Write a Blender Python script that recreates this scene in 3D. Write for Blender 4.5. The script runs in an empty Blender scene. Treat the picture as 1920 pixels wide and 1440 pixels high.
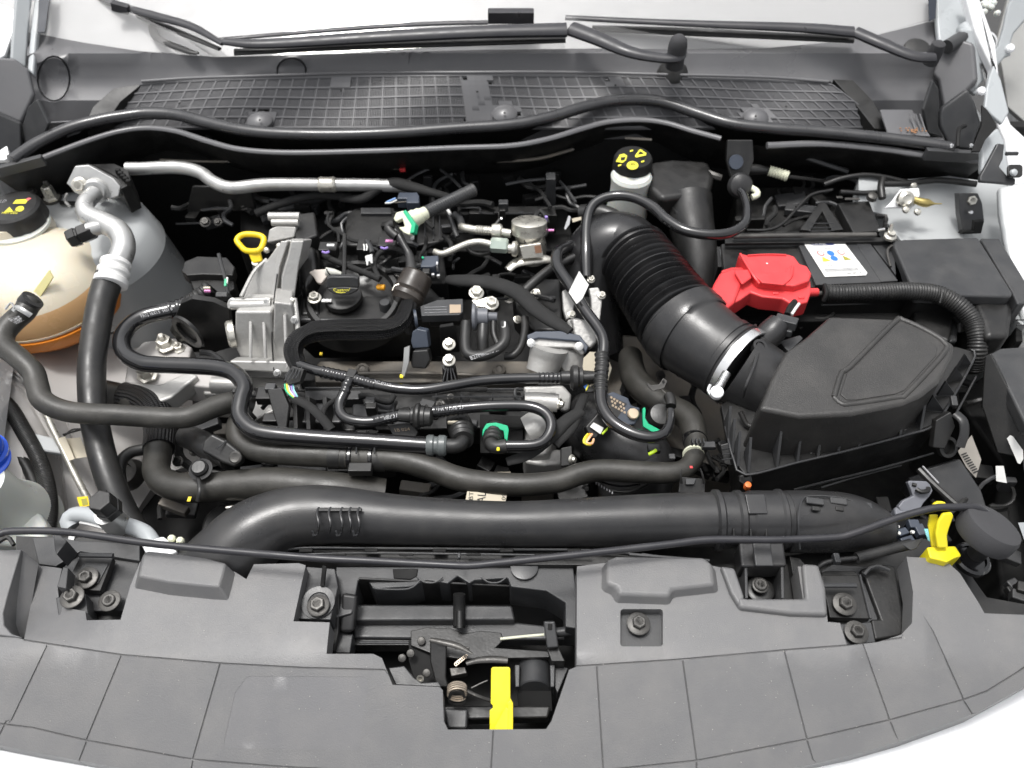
import bpy, bmesh, math, random
from mathutils import Vector, Matrix
from mathutils.geometry import delaunay_2d_cdt
random.seed(7)
S = bpy.context.scene
COL = S.collection
# ---------------------------------------------------------------- camera, sky, sun, exposure
FPX = 1500.0; PITCH = math.radians(50); CAMZ = 0.82
cam = bpy.data.cameras.new("camera"); camo = bpy.data.objects.new("camera", cam); COL.objects.link(camo)
camo.location = (0, 0, CAMZ); camo.rotation_euler = (math.radians(90) - PITCH, 0, 0)
cam.sensor_width = 36; cam.lens = 36 * FPX / 1920; cam.clip_start = 0.02; cam.clip_end = 200
cam.dof.use_dof = True; cam.dof.focus_distance = 0.98; cam.dof.aperture_fstop = 5.0
S.camera = camo
W = bpy.data.worlds.new("World"); S.world = W; W.use_nodes = True
wn = W.node_tree.nodes; wl = W.node_tree.links
sky = wn.new('ShaderNodeTexSky'); sky.sky_type = 'NISHITA'; sky.sun_disc = False
SUN_EL = math.radians(78); SUN_AZ = math.radians(-60)      # azimuth from +Y (rear of the car) towards +X
sky.sun_elevation = SUN_EL; sky.sun_rotation = SUN_AZ
sky.dust_density = 6; sky.air_density = 1.0; sky.ozone_density = 1.0
hs = wn.new('ShaderNodeHueSaturation'); hs.inputs['Saturation'].default_value = 0.14
wl.new(sky.outputs[0], hs.inputs['Color']); wl.new(hs.outputs[0], wn['Background'].inputs[0])
wn['Background'].inputs[1].default_value = 0.13
sl = bpy.data.lights.new("sun", 'SUN'); sl.energy = 1.15; sl.angle = math.radians(11); sl.color = (1, .98, .95)
so = bpy.data.objects.new("sun", sl); COL.objects.link(so)
sd = Vector((math.sin(SUN_AZ) * math.cos(SUN_EL), math.cos(SUN_AZ) * math.cos(SUN_EL), math.sin(SUN_EL)))
so.rotation_euler = sd.to_track_quat('Z', 'Y').to_euler()
S.view_settings.view_transform = 'Standard'; S.view_settings.look = 'None'
S.view_settings.exposure = 0.76; S.view_settings.gamma = 1.0
# ---------------------------------------------------------------- measuring helpers
SP, CP = math.sin(PITCH), math.cos(PITCH)
def ray(px, py):
    x = (px - 960) / FPX; y = -(py - 720) / FPX
    return Vector((x, CP + y * SP, -SP + y * CP))
CAM = Vector((0, 0, CAMZ))
def U(px, py, z):
    d = ray(px, py); return CAM + d * ((z - CAMZ) / d.z)
def Y(px, py, y):
    d = ray(px, py); return CAM + d * (y / d.y)
FW = Vector((0, CP, -SP))
def mpp(p): return (Vector(p) - CAM).dot(FW) / FPX        # metres per photo pixel at p
def onplane(px, py, p0, n):
    d = ray(px, py); return CAM + d * ((p0 - CAM).dot(n) / d.dot(n))
# ---------------------------------------------------------------- materials
MATS = {}
def mat(name, base, rough=.5, metal=0., var=.15, nscale=40, bump=.0, bscale=300, dust=0., spec=.5, sss=0, coat=0, trans=0, dustcol=(.32, .30, .27), braid=0, rvar=.12):
    m = bpy.data.materials.new(name); m.use_nodes = True; t = m.node_tree; n = t.nodes; l = t.links
    b = n['Principled BSDF']; b.inputs['Metallic'].default_value = metal
    b.inputs['Specular IOR Level'].default_value = spec
    tc = n.new('ShaderNodeTexCoord')
    no = n.new('ShaderNodeTexNoise'); no.inputs['Scale'].default_value = nscale; no.inputs['Detail'].default_value = 5
    l.new(tc.outputs['Object'], no.inputs['Vector'])
    mx = n.new('ShaderNodeMix'); mx.data_type = 'RGBA'
    c = Vector(base)
    mx.inputs[6].default_value = (*(c * (1 - var)), 1); mx.inputs[7].default_value = (*[min(1, v) for v in c * (1 + var)], 1)
    l.new(no.outputs['Fac'], mx.inputs[0]); out = mx.outputs[2]
    mr = n.new('ShaderNodeMapRange'); mr.inputs[1].default_value = .3; mr.inputs[2].default_value = .7
    mr.inputs[3].default_value = max(.03, rough - rvar); mr.inputs[4].default_value = min(1, rough + rvar)
    l.new(no.outputs['Fac'], mr.inputs[0]); l.new(mr.outputs[0], b.inputs['Roughness'])
    if dust > 0:
        d1 = n.new('ShaderNodeTexNoise'); d1.inputs['Scale'].default_value = 22; d1.inputs['Detail'].default_value = 6; d1.inputs['Roughness'].default_value = .65
        l.new(tc.outputs['Object'], d1.inputs['Vector'])
        d2 = n.new('ShaderNodeTexVoronoi'); d2.inputs['Scale'].default_value = 210; l.new(tc.outputs['Object'], d2.inputs['Vector'])
        r1 = n.new('ShaderNodeMapRange'); r1.inputs[1].default_value = .42; r1.inputs[2].default_value = .8; r1.inputs[3].default_value = 0; r1.inputs[4].default_value = dust
        l.new(d1.outputs['Fac'], r1.inputs[0])
        r2 = n.new('ShaderNodeMapRange'); r2.inputs[1].default_value = .05; r2.inputs[2].default_value = .13; r2.inputs[3].default_value = min(1, dust * 2.2); r2.inputs[4].default_value = 0
        l.new(d2.outputs['Distance'], r2.inputs[0])
        d3 = n.new('ShaderNodeTexNoise'); d3.inputs['Scale'].default_value = 60; l.new(tc.outputs['Object'], d3.inputs['Vector'])
        r3 = n.new('ShaderNodeMath'); r3.operation = 'GREATER_THAN'; r3.inputs[1].default_value = .6; l.new(d3.outputs['Fac'], r3.inputs[0])
        mu = n.new('ShaderNodeMath'); mu.operation = 'MULTIPLY'; l.new(r2.outputs[0], mu.inputs[0]); l.new(r3.outputs[0], mu.inputs[1])
        ad = n.new('ShaderNodeMath'); ad.operation = 'ADD'; ad.use_clamp = True; l.new(r1.outputs[0], ad.inputs[0]); l.new(mu.outputs[0], ad.inputs[1])
        m2 = n.new('ShaderNodeMix'); m2.data_type = 'RGBA'; l.new(ad.outputs[0], m2.inputs[0]); l.new(out, m2.inputs[6]); m2.inputs[7].default_value = (*dustcol, 1)
        out = m2.outputs[2]
    l.new(out, b.inputs['Base Color'])
    if sss: b.inputs['Subsurface Weight'].default_value = sss; b.inputs['Subsurface Radius'].default_value = (.02, .012, .006)
    if coat: b.inputs['Coat Weight'].default_value = coat; b.inputs['Coat Roughness'].default_value = .08
    if trans: b.inputs['Transmission Weight'].default_value = trans
    if bump or braid:
        bn = n.new('ShaderNodeBump'); bn.inputs['Strength'].default_value = bump or .9; bn.inputs['Distance'].default_value = .0006 if not braid else .003
        if braid:
            sep = n.new('ShaderNodeSeparateXYZ'); l.new(tc.outputs['UV'], sep.inputs[0])
            def wave(sgn):
                a = n.new('ShaderNodeMath'); a.operation = 'MULTIPLY'; a.inputs[1].default_value = 14; l.new(sep.outputs[0], a.inputs[0])
                c_ = n.new('ShaderNodeMath'); c_.operation = 'MULTIPLY'; c_.inputs[1].default_value = sgn * braid; l.new(sep.outputs[1], c_.inputs[0])
                s = n.new('ShaderNodeMath'); s.operation = 'ADD'; l.new(a.outputs[0], s.inputs[0]); l.new(c_.outputs[0], s.inputs[1])
                k = n.new('ShaderNodeMath'); k.operation = 'MULTIPLY'; k.inputs[1].default_value = 6.2832; l.new(s.outputs[0], k.inputs[0])
                q = n.new('ShaderNodeMath'); q.operation = 'SINE'; l.new(k.outputs[0], q.inputs[0]); return q.outputs[0]
            p = n.new('ShaderNodeMath'); p.operation = 'MULTIPLY'; l.new(wave(1), p.inputs[0]); l.new(wave(-1), p.inputs[1]); l.new(p.outputs[0], bn.inputs['Height'])
        else:
            bo = n.new('ShaderNodeTexNoise'); bo.inputs['Scale'].default_value = bscale; bo.inputs['Detail'].default_value = 3; l.new(tc.outputs['Object'], bo.inputs['Vector']); l.new(bo.outputs['Fac'], bn.inputs['Height'])
        l.new(bn.outputs[0], b.inputs['Normal'])
    MATS[name] = m; return m
PANEL = mat('moulded_trim', (.130, .130, .132), .43, bump=.55, bscale=800, dust=.15, nscale=7, var=.05, rvar=.08)
PLA = mat('black_plastic', (.020, .020, .021), .42, bump=.2, bscale=700, dust=.05)
COWL = mat('cowl_plastic', (.115, .115, .12), .36, bump=.15, bscale=900, dust=.06, nscale=10)
ARM = mat('wiper_satin_black', (.022, .022, .026), .38, dust=.04)
PLD = mat('matt_black_plastic', (.011, .011, .011), .42, bump=.3, dust=.05)
PLG = mat('dark_grey_plastic', (.034, .035, .037), .40, bump=.3, bscale=700, dust=.07)
LID = mat('airbox_plastic', (.032, .031, .030), .36, bump=.8, bscale=800, dust=.07, nscale=12)
SAT = mat('satin_duct_plastic', (.022, .022, .023), .34, bump=.25, bscale=800, dust=.06, nscale=15)
GLO = mat('glossy_nylon_pipe', (.010, .010, .011), .15, rvar=.06, dust=.03, coat=.6)
RUB = mat('rubber_hose', (.027, .026, .023), .46, bump=.4, bscale=400, dust=.12, nscale=25)
RUBB = mat('black_rubber', (.016, .016, .016), .43, bump=.2, dust=.06)
SEAL = mat('rubber_seal', (.026, .026, .028), .33, bump=.2, bscale=300, coat=.35)
FOAM = mat('foam_rubber', (.055, .055, .058), .85, bump=.6, bscale=1200, spec=.2)
BRD = mat('braided_sleeve', (.022, .022, .023), .42, braid=190)
RIBM = mat('cloth_tape', (.022, .022, .022), .8, bump=.5, bscale=1500, spec=.25)
ALU = mat('cast_aluminium', (.44, .435, .42), .46, metal=.4, bump=.9, bscale=220, dust=.16, nscale=30, dustcol=(.3, .27, .23))
ALB = mat('pipe_aluminium', (.50, .50, .49), .36, metal=.7, nscale=60, var=.08)
STE = mat('zinc_steel', (.62, .60, .54), .34, metal=.8, nscale=120, bump=.2)
STD = mat('dull_bolt_steel', (.065, .063, .06), .42, metal=.5, bump=.4, bscale=500, dust=.2)
SLV = mat('bright_clamp_steel', (.8, .8, .8), .25, metal=.9)
DIR = mat('dirty_cast_metal', (.16, .15, .135), .6, metal=.4, bump=.9, bscale=150, dust=.45, dustcol=(.27, .22, .16))
BODW = mat('white_paint', (.80, .81, .82), .25, coat=.6, var=.02)
BODG = mat('underbonnet_paint', (.42, .435, .44), .38, var=.05, nscale=6, dust=.08)
PRIM = mat('primer_overspray', (.47, .455, .44), .5, var=.10, nscale=5, dust=.12, dustcol=(.35, .27, .22))
HNG = mat('grey_hinge_paint', (.36, .38, .39), .35, var=.03)
BEL = mat('shiny_bellows_rubber', (.014, .014, .015), .30, rvar=.06, bump=.1, dust=.03)
FLUID = mat('tank_with_fluid', (.66, .41, .20), .24, sss=.25, var=.10, nscale=10)
TANK = mat('cloudy_tank_plastic', (.66, .60, .48), .24, sss=.3, var=.08, nscale=12, dust=.06)
TANKW = mat('milky_plastic', (.62, .64, .60), .35, sss=.25, var=.05, nscale=15, dust=.10)
ORA = mat('orange_coolant_plastic', (.72, .24, .03), .3, sss=.15, var=.15, nscale=14)
RED = mat('red_plastic', (.66, .045, .05), .40, bump=.4, bscale=200, dust=.06, var=.06)
YEL = mat('yellow_plastic', (.80, .58, .012), .36, var=.04)
YLB = mat('bright_yellow_plastic', (.78, .66, .02), .36, var=.08, bump=.5, bscale=150, dust=.08)
GRN = mat('green_plastic', (.01, .42, .20), .4)
BLU = mat('blue_plastic', (.02, .10, .65), .3)
DBL = mat('blue_grey_plastic', (.045, .055, .075), .42)
IVO = mat('ivory_plastic', (.66, .67, .52), .45, var=.08)
WHT = mat('white_label', (.72, .72, .70), .5, var=.05)
CRE = mat('cream_paper', (.62, .56, .44), .7, var=.08)
INK = mat('black_ink', (.02, .02, .02), .5)
GRY = mat('grey_ink', (.35, .35, .36), .6)
INKY = mat('yellow_ink', (.75, .68, .05), .5)
INKO = mat('ochre_ink', (.75, .5, .05), .5)
INKB = mat('blue_ink', (.03, .17, .6), .5)
INKR = mat('pink_red_ink', (.75, .15, .15), .5)
TANI = mat('engraved_tan', (.36, .28, .2), .6)
ORW = mat('orange_wire', (.85, .33, .03), .4)
PNK = mat('pink_mark', (.8, .3, .6), .4)
LIL = mat('lilac_mark', (.35, .25, .65), .4)
CYA = mat('cyan_wire', (.25, .6, .62), .4)
COP = mat('spring_steel', (.55, .47, .38), .3, metal=.85)
FLOOR = mat('undertray_dark', (.012, .012, .012), .8, dust=.1)
GAPM = mat('gap_black', (.011, .011, .011), .7, spec=.25)  # paints the shade of gaps and holes, also used on black parts
GRND = mat('asphalt', (.05, .05, .05), .9, bump=.6, bscale=200)
PAL = mat('pale_stone_wall', (.30, .30, .29), .8)
g = bpy.data.materials.new('windscreen_glass'); g.use_nodes = True; nt = g.node_tree; nt.nodes.clear()
o_ = nt.nodes.new('ShaderNodeOutputMaterial'); mi = nt.nodes.new('ShaderNodeMixShader'); tr = nt.nodes.new('ShaderNodeBsdfTransparent'); gl = nt.nodes.new('ShaderNodeBsdfGlossy'); fr = nt.nodes.new('ShaderNodeFresnel')
gl.inputs['Roughness'].default_value = .02; fr.inputs[0].default_value = 1.5; tr.inputs[0].default_value = (.95, .95, .95, 1)
geo = nt.nodes.new('ShaderNodeNewGeometry'); inv = nt.nodes.new('ShaderNodeMath'); inv.operation = 'SUBTRACT'; inv.inputs[0].default_value = 1; nt.links.new(geo.outputs['Backfacing'], inv.inputs[1]); mul = nt.nodes.new('ShaderNodeMath'); mul.operation = 'MULTIPLY'; nt.links.new(fr.outputs[0], mul.inputs[0]); nt.links.new(inv.outputs[0], mul.inputs[1]); nt.links.new(mul.outputs[0], mi.inputs[0]); nt.links.new(tr.outputs[0], mi.inputs[1]); nt.links.new(gl.outputs[0], mi.inputs[2]); nt.links.new(mi.outputs[0], o_.inputs[0])
GLASS = g
BACKING = mat('pale_backing', (.44, .44, .44), .6, var=.02)  # for the pale sheet added behind the windscreen
# ---------------------------------------------------------------- object helpers
CUR = None
def thing(name, label, cat, at, group=None):
    global CUR
    o = bpy.data.objects.new(name, None); COL.objects.link(o); o.empty_display_size = .02
    o.location = at if isinstance(at, Vector) else U(*at); o['label'] = label; o['category'] = cat
    if group: o['group'] = group
    CUR = o; return o
def solo(o, label, cat, group=None):
    o['label'] = label; o['category'] = cat
    if group: o['group'] = group
    return o
def free():
    global CUR; CUR = None
def wloc(p):
    v = Vector((0, 0, 0))
    while p is not None: v += p.location; p = p.parent
    return v
def obj(name, verts, faces, m, parent='cur', bevel=0, seg=2, smooth=True, sharp=35, uv=None, mods=None):
    if parent == 'cur': parent = CUR
    bm = bmesh.new(); vs = [bm.verts.new(v) for v in verts]
    ul = bm.loops.layers.uv.new('UVMap') if uv else None
    for f in faces:
        try:
            fc = bm.faces.new([vs[i] for i in f])
            if ul:
                us = [uv[i] for i in f]
                wrap = max(u[0] for u in us) - min(u[0] for u in us) > .5
                for lp, u in zip(fc.loops, us): lp[ul].uv = (u[0] + (1 if wrap and u[0] < .5 else 0), u[1])
        except ValueError: pass
    bmesh.ops.recalc_face_normals(bm, faces=bm.faces)
    for f in bm.faces: f.smooth = smooth
    if smooth and not bevel:
        for e in bm.edges:
            if len(e.link_faces) == 2 and e.calc_face_angle(0) > math.radians(sharp): e.smooth = False
    off = wloc(parent) if parent else None
    if off is None:
        n = max(1, len(verts)); c = sum((Vector(v) for v in verts), Vector()) / n
        off = Vector((c.x, c.y, min(v[2] for v in verts)))
    bmesh.ops.translate(bm, verts=bm.verts, vec=-off)
    me = bpy.data.meshes.new(name); bm.to_mesh(me); bm.free(); me.materials.append(m)
    o = bpy.data.objects.new(name, me); COL.objects.link(o)
    if parent: o.parent = parent
    else: o.location = off
    if bevel:
        b = o.modifiers.new('bevel', 'BEVEL'); b.width = bevel; b.segments = seg; b.limit_method = 'ANGLE'; b.angle_limit = math.radians(32); b.harden_normals = True
    return o
def spline(P, step):
    P = [Vector(p) for p in P]
    if len(P) < 3: 
        n = max(1, int((P[1] - P[0])[:3].__len__() and (Vector(P[1][:3]) - Vector(P[0][:3])).length / step)); return [P[0].lerp(P[1], i / n) for i in range(n + 1)]
    Q = [2 * P[0] - P[1]] + P + [2 * P[-1] - P[-2]]; out = []
    for i in range(1, len(Q) - 2):
        a, b, c, d = Q[i - 1], Q[i], Q[i + 1], Q[i + 2]
        n = max(2, int((Vector(c[:3]) - Vector(b[:3])).length / step))
        for k in range(n):
            t = k / n
            out.append(.5 * ((2 * b) + (c - a) * t + (2 * a - 5 * b + 4 * c - d) * t * t + (3 * b - a - 3 * c + d) * t ** 3))
    out.append(P[-1]); return out
def sweep(name, pts4, m, parent='cur', n=14, step=.004, corr=None, flat=1.0, caps=True, bevel=0, sharp=40, bump_r=None):
    """pts4: world points with radius (x,y,z,r)"""
    P = spline(pts4, step if not corr else min(step, corr[0] / 6))
    V = []; Fc = []; UVs = []; prev = None; L = 0
    pos = [Vector(p[:3]) for p in P]; up = None
    for i, p in enumerate(P):
        a = pos[max(0, i - 1)]; b = pos[min(len(P) - 1, i + 1)]
        t = (b - a).normalized() if (b - a).length > 1e-9 else Vector((1, 0, 0))
        if up is None:
            up = Vector((0, 0, 1)); up = (up - t * up.dot(t))
            if up.length < .05: up = Vector((0, 1, 0)) - t * t.y
            up.normalize()
        else:
            up = (up - t * up.dot(t)); up.normalize()
        sdv = t.cross(up)
        if i: L += (pos[i] - pos[i - 1]).length
        r = p[3]
        if corr: r += corr[1] * math.cos(2 * math.pi * L / corr[0])
        if bump_r: r *= bump_r(i, L)
        for k in range(n):
            th = 2 * math.pi * k / n
            V.append(pos[i] + (sdv * math.cos(th) + up * math.sin(th) * flat) * r); UVs.append((k / n, L))
    R_ = len(P)
    for i in range(R_ - 1):
        for k in range(n):
            k2 = (k + 1) % n; Fc.append((i * n + k, i * n + k2, (i + 1) * n + k2, (i + 1) * n + k))
    if caps:
        Fc.append(tuple(range(n))); Fc.append(tuple((R_ - 1) * n + k for k in range(n)))
    return obj(name, V, Fc, m, parent, uv=UVs, bevel=bevel, sharp=sharp)
def T(name, pts, r, m, parent='cur', **k):
    """tube: pts (photo x, photo y, z[, r]) radius in photo pixels"""
    Q = []
    for p in pts:
        w = U(p[0], p[1], p[2]); rr = (p[3] if len(p) > 3 else r) * mpp(w); Q.append((w.x, w.y, w.z, rr))
    return sweep(name, Q, m, parent, **k)
def basis(ax):
    ax = Vector(ax).normalized(); u = Vector((0, 0, 1)) if abs(ax.z) < .9 else Vector((0, 1, 0))
    u = (u - ax * u.dot(ax)).normalized(); return u, ax.cross(u), ax
def L(name, at, ax, prof, m, parent='cur', n=28, px=True, bevel=0, rot=0, sharp=35, flat=False):
    """lathe: prof = (height, radius) pairs along ax, in photo pixels at 'at'"""
    p = at if isinstance(at, Vector) else U(*at); s = mpp(p) if px else 1; u, v, w = basis(ax)
    V = []; F_ = []
    for h, r in prof:
        for k in range(n):
            th = 2 * math.pi * k / n + rot; V.append(p + w * h * s + (u * math.cos(th) + v * math.sin(th)) * max(r, .01) * s)
    for i in range(len(prof) - 1):
        for k in range(n): F_.append((i * n + k, i * n + (k + 1) % n, (i + 1) * n + (k + 1) % n, (i + 1) * n + k))
    F_.append(tuple(range(n))); F_.append(tuple((len(prof) - 1) * n + k for k in range(n)))
    return obj(name, V, F_, m, parent, bevel=bevel, sharp=sharp, smooth=not flat)
def prism(name, W0, d, m, parent='cur', bevel=.0012, taper=1.0, seg=2):
    """W0: world polygon, extruded by vector d"""
    d = Vector(d); n = len(W0); c = sum(W0, Vector()) / n
    V = list(W0) + [c + (w - c) * taper + d for w in W0]
    F_ = [tuple(range(n)), tuple(range(n, 2 * n))] + [(i, (i + 1) % n, n + (i + 1) % n, n + i) for i in range(n)]
    return obj(name, V, F_, m, parent, bevel=bevel, seg=seg)
def B(name, poly, z, h, m, parent='cur', bevel=.0012, taper=1.0, seg=2):
    """flat-topped block: photo polygon lying at height z (or per-point z), extruded down h metres"""
    return prism(name, [U(p[0], p[1], p[2] if len(p) > 2 else z) for p in poly], (0, 0, -h), m, parent, bevel, taper, seg)
def V(name, poly, y, t, m, parent='cur', bevel=.0012, taper=1.0):
    """upright plate: photo polygon lying in the plane y, thickness t towards the rear"""
    return prism(name, [Y(p[0], p[1], y) for p in poly], (0, t, 0), m, parent, bevel, taper)
def N(name, poly, at, nrm, t, m, parent='cur', bevel=.001, taper=1.0):
    """plate in the plane through 'at' with normal nrm, thickness t away from nrm"""
    p0 = U(*at); nr = Vector(nrm).normalized()
    return prism(name, [onplane(p[0], p[1], p0, nr) for p in poly], -nr * t, m, parent, bevel, taper)
def rbox(name, at, size, m, parent='cur', ax=(1, 0, 0), upv=(0, 0, 1), bevel=.0015, px=True):
    """box centred at 'at', size in photo px along (ax, across, up)"""
    p = at if isinstance(at, Vector) else U(*at); s = mpp(p) if px else 1
    a = Vector(ax).normalized(); u = Vector(upv); u = (u - a * u.dot(a)).normalized(); b = u.cross(a)
    sx, sy, sz = [q * s / 2 for q in size]
    W0 = [p + a * i * sx + b * j * sy - u * sz for i, j in ((-1, -1), (1, -1), (1, 1), (-1, 1))]
    return prism(name, W0, u * 2 * sz, m, parent, bevel)
def circ(cx, cy, rx, ry=None, n=24, a0=0):
    ry = rx if ry is None else ry
    return [(cx + rx * math.cos(a0 + 2 * math.pi * k / n), cy + ry * math.sin(a0 + 2 * math.pi * k / n)) for k in range(n)]
def rr(x0, y0, x1, y1, r=6, n=4):
    out = []
    for cx, cy, a in ((x1 - r, y0 + r, -90), (x1 - r, y1 - r, 0), (x0 + r, y1 - r, 90), (x0 + r, y0 + r, 180)):
        for k in range(n + 1):
            t = math.radians(a + 90 * k / n); out.append((cx + r * math.cos(t), cy + r * math.sin(t)))
    return out
def join(name, objs, m, parent='cur'):
    """several freshly made meshes become one part"""
    if parent == 'cur': parent = CUR
    bm = bmesh.new()
    for o in objs:
        t = bmesh.new(); t.from_mesh(o.data)
        if o.modifiers and False: pass
        bmesh.ops.translate(t, verts=t.verts, vec=wloc(o))
        me = bpy.data.meshes.new('t'); t.to_mesh(me); t.free(); bm.from_mesh(me); bpy.data.meshes.remove(me)
    off = wloc(parent) if parent else sum((v.co for v in bm.verts), Vector()) / len(bm.verts)
    bmesh.ops.translate(bm, verts=bm.verts, vec=-off)
    me = bpy.data.meshes.new(name); bm.to_mesh(me); bm.free()
    bev = [o.modifiers[0].width for o in objs if o.modifiers]
    for o in objs: bpy.data.objects.remove(o)
    me.materials.append(m); r = bpy.data.objects.new(name, me); COL.objects.link(r)
    if parent: r.parent = parent
    else: r.location = off
    if bev:
        b = r.modifiers.new('bevel', 'BEVEL'); b.width = min(bev); b.segments = 2; b.limit_method = 'ANGLE'; b.harden_normals = True
    return r
def bolt(px, py, z, r, m=None, ax=(0, 0, 1), washer=1.7, h=1.0, parent='cur', name='bolt', head=6):
    m = m or STD; p = U(px, py, z); s = mpp(p); w = Vector(ax).normalized(); top = h * r
    a = L('w', p, w, [(0, r * washer), (r * .22, r * washer), (r * .3, r * washer * .9)], m, None, n=20)
    b = L('h', p, w, [(r * .3, r), (top, r), (top + r * .12, r * .86)], m, None, n=head, rot=random.random())
    c = L('c', p, w, [(top + r * .12, r * .6), (top + r * .02, r * .5)], m, None, n=12)
    return join(name, [a, b, c], m, parent)
def sheet(name, outline, zf, m, parent='cur', holes=(), lines=(), grid=34, skirt=.02, lw=3.0, ld=.0028, thick=None):
    """moulded skin: photo outline with holes, height zf(px,py), engraved lines, skirt down its rims"""
    pts = []; edges = []
    def loop(pl, close=True):
        s = len(pts); pts.extend([Vector(p) for p in pl])
        for i in range(len(pl) - (0 if close else 1)): edges.append((s + i, s + (i + 1) % len(pl)))
    def dens(pl, close=True, st=14):
        out = []; n = len(pl)
        for i in range(n if close else n - 1):
            a = Vector(pl[i]); b = Vector(pl[(i + 1) % n]); k = max(1, int((b - a).length / st))
            out += [tuple(a.lerp(b, j / k)) for j in range(k)]
        if not close: out.append(tuple(pl[-1]))
        return out
    outl = dens(outline); loop(outl)
    hl = [dens(h) for h in holes]
    for h in hl: loop(h)
    segs = []
    for ln in lines:
        ln = dens(ln, False)
        for s_ in (-1, 0, 1):
            q = []
            for i, p in enumerate(ln):
                a = Vector(ln[max(0, i - 1)]); b = Vector(ln[min(len(ln) - 1, i + 1)]); t = (b - a).normalized()
                q.append((p[0] - t.y * s_ * lw, p[1] + t.x * s_ * lw))
            loop(q, False)
        segs += [(Vector(ln[i]), Vector(ln[i + 1])) for i in range(len(ln) - 1)]
    def inside(p, pl):
        c = False; j = len(pl) - 1
        for i in range(len(pl)):
            if (pl[i][1] > p[1]) != (pl[j][1] > p[1]) and p[0] < (pl[j][0] - pl[i][0]) * (p[1] - pl[i][1]) / (pl[j][1] - pl[i][1]) + pl[i][0]: c = not c
            j = i
        return c
    def ok(p): return inside(p, outl) and not any(inside(p, h) for h in hl)
    xs = [p[0] for p in outl]; ys = [p[1] for p in outl]
    x = min(xs)
    while x < max(xs):
        y = min(ys)
        while y < max(ys):
            if ok((x, y)): pts.append(Vector((x, y)))
            y += grid
        x += grid
    vo, eo, fo, *_ = delaunay_2d_cdt(pts, edges, [], 0, 1e-4)
    fo = [f for f in fo if ok(sum((vo[i] for i in f), Vector((0, 0))) / len(f))]
    def dl(p):
        best = 99
        for a, b in segs:
            if abs(a.x - p.x) > 30 or abs(a.y - p.y) > 30: continue
            ab = b - a; t = max(0, min(1, (p - a).dot(ab) / max(1e-9, ab.length_squared))); best = min(best, (p - a - ab * t).length)
        return best
    VV = [U(v.x, v.y, zf(v.x, v.y) - ld * max(0, 1 - dl(v) / lw) if segs else zf(v.x, v.y)) for v in vo]
    cnt = {}
    for f in fo:
        for i in range(len(f)):
            e = (f[i], f[(i + 1) % len(f)]); cnt[tuple(sorted(e))] = cnt.get(tuple(sorted(e)), []) + [e]
    F_ = [tuple(f) for f in fo]; low = {}
    for k, v in cnt.items():
        if len(v) == 1:
            a, b = v[0]
            for i in (a, b):
                if i not in low: low[i] = len(VV); VV.append(VV[i] - Vector((0, 0, skirt)))
            F_.append((b, a, low[a], low[b]))
    return obj(name, VV, F_, m, parent, sharp=38)
def text(name, s, quad, z, m, parent='cur', font_bold=False, up=.0004, squeeze=True):
    """lettering laid on a photo quad (tl, tr, br, bl) at height z (number or per corner)"""
    cu = bpy.data.curves.new(name, 'FONT'); cu.body = s; cu.size = 1; cu.resolution_u = 2
    t = bpy.data.objects.new('t', cu); me = bpy.data.meshes.new_from_object(t); bpy.data.objects.remove(t)
    xs = [v.co.x for v in me.vertices]; ys = [v.co.y for v in me.vertices]; x0, x1, y0, y1 = min(xs), max(xs), min(ys), max(ys)
    zz = z if isinstance(z, (list, tuple)) else [z] * 4
    C4 = [U(q[0], q[1], k + up) for q, k in zip(quad, zz)]
    VV = []
    for v in me.vertices:
        u = (v.co.x - x0) / (x1 - x0); w = (v.co.y - y0) / (y1 - y0)
        VV.append((C4[0].lerp(C4[1], u)).lerp(C4[3].lerp(C4[2], u), 1 - w))
    F_ = [tuple(p.vertices) for p in me.polygons]; bpy.data.meshes.remove(me)
    return obj(name, VV, F_, m, parent, smooth=False)
def hose(name, label, pts, r, m, cat='hose', group=None, **k):
    free(); o = T(name, pts, r, m, None, **k); return solo(o, label, cat, group)
def sm(t): t = max(0, min(1, t)); return t * t * (3 - 2 * t)
# ================================================================ SETTING AND CAR BODY
free()
gr = obj('ground', [(-30, -30, -1.0), (30, -30, -1.0), (30, 60, -1.0), (-30, 60, -1.0)], [(0, 1, 2, 3)], GRND); gr['kind'] = 'structure'
thing('car_body', 'white car body around the open engine bay', 'car body', (960, 1400, -.9))
def bx(name, x0, x1, y0, y1, z0, z1, m, bevel=.003):
    return prism(name, [Vector((x0, y0, z1)), Vector((x1, y0, z1)), Vector((x1, y1, z1)), Vector((x0, y1, z1))], (0, 0, z0 - z1), m, CUR, bevel)
bx('undertray', -.98, .98, .12, 1.50, -.56, -.54, FLOOR)
bx('bulkhead', -.98, .98, 1.255, 1.275, -.54, .03, GAPM)
bx('side_wall', -1.0, -.98, .12, 1.5, -.54, -.04, PRIM); bx('side_wall', .93, .95, .45, 1.5, -.54, -.07, BODG)
bx('front_crossmember', -.9, .9, .05, .09, -.54, -.12, PLD)
# white front bumper skin in front of the trim panel
fr_ = [(-70, 1383), (60, 1410), (190, 1434), (350, 1462), (560, 1490), (960, 1508), (1330, 1482), (1490, 1440), (1600, 1416), (1700, 1386), (1830, 1337), (1920, 1288), (2010, 1235)]
fz = lambda x, y: -.012 - .09 * sm((y - 1290) / 420)
sheet('bumper_skin', [(x, y - 12) for x, y in fr_] + [(2100, 1500), (2050, 1750), (960, 1800), (-150, 1750), (-160, 1500)], lambda x, y: -.050 - .00010 * max(0, y - 1290), BODW, skirt=.03)
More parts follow.
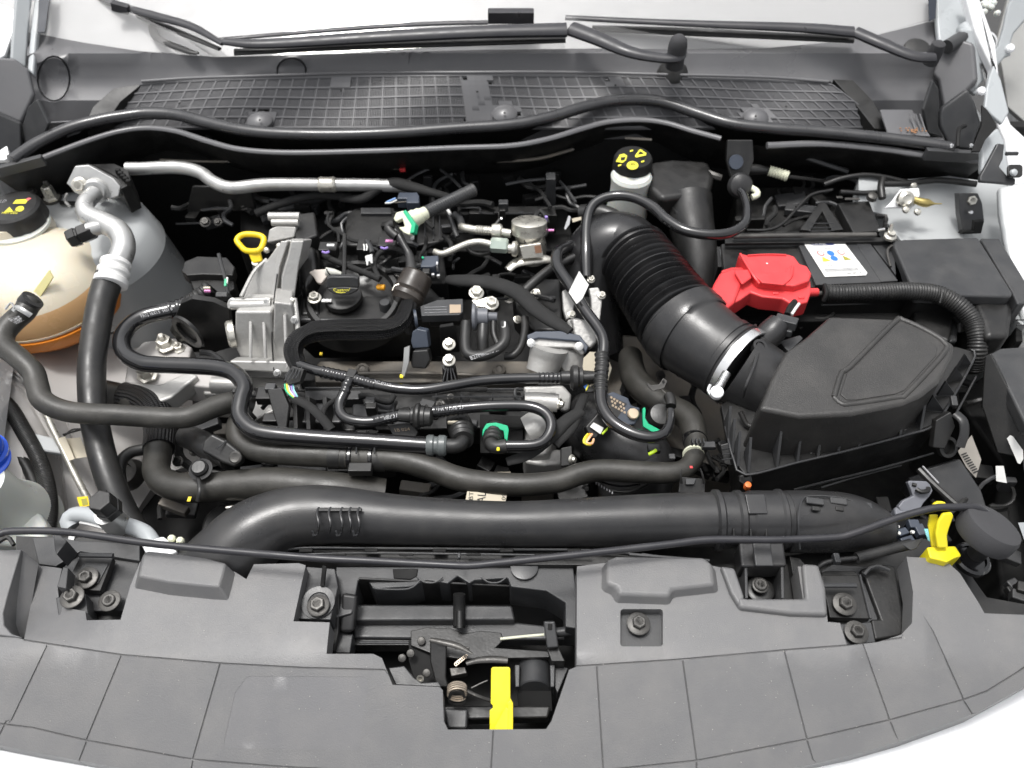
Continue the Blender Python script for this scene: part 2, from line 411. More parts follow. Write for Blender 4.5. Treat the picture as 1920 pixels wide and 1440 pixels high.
# left inner wing, strut tower, chassis rail
sheet('inner_wing', [(-60, 640), (60, 655), (200, 640), (330, 660), (430, 690), (440, 800), (400, 860), (300, 890), (255, 960), (250, 1040), (-60, 1040)],
      lambda x, y: -.135 - .07 * sm((x - 20) / 300) - .05 * sm((y - 800) / 260) + .02 * sm((120 - x) / 90), PRIM, skirt=.02, lines=[[(30, 715), (110, 765), (150, 850), (255, 890)], [(0, 680), (60, 760), (110, 850), (130, 1000)]], lw=5, ld=.004)
L('strut_tower', (140, 425, -.03), (0, 0, 1), [(0, 4), (2, 100), (-3, 118), (-16, 131), (-55, 143), (-61, 145), (-66, 143), (-150, 158), (-300, 172)], BODG, n=56)
# bright wing edge, top left corner
N('wing_edge', [(-40, -30), (70, -30), (42, 30), (22, 108), (-40, 140)], (10, 60, .12), (0, -.5, 1), .01, HNG, bevel=.004)
N('wing_white_flange', [(-40, -10), (30, 18), (24, 60), (8, 104), (-40, 130)], (10, 60, .135), (0, -.5, 1), .008, BODW, bevel=.003)  # flange in white body paint over the grey edge
N('sill_flange', [(-10, 270), (10, 262), (18, 295), (8, 300), (-10, 300)], (0, 285, .05), (0, -.5, 1), .01, BODW)
# right inner wing
sheet('inner_wing', [(1610, 332), (1700, 336), (1780, 330), (1880, 345), (1960, 360), (1960, 640), (1905, 600), (1850, 470), (1800, 450), (1690, 452), (1650, 400), (1610, 390)],
      lambda x, y: .01 - .04 * sm((y - 330) / 90) - .02 * sm((x - 1760) / 120) * sm((y - 380) / 60), BODG, skirt=.03, grid=18)
N('wing_gutter', [(1870, 350), (1960, 330), (1960, 640), (1915, 600), (1885, 470), (1872, 400)], (1900, 450, .0), (-.4, -.3, 1), .015, BODG, bevel=.006)
# right wing top edge: white, bright
N('wing_edge', [(1808, -20), (1836, -10), (1868, 80), (1880, 190), (1897, 232), (1960, 290), (1960, 400), (1902, 345), (1890, 300), (1884, 262), (1872, 235), (1866, 190), (1858, 150), (1862, 128), (1830, 60)], (1880, 180, .10), (0, -.6, 1), .02, BODW, bevel=.005)
N('wing_outer_panel', [(1868, 80), (1880, 130), (1890, 200), (1960, 262), (1960, -40), (1900, -40)], (1900, 100, .085), (0, -.6, 1), .01, PAL, bevel=.002)
N('drain_channel', [(1864, 120), (1878, 150), (1893, 210), (1880, 232), (1860, 215), (1846, 200), (1850, 165), (1856, 140)], (1870, 180, .125), (0, -.5, 1), .008, HNG, bevel=.003)
N('hinge_well', [(1842, 262), (1872, 238), (1884, 262), (1890, 300), (1902, 345), (1866, 332), (1840, 322)], (1870, 290, .098), (0, -.6, 1), .012, HNG, bevel=.004)
N('clip_bracket', [(1871, 268), (1884, 270), (1881, 298), (1874, 312), (1890, 330), (1905, 334), (1904, 346), (1866, 342), (1838, 340), (1838, 330), (1850, 308)], (1870, 300, .112), (0, -.7, 1), .008, PLG, bevel=.002)
rbox('clip_tongue', (1897, 288, .12), (24, 6, 7), PLG)
N('gap_shade_plate', [(1841, 196), (1852, 206), (1868, 232), (1870, 238), (1848, 262), (1838, 284), (1822, 284), (1832, 258), (1842, 232)], (1850, 240, .135), (0, -.5, 1), .004, GAPM, bevel=.001)  # black plate that paints the gap's shade onto the wing
N('wing_recess', rr(1890, 308, 1918, 332, 6), (1904, 320, .108), (0, -.6, 1), .004, PLD, bevel=.001)
L('recess_screw', (1900, 324, .11), (0, -.6, 1), [(0, 7), (4, 6), (6, 3)], HNG, n=12)
# windscreen
ws = [(66, 62), (150, 78), (260, 95), (400, 106), (600, 101), (900, 92), (1150, 90), (1300, 92), (1440, 89), (1560, 78), (1640, 66), (1762, 30)]
wp, wn_ = U(960, 95, .125), Vector((0, -math.sin(math.radians(27)), math.cos(math.radians(27))))
glw = [onplane(x, y, wp, wn_) for x, y in ws] + [Vector((1.25, 1.95, 0)), Vector((-1.25, 1.95, 0))]
for q in glw[-2:]: q.z = wp.z - (q.y - wp.y) * wn_.y / wn_.z
prism('windscreen', glw, -wn_ * .004, GLASS, CUR, 0)
sd_ = [Vector((q.x * 1.06, q.y + .015, 0)) for q in glw]
for q in sd_: q.z = wp.z - (q.y - wp.y) * wn_.y / wn_.z - .03
prism('added_backing', sd_, -wn_ * .004, BACKING, CUR, 0)  # pale sheet added behind the glass so the windscreen looks bright
# black ceramic band at both sides of the glass
for pl in ([(70, 60), (84, 60), (92, 0), (92, -30), (74, -30)], [(1742, 40), (1754, 34), (1758, -30), (1740, -30)]):
    N('ceramic_band', pl, (960, 95, .1262), wn_, .001, mat('dark_blue_band', (.015, .02, .03), .2), bevel=0)
N('pillar_trim', [(66, -30), (82, -30), (68, 70), (62, 140), (50, 130), (56, 60)], (66, 60, .14), (0, -.5, 1), .012, HNG, bevel=.004)
N('pillar_trim', [(1756, -30), (1800, -30), (1822, 60), (1800, 92), (1762, 96), (1757, 40)], (1780, 60, .14), (0, -.5, 1), .012, HNG, bevel=.004)

# ---------------------------------------------------------------- cowl
thing('cowl_panel', 'dark plastic scuttle tray below the windscreen with wavy air grille', 'cowl panel', (960, 240, .05))
cz = lambda x, y: .128 - .00045 * (y - 60)
up = [(52, 60)] + [(x, y + 1) for x, y in ws[1:-1]] + [(1768, 34)]
ghole = [(272, 163)] + [(272 + (1552 - 272) * k / 12, 163 - 15 * math.sin(math.pi * k / 12)) for k in range(1, 12)] + [(1556, 152), (1640, 226), (1300, 226), (960, 226), (600, 226), (218, 224)]
CSK = dict(skirt=.008)
sheet('tray', up + [(1800, 110), (1775, 225), (1800, 285), (1600, 262), (1300, 240), (960, 245), (600, 258), (300, 232), (150, 250), (40, 300), (70, 232), (50, 120)],
      lambda x, y: cz(x, y) - .012 * sm((y - 110) / 60) * sm((abs(x - 960) - 560) / 200) - .018 * sm((y - 190) / 40) + .012 * math.exp(-((y - 105) / 18) ** 2), COWL,
      lines=[circ(101, 148, 30, 42, 20, -1) + [circ(101, 148, 30, 42, 20, -1)[0]], circ(547, 132, 27, 23, 16, .2) + [circ(547, 132, 27, 23, 16, .2)[0]]], lw=2.2, ld=.0025, grid=22, holes=[ghole])
# side cheeks of the raised grille
gz = lambda x, y: cz(x, y) + .010 - .00018 * (y - 145) + .0035 * math.sin(x / 62.0 + (y - 150) / 40)
def gx(u, v):                    # grille coordinates u 0..1 (left to right), v 0..1 (rear to front)
    top = 158 - 17 * max(0, math.sin(math.pi * u)) ** .7; xl = 262 - 62 * v; xr = 1560 + 102 * v
    return xl + (xr - xl) * u, top + (238 - top) * v + 2.2 * math.sin(u * 21 + 1.5) * (v * (1 - v) * 4)
def gpt(u, v, dz=0):
    x, y = gx(u, v); return U(x, y, gz(x, y) + dz)
def gmask(u, v):
    x, y = gx(u, v)
    if 870 < x < 920: return False
    if v < .22 and (626 < x < 656 or 1138 < x < 1166): return False
    for cx, cy in ((487, 225), (946, 212), (1417, 218)):
        if (x - cx) ** 2 / 30 ** 2 + (y - cy) ** 2 / 19 ** 2 < 1: return False
    return True
NU, NV = 54, 5
vs, fs = [], []; sv, sf = [], []
def qbox(vl, fl, a, b, c, d, h):  # quad slab a b c d (world), thickness h down
    k = len(vl); vl += [a, b, c, d, a - Vector((0, 0, h)), b - Vector((0, 0, h)), c - Vector((0, 0, h)), d - Vector((0, 0, h))]
    fl += [(k, k + 1, k + 2, k + 3), (k, k + 1, k + 5, k + 4), (k + 1, k + 2, k + 6, k + 5), (k + 2, k + 3, k + 7, k + 6), (k + 3, k, k + 4, k + 7)]
for i in range(NU + 1):           # long and cross bars
    for j in range(NV * 3):
        u0 = i / NU; w = .0012; qbox(vs, fs, gpt(u0 - w, j / NV / 3), gpt(u0 + w, j / NV / 3), gpt(u0 + w, (j + 1) / NV / 3), gpt(u0 - w, (j + 1) / NV / 3), .004)
for j in range(NV + 1):
    for i in range(NU * 2):
        v0 = j / NV; w = .015; qbox(vs, fs, gpt(i / NU / 2, v0 - w, .0003), gpt((i + 1) / NU / 2, v0 - w, .0003), gpt((i + 1) / NU / 2, v0 + w, .0003), gpt(i / NU / 2, v0 + w, .0003), .004)
obj('grille_bars', vs, fs, COWL, sharp=30)['kind'] = 'stuff'
NS = 7
for i in range(NU):
    for j in range(NV):
        for k in range(NS):
            u0 = (i + .08 + .84 * (k + .5) / NS) / NU
            if not gmask(u0, (j + .5) / NV): continue
            w = .00058; qbox(sv, sf, gpt(u0 - w, j / NV, -.0006), gpt(u0 + w, j / NV, -.0006), gpt(u0 + w, (j + 1) / NV, -.0006), gpt(u0 - w, (j + 1) / NV, -.0006), .003)
obj('grille_slats', sv, sf, COWL, smooth=False)['kind'] = 'stuff'
for nm_, test in (('grille_land', lambda x, y: 870 < x < 920), ('grille_pad', lambda x, y: 626 < x < 656 and y < 190), ('grille_pad', lambda x, y: 1138 < x < 1166 and y < 190), ('clip_land', lambda x, y: abs(x - 487) < 34), ('clip_land', lambda x, y: abs(x - 946) < 26), ('clip_land', lambda x, y: abs(x - 1417) < 34)):
    pv, pf = [], []               # closed lands of the grille
    for i in range(NU * 2):
        for j in range(NV * 2):
            if not gmask((i + .5) / NU / 2, (j + .5) / NV / 2) and test(*gx((i + .5) / NU / 2, (j + .5) / NV / 2)):
                a = [gpt(i / NU / 2, j / NV / 2, .0006), gpt((i + 1) / NU / 2, j / NV / 2, .0006), gpt((i + 1) / NU / 2, (j + 1) / NV / 2, .0006), gpt(i / NU / 2, (j + 1) / NV / 2, .0006)]; qbox(pv, pf, *a, .004)
    obj(nm_, pv, pf, COWL)
bv, bf = [], []
for i in range(60):
    for j in range(4): qbox(bv, bf, gpt(i / 60, j / 4, -.008), gpt((i + 1) / 60, j / 4, -.008), gpt((i + 1) / 60, (j + 1) / 4, -.008), gpt(i / 60, (j + 1) / 4, -.008), .002)
obj('water_tray', bv, bf, GAPM)
rim = []
for i in range(61): rim.append(gpt(i / 60, -.06, .001))
sweep('rear_rim', [(p.x, p.y, p.z, .0026) for p in rim[::4]], COWL, n=8)
for pl in ([(268, 156), (212, 166), (174, 200), (158, 236), (204, 222), (226, 190)], [(1562, 148), (1600, 150), (1636, 188), (1668, 244), (1640, 241), (1600, 190)]):
    B('grille_cheek', [(x, y, cz(x, y) + .004) for x, y in pl], 0, .02, PLD, bevel=.001)
for x, y in ((487, 225), (946, 212), (1417, 218)):
    L('round_clip', (x, y, gz(x, y) + .002), (0, -.15, 1), [(-6, 24), (0, 24), (5, 20), (9, 11), (11, 3)], COWL, n=24)
for x, y in ((487, 225), (946, 212), (1417, 218), (336, 194), (640, 170), (895, 172), (1154, 160), (1474, 200)):
    L('pin_hole', (x, y, gz(x, y) + (.0118 if y > 205 else .003)), (0, -.2, 1), [(0, 2.2), (.6, 2.2)], GAPM, n=8)
V('end_flange', [(95, 230), (160, 226), (150, 250), (100, 268), (60, 280)], 1.20, .004, COWL)
B('end_flange', [(1650, 205), (1710, 205), (1745, 255), (1665, 250)], .075, .004, COWL)
for x in (1712, 1722, 1730): rbox('end_ridge', (x, 230, .08), (3, 3, 46), COWL, ax=(1, 0, 0), upv=(.35, .9, .2))
free()
deb = []
for k in range(26):
    x = random.gauss(1712, 12); y = random.gauss(243, 4); deb.append(rbox('d', (x, y, .0785), (random.uniform(2, 4), 2, 1.2), CRE, None, ax=(random.random(), random.random(), 0), bevel=0))
o = join('leaf_litter', deb, mat('dry_leaf', (.30, .15, .07), .8, var=.4), None); solo(o, 'brown leaf bits lying on the scuttle tray by the right hinge', 'leaf litter'); o['kind'] = 'stuff'

# ---------------------------------------------------------------- seals
seal = [(22, 300), (70, 268), (130, 240), (190, 224), (232, 217), (275, 212), (330, 215), (390, 230), (450, 243), (520, 250), (620, 252), (730, 249), (860, 240), (960, 233), (1030, 220), (1100, 199), (1150, 189), (1200, 187), (1250, 193), (1310, 213), (1370, 231), (1440, 240), (1540, 247), (1650, 258), (1720, 267), (1788, 277)]
hose('bonnet_seal', 'shiny black rubber seal waving across the front of the cowl grille', [(x, y, .078) for x, y in seal], 12, SEAL, 'rubber seal', flat=.85)
thing('bulkhead_trim', 'dark plastic bulkhead shield with a rolled lip under the bonnet seal', 'bulkhead trim', (960, 300, .0))
lip = [(-20, 322), (40, 310), (110, 284), (170, 262), (225, 246), (275, 240), (330, 246), (390, 265), (450, 280), (540, 286), (700, 283), (860, 277), (960, 273), (1030, 260), (1090, 242), (1140, 229), (1200, 225), (1250, 231), (1300, 246), (1352, 260)]
T('lip', [(x, y, .062) for x, y in lip], 6, COWL, flat=.8, n=10)
T('lip', [(1438, 273, .062), (1540, 270, .062), (1650, 279, .062), (1730, 290, .062), (1850, 303, .06)], 7.5, COWL, flat=.8, n=10)
rbox('lip_pad', (1790, 292, .068), (115, 12, 22), PLG, ax=(1, -.02, -.06))
rbox('lip_pad', (40, 311, .068), (85, 12, 20), PLG, ax=(1, .3, .12))
def apron(name, line, ya, m, drop=(0, 46)):
    vv, ff = [], []
    for i, (x, y) in enumerate(line):
        p = U(x, y, .058); q = p + Vector((0, .035, -.06)); r = q + Vector((0, .05, -.05)); vv += [p, q, r]
        if i: k = 3 * i; ff += [(k - 3, k, k + 1, k - 2), (k - 2, k + 1, k + 2, k - 1)]
    return obj(name, vv, ff, m, sharp=60)
apron('front_apron', [(p[0], p[1] + 2) for p in lip], 0, PLD)
apron('front_apron', [(1352, 262), (1440, 275), (1540, 272), (1650, 281), (1730, 292), (1850, 305)], 0, PLD)
apron('seal_backing', [(x, y + 3) for x, y in seal], 0, PLD)
T('bulkhead_flange', [(300, 300, .0), (400, 303, .0), (570, 302, 0), (590, 306, 0), (690, 305, 0), (712, 310, 0), (735, 316, 0), (790, 312, 0)], 2.2, DIR, n=6)
T('bulkhead_flange', [(876, 301, 0.01), (940, 302, .01), (1010, 297, .01), (1075, 280, .01)], 3.2, DIR, n=6)
T('bulkhead_flange', [(1172, 259, .03), (1222, 262, .03)], 2.5, DIR, n=6)
T('bulkhead_flange', [(1480, 283, .02), (1530, 302, .01), (1590, 322, .0)], 5, PLG, n=6)
free(); solo(rbox('red_plug', (755, 318, .0), (11, 8, 7), RED, None), 'small red plug under the middle of the bulkhead flange', 'plug')

# ---------------------------------------------------------------- wipers
thing('wiper', 'left wiper with its long thin arm lying flat in the middle of the glass', 'wiper', (1265, 120, .12))
def bar(name, a, m, r, flat=.6, n=10): return T(name, a, r, m, flat=flat, n=n)
bar('wiper_arm', [(1062, 56, .165, 19), (900, 60, .165, 17), (700, 70, .16, 16), (500, 82, .155, 13), (420, 78, .155, 9)], ARM, 14)
bar('arm_elbow', [(1072, 54, .165, 19), (1120, 72, .163, 18), (1180, 97, .158, 15), (1235, 108, .155, 13), (1270, 108, .155, 12), (1280, 96, .155, 9)], ARM, 14)
bar('blade', [(440, 98, .135, 9), (620, 88, .138, 10), (900, 78, .14, 11), (1060, 74, .14, 9)], RUBB, 6)
bar('blade_spine', [(400, 75, .15, 5), (640, 55, .152, 6), (800, 45, .154, 6), (915, 42, .155, 6)], ARM, 6)
rbox('arm_socket', (958, 30, .165), (86, 20, 22), ARM)
L('pivot_cap', (1266, 112, .145), (0, -.12, 1), [(-14, 17), (8, 17), (30, 17.5), (42, 15), (48, 9), (50, 3)], FOAM, n=20)
L('pivot_base', (1262, 132, .105), (0, -.1, 1), [(-8, 30), (4, 26), (14, 15), (26, 14)], PLD, n=20)
thing('wiper', 'left wiper blade sloping down from the top left corner of the photo', 'wiper', (420, 90, .13))
bar('blade_frame', [(170, -14, .16, 8), (230, 12, .16, 9), (300, 32, .158, 10), (360, 50, .155, 9), (418, 82, .15, 6)], ARM, 8)
bar('blade', [(240, 22, .14, 7), (320, 54, .14, 7), (412, 92, .138, 5)], RUBB, 6)
bar('rubber_strip', [(238, 30, .13, 6), (282, 46, .13, 8), (296, 72, .13, 8), (350, 95, .128, 7), (372, 100, .128, 3)], RUBB, 6)
rbox('blade_joint', (226, 14, .165), (30, 14, 16), ARM, ax=(1, 0, -.3))
thing('wiper', 'right wiper with a bent dark arm reaching the right hinge', 'wiper', (1755, 100, .12))
bar('wiper_arm', [(1600, 60, .16, 15), (1500, 52, .16, 13), (1340, 46, .158, 10), (1200, 40, .155, 8), (1060, 33, .152, 7)], ARM, 12)
bar('arm_elbow', [(1604, 60, .16, 15), (1660, 84, .155, 15), (1712, 105, .15, 13), (1752, 108, .148, 12)], ARM, 12)
bar('blade', [(1110, 53, .135, 8), (1300, 60, .137, 11), (1425, 66, .138, 10), (1600, 74, .14, 10)], RUBB, 6)
L('pivot_cap', (1752, 100, .14), (0, -.1, 1), [(-20, 14), (6, 14), (20, 12), (24, 6)], FOAM, n=18)
L('pivot_base', (1720, 92, .12), (0, -.3, 1), [(-4, 26), (3, 24), (5, 18)], PLD, n=18)

# ---------------------------------------------------------------- bonnet hinges and their shields
thing('bonnet_hinge_cover', 'grey plastic shield around the left bonnet hinge', 'hinge cover', (50, 290, .04))
N('upper_lobe', [(-20, 105), (28, 108), (55, 130), (66, 175), (60, 190), (40, 232), (-20, 205)], (30, 170, .09), (.5, -.6, .7), .02, COWL, bevel=.006)
N('side_fin', [(68, 186), (90, 232), (78, 262), (42, 284), (42, 235), (52, 200)], (66, 235, .085), (-.5, -.8, .4), .006, PLG, bevel=.002)
N('lower_lobe', [(-20, 205), (40, 230), (42, 290), (12, 305), (-20, 290)], (20, 250, .07), (.4, -.8, .5), .015, PLG, bevel=.004)
N('hinge_arm', [(30, -20), (62, -20), (54, 60), (50, 128), (20, 110), (22, 76)], (45, 60, .14), (.6, -.5, .6), .015, HNG, bevel=.004)
thing('bonnet_hinge_cover', 'grey plastic shield with a hooked slot around the right bonnet hinge', 'hinge cover', (1800, 280, .04))
N('upper_lobe', [(1762, 96), (1800, 72), (1826, 80), (1832, 150), (1815, 168), (1770, 215), (1758, 150), (1748, 140)], (1790, 130, .11), (-.6, -.6, .6), .02, COWL, bevel=.006)
N('lower_lobe', [(1768, 200), (1814, 166), (1828, 190), (1840, 232), (1828, 262), (1824, 282), (1780, 278), (1762, 236), (1762, 210)], (1795, 225, .09), (-.3, -.85, .5), .02, PLG, bevel=.005)
T('hook_slot', [(1810, 236, .098), (1800, 240, .098), (1797, 252, .097), (1796, 276, .09)], 4, GAPM, n=8)
N('side_fin', [(1750, 150), (1760, 165), (1763, 240), (1770, 258), (1740, 250), (1732, 205)], (1750, 210, .085), (.5, -.8, .4), .006, PLG, bevel=.002)
for x in (1784, 1821): L('rivet', (x, 273, .1), (0, -.9, .4), [(0, 4), (2, 3.5), (3, 1)], SLV, n=10)
thing('hinge_bracket', 'pale grey bonnet hinge with a black hole at the top right', 'hinge', (1830, 180, .08))
N('hinge_arm', [(1905, -20), (1960, -20), (1930, 30), (1902, 62), (1893, 90), (1898, 104), (1886, 106), (1872, 122), (1850, 142), (1840, 152), (1830, 180), (1822, 176), (1812, 150), (1818, 120), (1850, 110), (1872, 84), (1882, 50), (1890, 10)], (1870, 90, .14), (-.2, -.7, .6), .012, HNG, bevel=.004)
N('hinge_plate', [(1800, 52), (1830, 55), (1862, 84), (1870, 120), (1850, 145), (1824, 175), (1812, 168), (1800, 120)], (1836, 110, .125), (-.2, -.7, .6), .012, HNG, bevel=.004)
L('hinge_hole', (1842, 84, .136), (-.3, -.75, .5), [(0, 20), (4, 20)], GAPM, n=24)
L('hinge_rim', (1842, 84, .132), (-.3, -.75, .5), [(0, 24), (6, 24), (6, 21), (0, 21)], BODW, n=24)
T('hinge_pivot', [(1808, 52, .15), (1818, 70, .145)], 15, HNG, n=14)
T('hinge_strut', [(1775, 88, .14), (1812, 66, .145)], 13, PLG, n=12)
for p in ((1838, 172), (1892, 92)): L('hinge_bolt', (*p, .14), (0, -.7, .7), [(0, 8), (6, 8), (9, 5)], BODW, n=14)
for k in range(9): L('hinge_nut', (1855 + random.uniform(-12, 18), 12 + random.uniform(-8, 14), .16), (0, -.7, .7), [(0, 6), (6, 5), (8, 2)], TANKW, n=8)
# ================================================================ FRONT: trim panel, slam panel, latch, prop rod, intake duct
free()
thing('slam_panel', 'black bonnet lock carrier under the front trim panel', 'slam panel', (960, 1200, -.14))
sz = lambda x, y: -.052
sheet('carrier', [(30, 1005), (260, 1012), (330, 1060), (480, 1070), (560, 1062), (640, 1056), (1120, 1056), (1340, 1060), (1420, 1050), (1560, 1030), (1735, 1010), (1800, 1050), (1850, 1120), (1960, 1140), (1960, 1230), (1700, 1330), (1480, 1370), (1120, 1380), (1110, 1230), (1080, 1100), (620, 1080), (600, 1100), (600, 1300), (300, 1300), (30, 1260)],
      sz, PLD, skirt=.05, grid=40)
# ribbed rear rim of the carrier behind the prop rod
T('rim_strip', [(505, 1040, -.02), (560, 1028, -.02), (700, 1028, -.02), (960, 1030, -.02), (1130, 1033, -.02), (1260, 1050, -.02)], 2.3, PLG, n=6)
T('rim_strip', [(545, 1040, -.02), (700, 1037, -.02), (960, 1040, -.02), (1110, 1042, -.02)], 2, PLG, n=6)
B('rim_floor', [(500, 1045), (560, 1030), (960, 1032), (1130, 1034), (1260, 1052), (1120, 1060), (640, 1056)], -.03, .02, PLD)
for x in (574, 696, 824, 950, 1076): rbox('rim_block', (x, 1033, -.02), (26, 8, 8), GAPM)
for x in (636, 762, 888, 1016): rbox('rim_slot', (x, 1040, -.019), (28, 5, 4), GAPM)
rbox('rim_fin', (861, 1043, -.005), (6, 12, 10), PLG)
T('rim_bracket', [(1180, 1040, -.01), (1240, 1045, -.01), (1330, 1052, -.01)], 4, PLG, n=6)
B('rim_bracket', [(1205, 1036), (1320, 1052), (1318, 1062), (1180, 1048)], -.012, .01, PLG)
# left bolted pocket
B('pocket_plate', [(120, 1062), (150, 1032), (250, 1036), (262, 1050), (236, 1145), (160, 1146), (110, 1140)], -.040, .02, PLG)
B('slot_frame', [(150, 1042), (212, 1045), (188, 1108), (118, 1104)], -.026, .010, PLD)
B('slot_frame', [(158, 1054), (204, 1056), (184, 1094), (134, 1092)], -.0245, .004, PLG)
T('frame_bar', [(150, 1041, -.015), (212, 1042, -.015)], 5, PLG, n=8)
bolt(163, 1084, -.022, 12, STD, (0, -.1, 1), 1.8); bolt(206, 1127, -.028, 12, STD, (0, -.1, 1), 1.7, h=.6, head=14)
# right bolted pocket
B('pocket_plate', [(1540, 1070), (1560, 1058), (1625, 1062), (1640, 1090), (1650, 1200), (1590, 1206), (1560, 1165)], -.040, .02, PLG)
B('slot_frame', [(1540, 1078), (1612, 1078), (1632, 1160), (1556, 1158)], -.026, .010, PLD)
T('frame_bar', [(1543, 1098, -.012), (1605, 1098, -.012)], 5, PLG, n=8)
B('slot_frame', rr(1538, 1070, 1610, 1100, 12), -.03, .01, PLD); B('slot_opening', rr(1552, 1082, 1592, 1092, 3), -.0285, .004, GAPM)
bolt(1583, 1133, -.020, 13, STD, (0, -.1, 1), 1.7)
B('pocket_wall', [(1612, 1068), (1640, 1056), (1680, 1060), (1700, 1190), (1640, 1200), (1632, 1160), (1650, 1160), (1622, 1085)], -.034, .02, PLD, bevel=.003)
T('pocket_rib', [(1612, 1078, -.025), (1632, 1160, -.025)], 2.5, PLG, n=6); T('pocket_rib', [(1620, 1078, -.022), (1630, 1066, -.022), (1648, 1062, -.022), (1668, 1070, -.022)], 4, PLG, n=6)
# duct bracket seat with screw
B('bracket_seat', [(1388, 1060), (1480, 1056), (1502, 1128), (1394, 1128)], -.042, .02, PLD)
for x in (1398, 1466): B('bracket_fin', [(x - 3, 1020), (x + 3, 1020), (x + 5, 1122), (x - 1, 1122)], -.004, .035, PLG, bevel=.001)
L('washer', (1425, 1107, -.03), (0, -.05, 1), [(0, 26), (3, 26), (5, 22), (5, 13)], PLD, n=26)
bolt(1425, 1098, -.02, 12, STD, (0, -.05, 1), 1.3, h=.6, head=16)
B('bracket_wing', [(1480, 1042), (1500, 1046), (1530, 1080), (1506, 1124), (1488, 1090)], -.03, .02, PLD)

thing('trim_panel', 'large grey moulded plastic cover over the front of the engine bay', 'trim panel', (960, 1300, -.04))
pz = lambda x, y: -.000225 * max(0, y - 1230) - .030 * sm((215 - x) / 160) * sm((1196 - y) / 50)
lowedge = list(reversed(fr_))
outl = [(-70, 1186), (10, 1190), (45, 1199), (72, 1060), (104, 1064), (116, 1066), (108, 1100), (112, 1138), (160, 1146), (162, 1163), (226, 1162), (244, 1100), (262, 1054), (300, 1046), (440, 1072), (462, 1086), (476, 1058), (560, 1056), (573, 1060), (550, 1165), (618, 1167), (612, 1226), (700, 1226), (716, 1234), (736, 1284), (824, 1288), (830, 1294), (832, 1352), (840, 1368), (1024, 1367), (1034, 1352), (1067, 1256), (1081, 1250), (1082, 1062), (1130, 1056), (1330, 1060), (1372, 1068), (1394, 1128), (1506, 1128), (1496, 1062), (1530, 1064), (1545, 1100), (1552, 1166), (1575, 1168), (1588, 1210), (1645, 1204), (1690, 1190), (1710, 1168), (1712, 1110), (1700, 1044), (1770, 1048), (1800, 1075), (1836, 1132), (1846, 1150), (1925, 1153), (2010, 1150)] + [(x, y) for x, y in lowedge]
lines = [[(45, 1200), (230, 1228), (420, 1244), (570, 1252), (722, 1256)], [(1067, 1250), (1280, 1236), (1480, 1218), (1588, 1210), (1690, 1196)],
         [(88, 1212), (22, 1350)], [(228, 1229), (162, 1388)], [(413, 1244), (362, 1422)],
         [(12, 1352), (-20, 1420)], [(162, 1392), (148, 1428)], [(362, 1426), (356, 1460)],
         [(-60, 1350), (60, 1364), (162, 1388), (362, 1424), (535, 1438), (700, 1446)],
         [(1119, 1250), (1131, 1440)], [(1280, 1238), (1306, 1424)], [(1470, 1219), (1513, 1386)], [(1618, 1208), (1668, 1350)], [(1749, 1184), (1806, 1310)],
         [(925, 1372), (921, 1440)], [(535, 1440), (536, 1470)], [(1306, 1430), (1306, 1470)], [(1514, 1390), (1524, 1424)], [(1670, 1355), (1680, 1380)], [(1808, 1316), (1822, 1338)],
         [(950, 1450), (1131, 1444), (1306, 1426), (1513, 1386), (1668, 1350), (1806, 1312), (1850, 1296), (1900, 1265), (1960, 1225)]]
hole = rr(1163, 1142, 1243, 1212, 6)
spatch = [(470, 1268), (684, 1269), (690, 1276), (674, 1400), (668, 1407), (424, 1403), (419, 1396), (440, 1300), (462, 1270)]
sheet('panel_skin', outl, pz, PANEL, holes=[hole, spatch], lines=lines, lw=1.8, ld=.0014, skirt=.03, grid=36)
# raised left shoulder with tall wall
sh = [(-70, 1030), (0, 1031), (40, 1030), (34, 1050), (16, 1110), (6, 1150), (8, 1172), (22, 1188), (45, 1196), (-70, 1184)]
B('left_shoulder', sh, .002, .05, PANEL, bevel=.004)
N('left_inner_wall', [(40, 1030), (72, 1058), (48, 1196), (22, 1188), (8, 1172), (6, 1150), (16, 1110)], (40, 1120, -.02), (.75, -.1, .65), .004, PANEL, bevel=0)
# raised swage, left
def mesa(name, poly, z, h, m, ins=.82, bevel=.004, dz=(0, 0)):
    P0 = [U(p[0], p[1], z) for p in poly]; c = sum(P0, Vector()) / len(P0)
    return prism(name, P0, Vector((dz[0], dz[1], h)), m, CUR, bevel, ins, seg=4)
mesa('left_swage', [(250, 1108), (262, 1056), (272, 1050), (330, 1056), (400, 1066), (446, 1078), (440, 1104), (432, 1132), (400, 1130), (320, 1122)], -.004, .020, PANEL, .82, .006, (0, .006))
mesa('right_swage', [(1126, 1064), (1146, 1056), (1326, 1058), (1344, 1072), (1350, 1116), (1262, 1126), (1256, 1140), (1150, 1136), (1146, 1122), (1124, 1112)], -.004, .016, PANEL, .88, .005, (0, .004))
mesa('tray_rim', [(1372, 1126), (1394, 1130), (1506, 1130), (1500, 1062), (1532, 1064), (1546, 1110), (1550, 1162), (1480, 1160), (1380, 1148)], -.004, .011, PANEL, .95, .004)
mesa('tray_rim', [(1346, 1066), (1374, 1070), (1394, 1130), (1382, 1146), (1366, 1120)], -.004, .011, PANEL, .9, .003)
sheet('smooth_patch', spatch, lambda x, y: pz(x, y) - .0003, mat('smooth_trim', (.134, .134, .138), .42, bump=.4, bscale=800, dust=.13, nscale=7, var=.05), skirt=.002, grid=30)
B('screw_pocket', rr(1160, 1138, 1247, 1216, 4), -.012, .03, PLG)
B('left_screw_pad', [(104, 1120), (160, 1112), (166, 1156), (110, 1160)], -.020, .03, PLG)
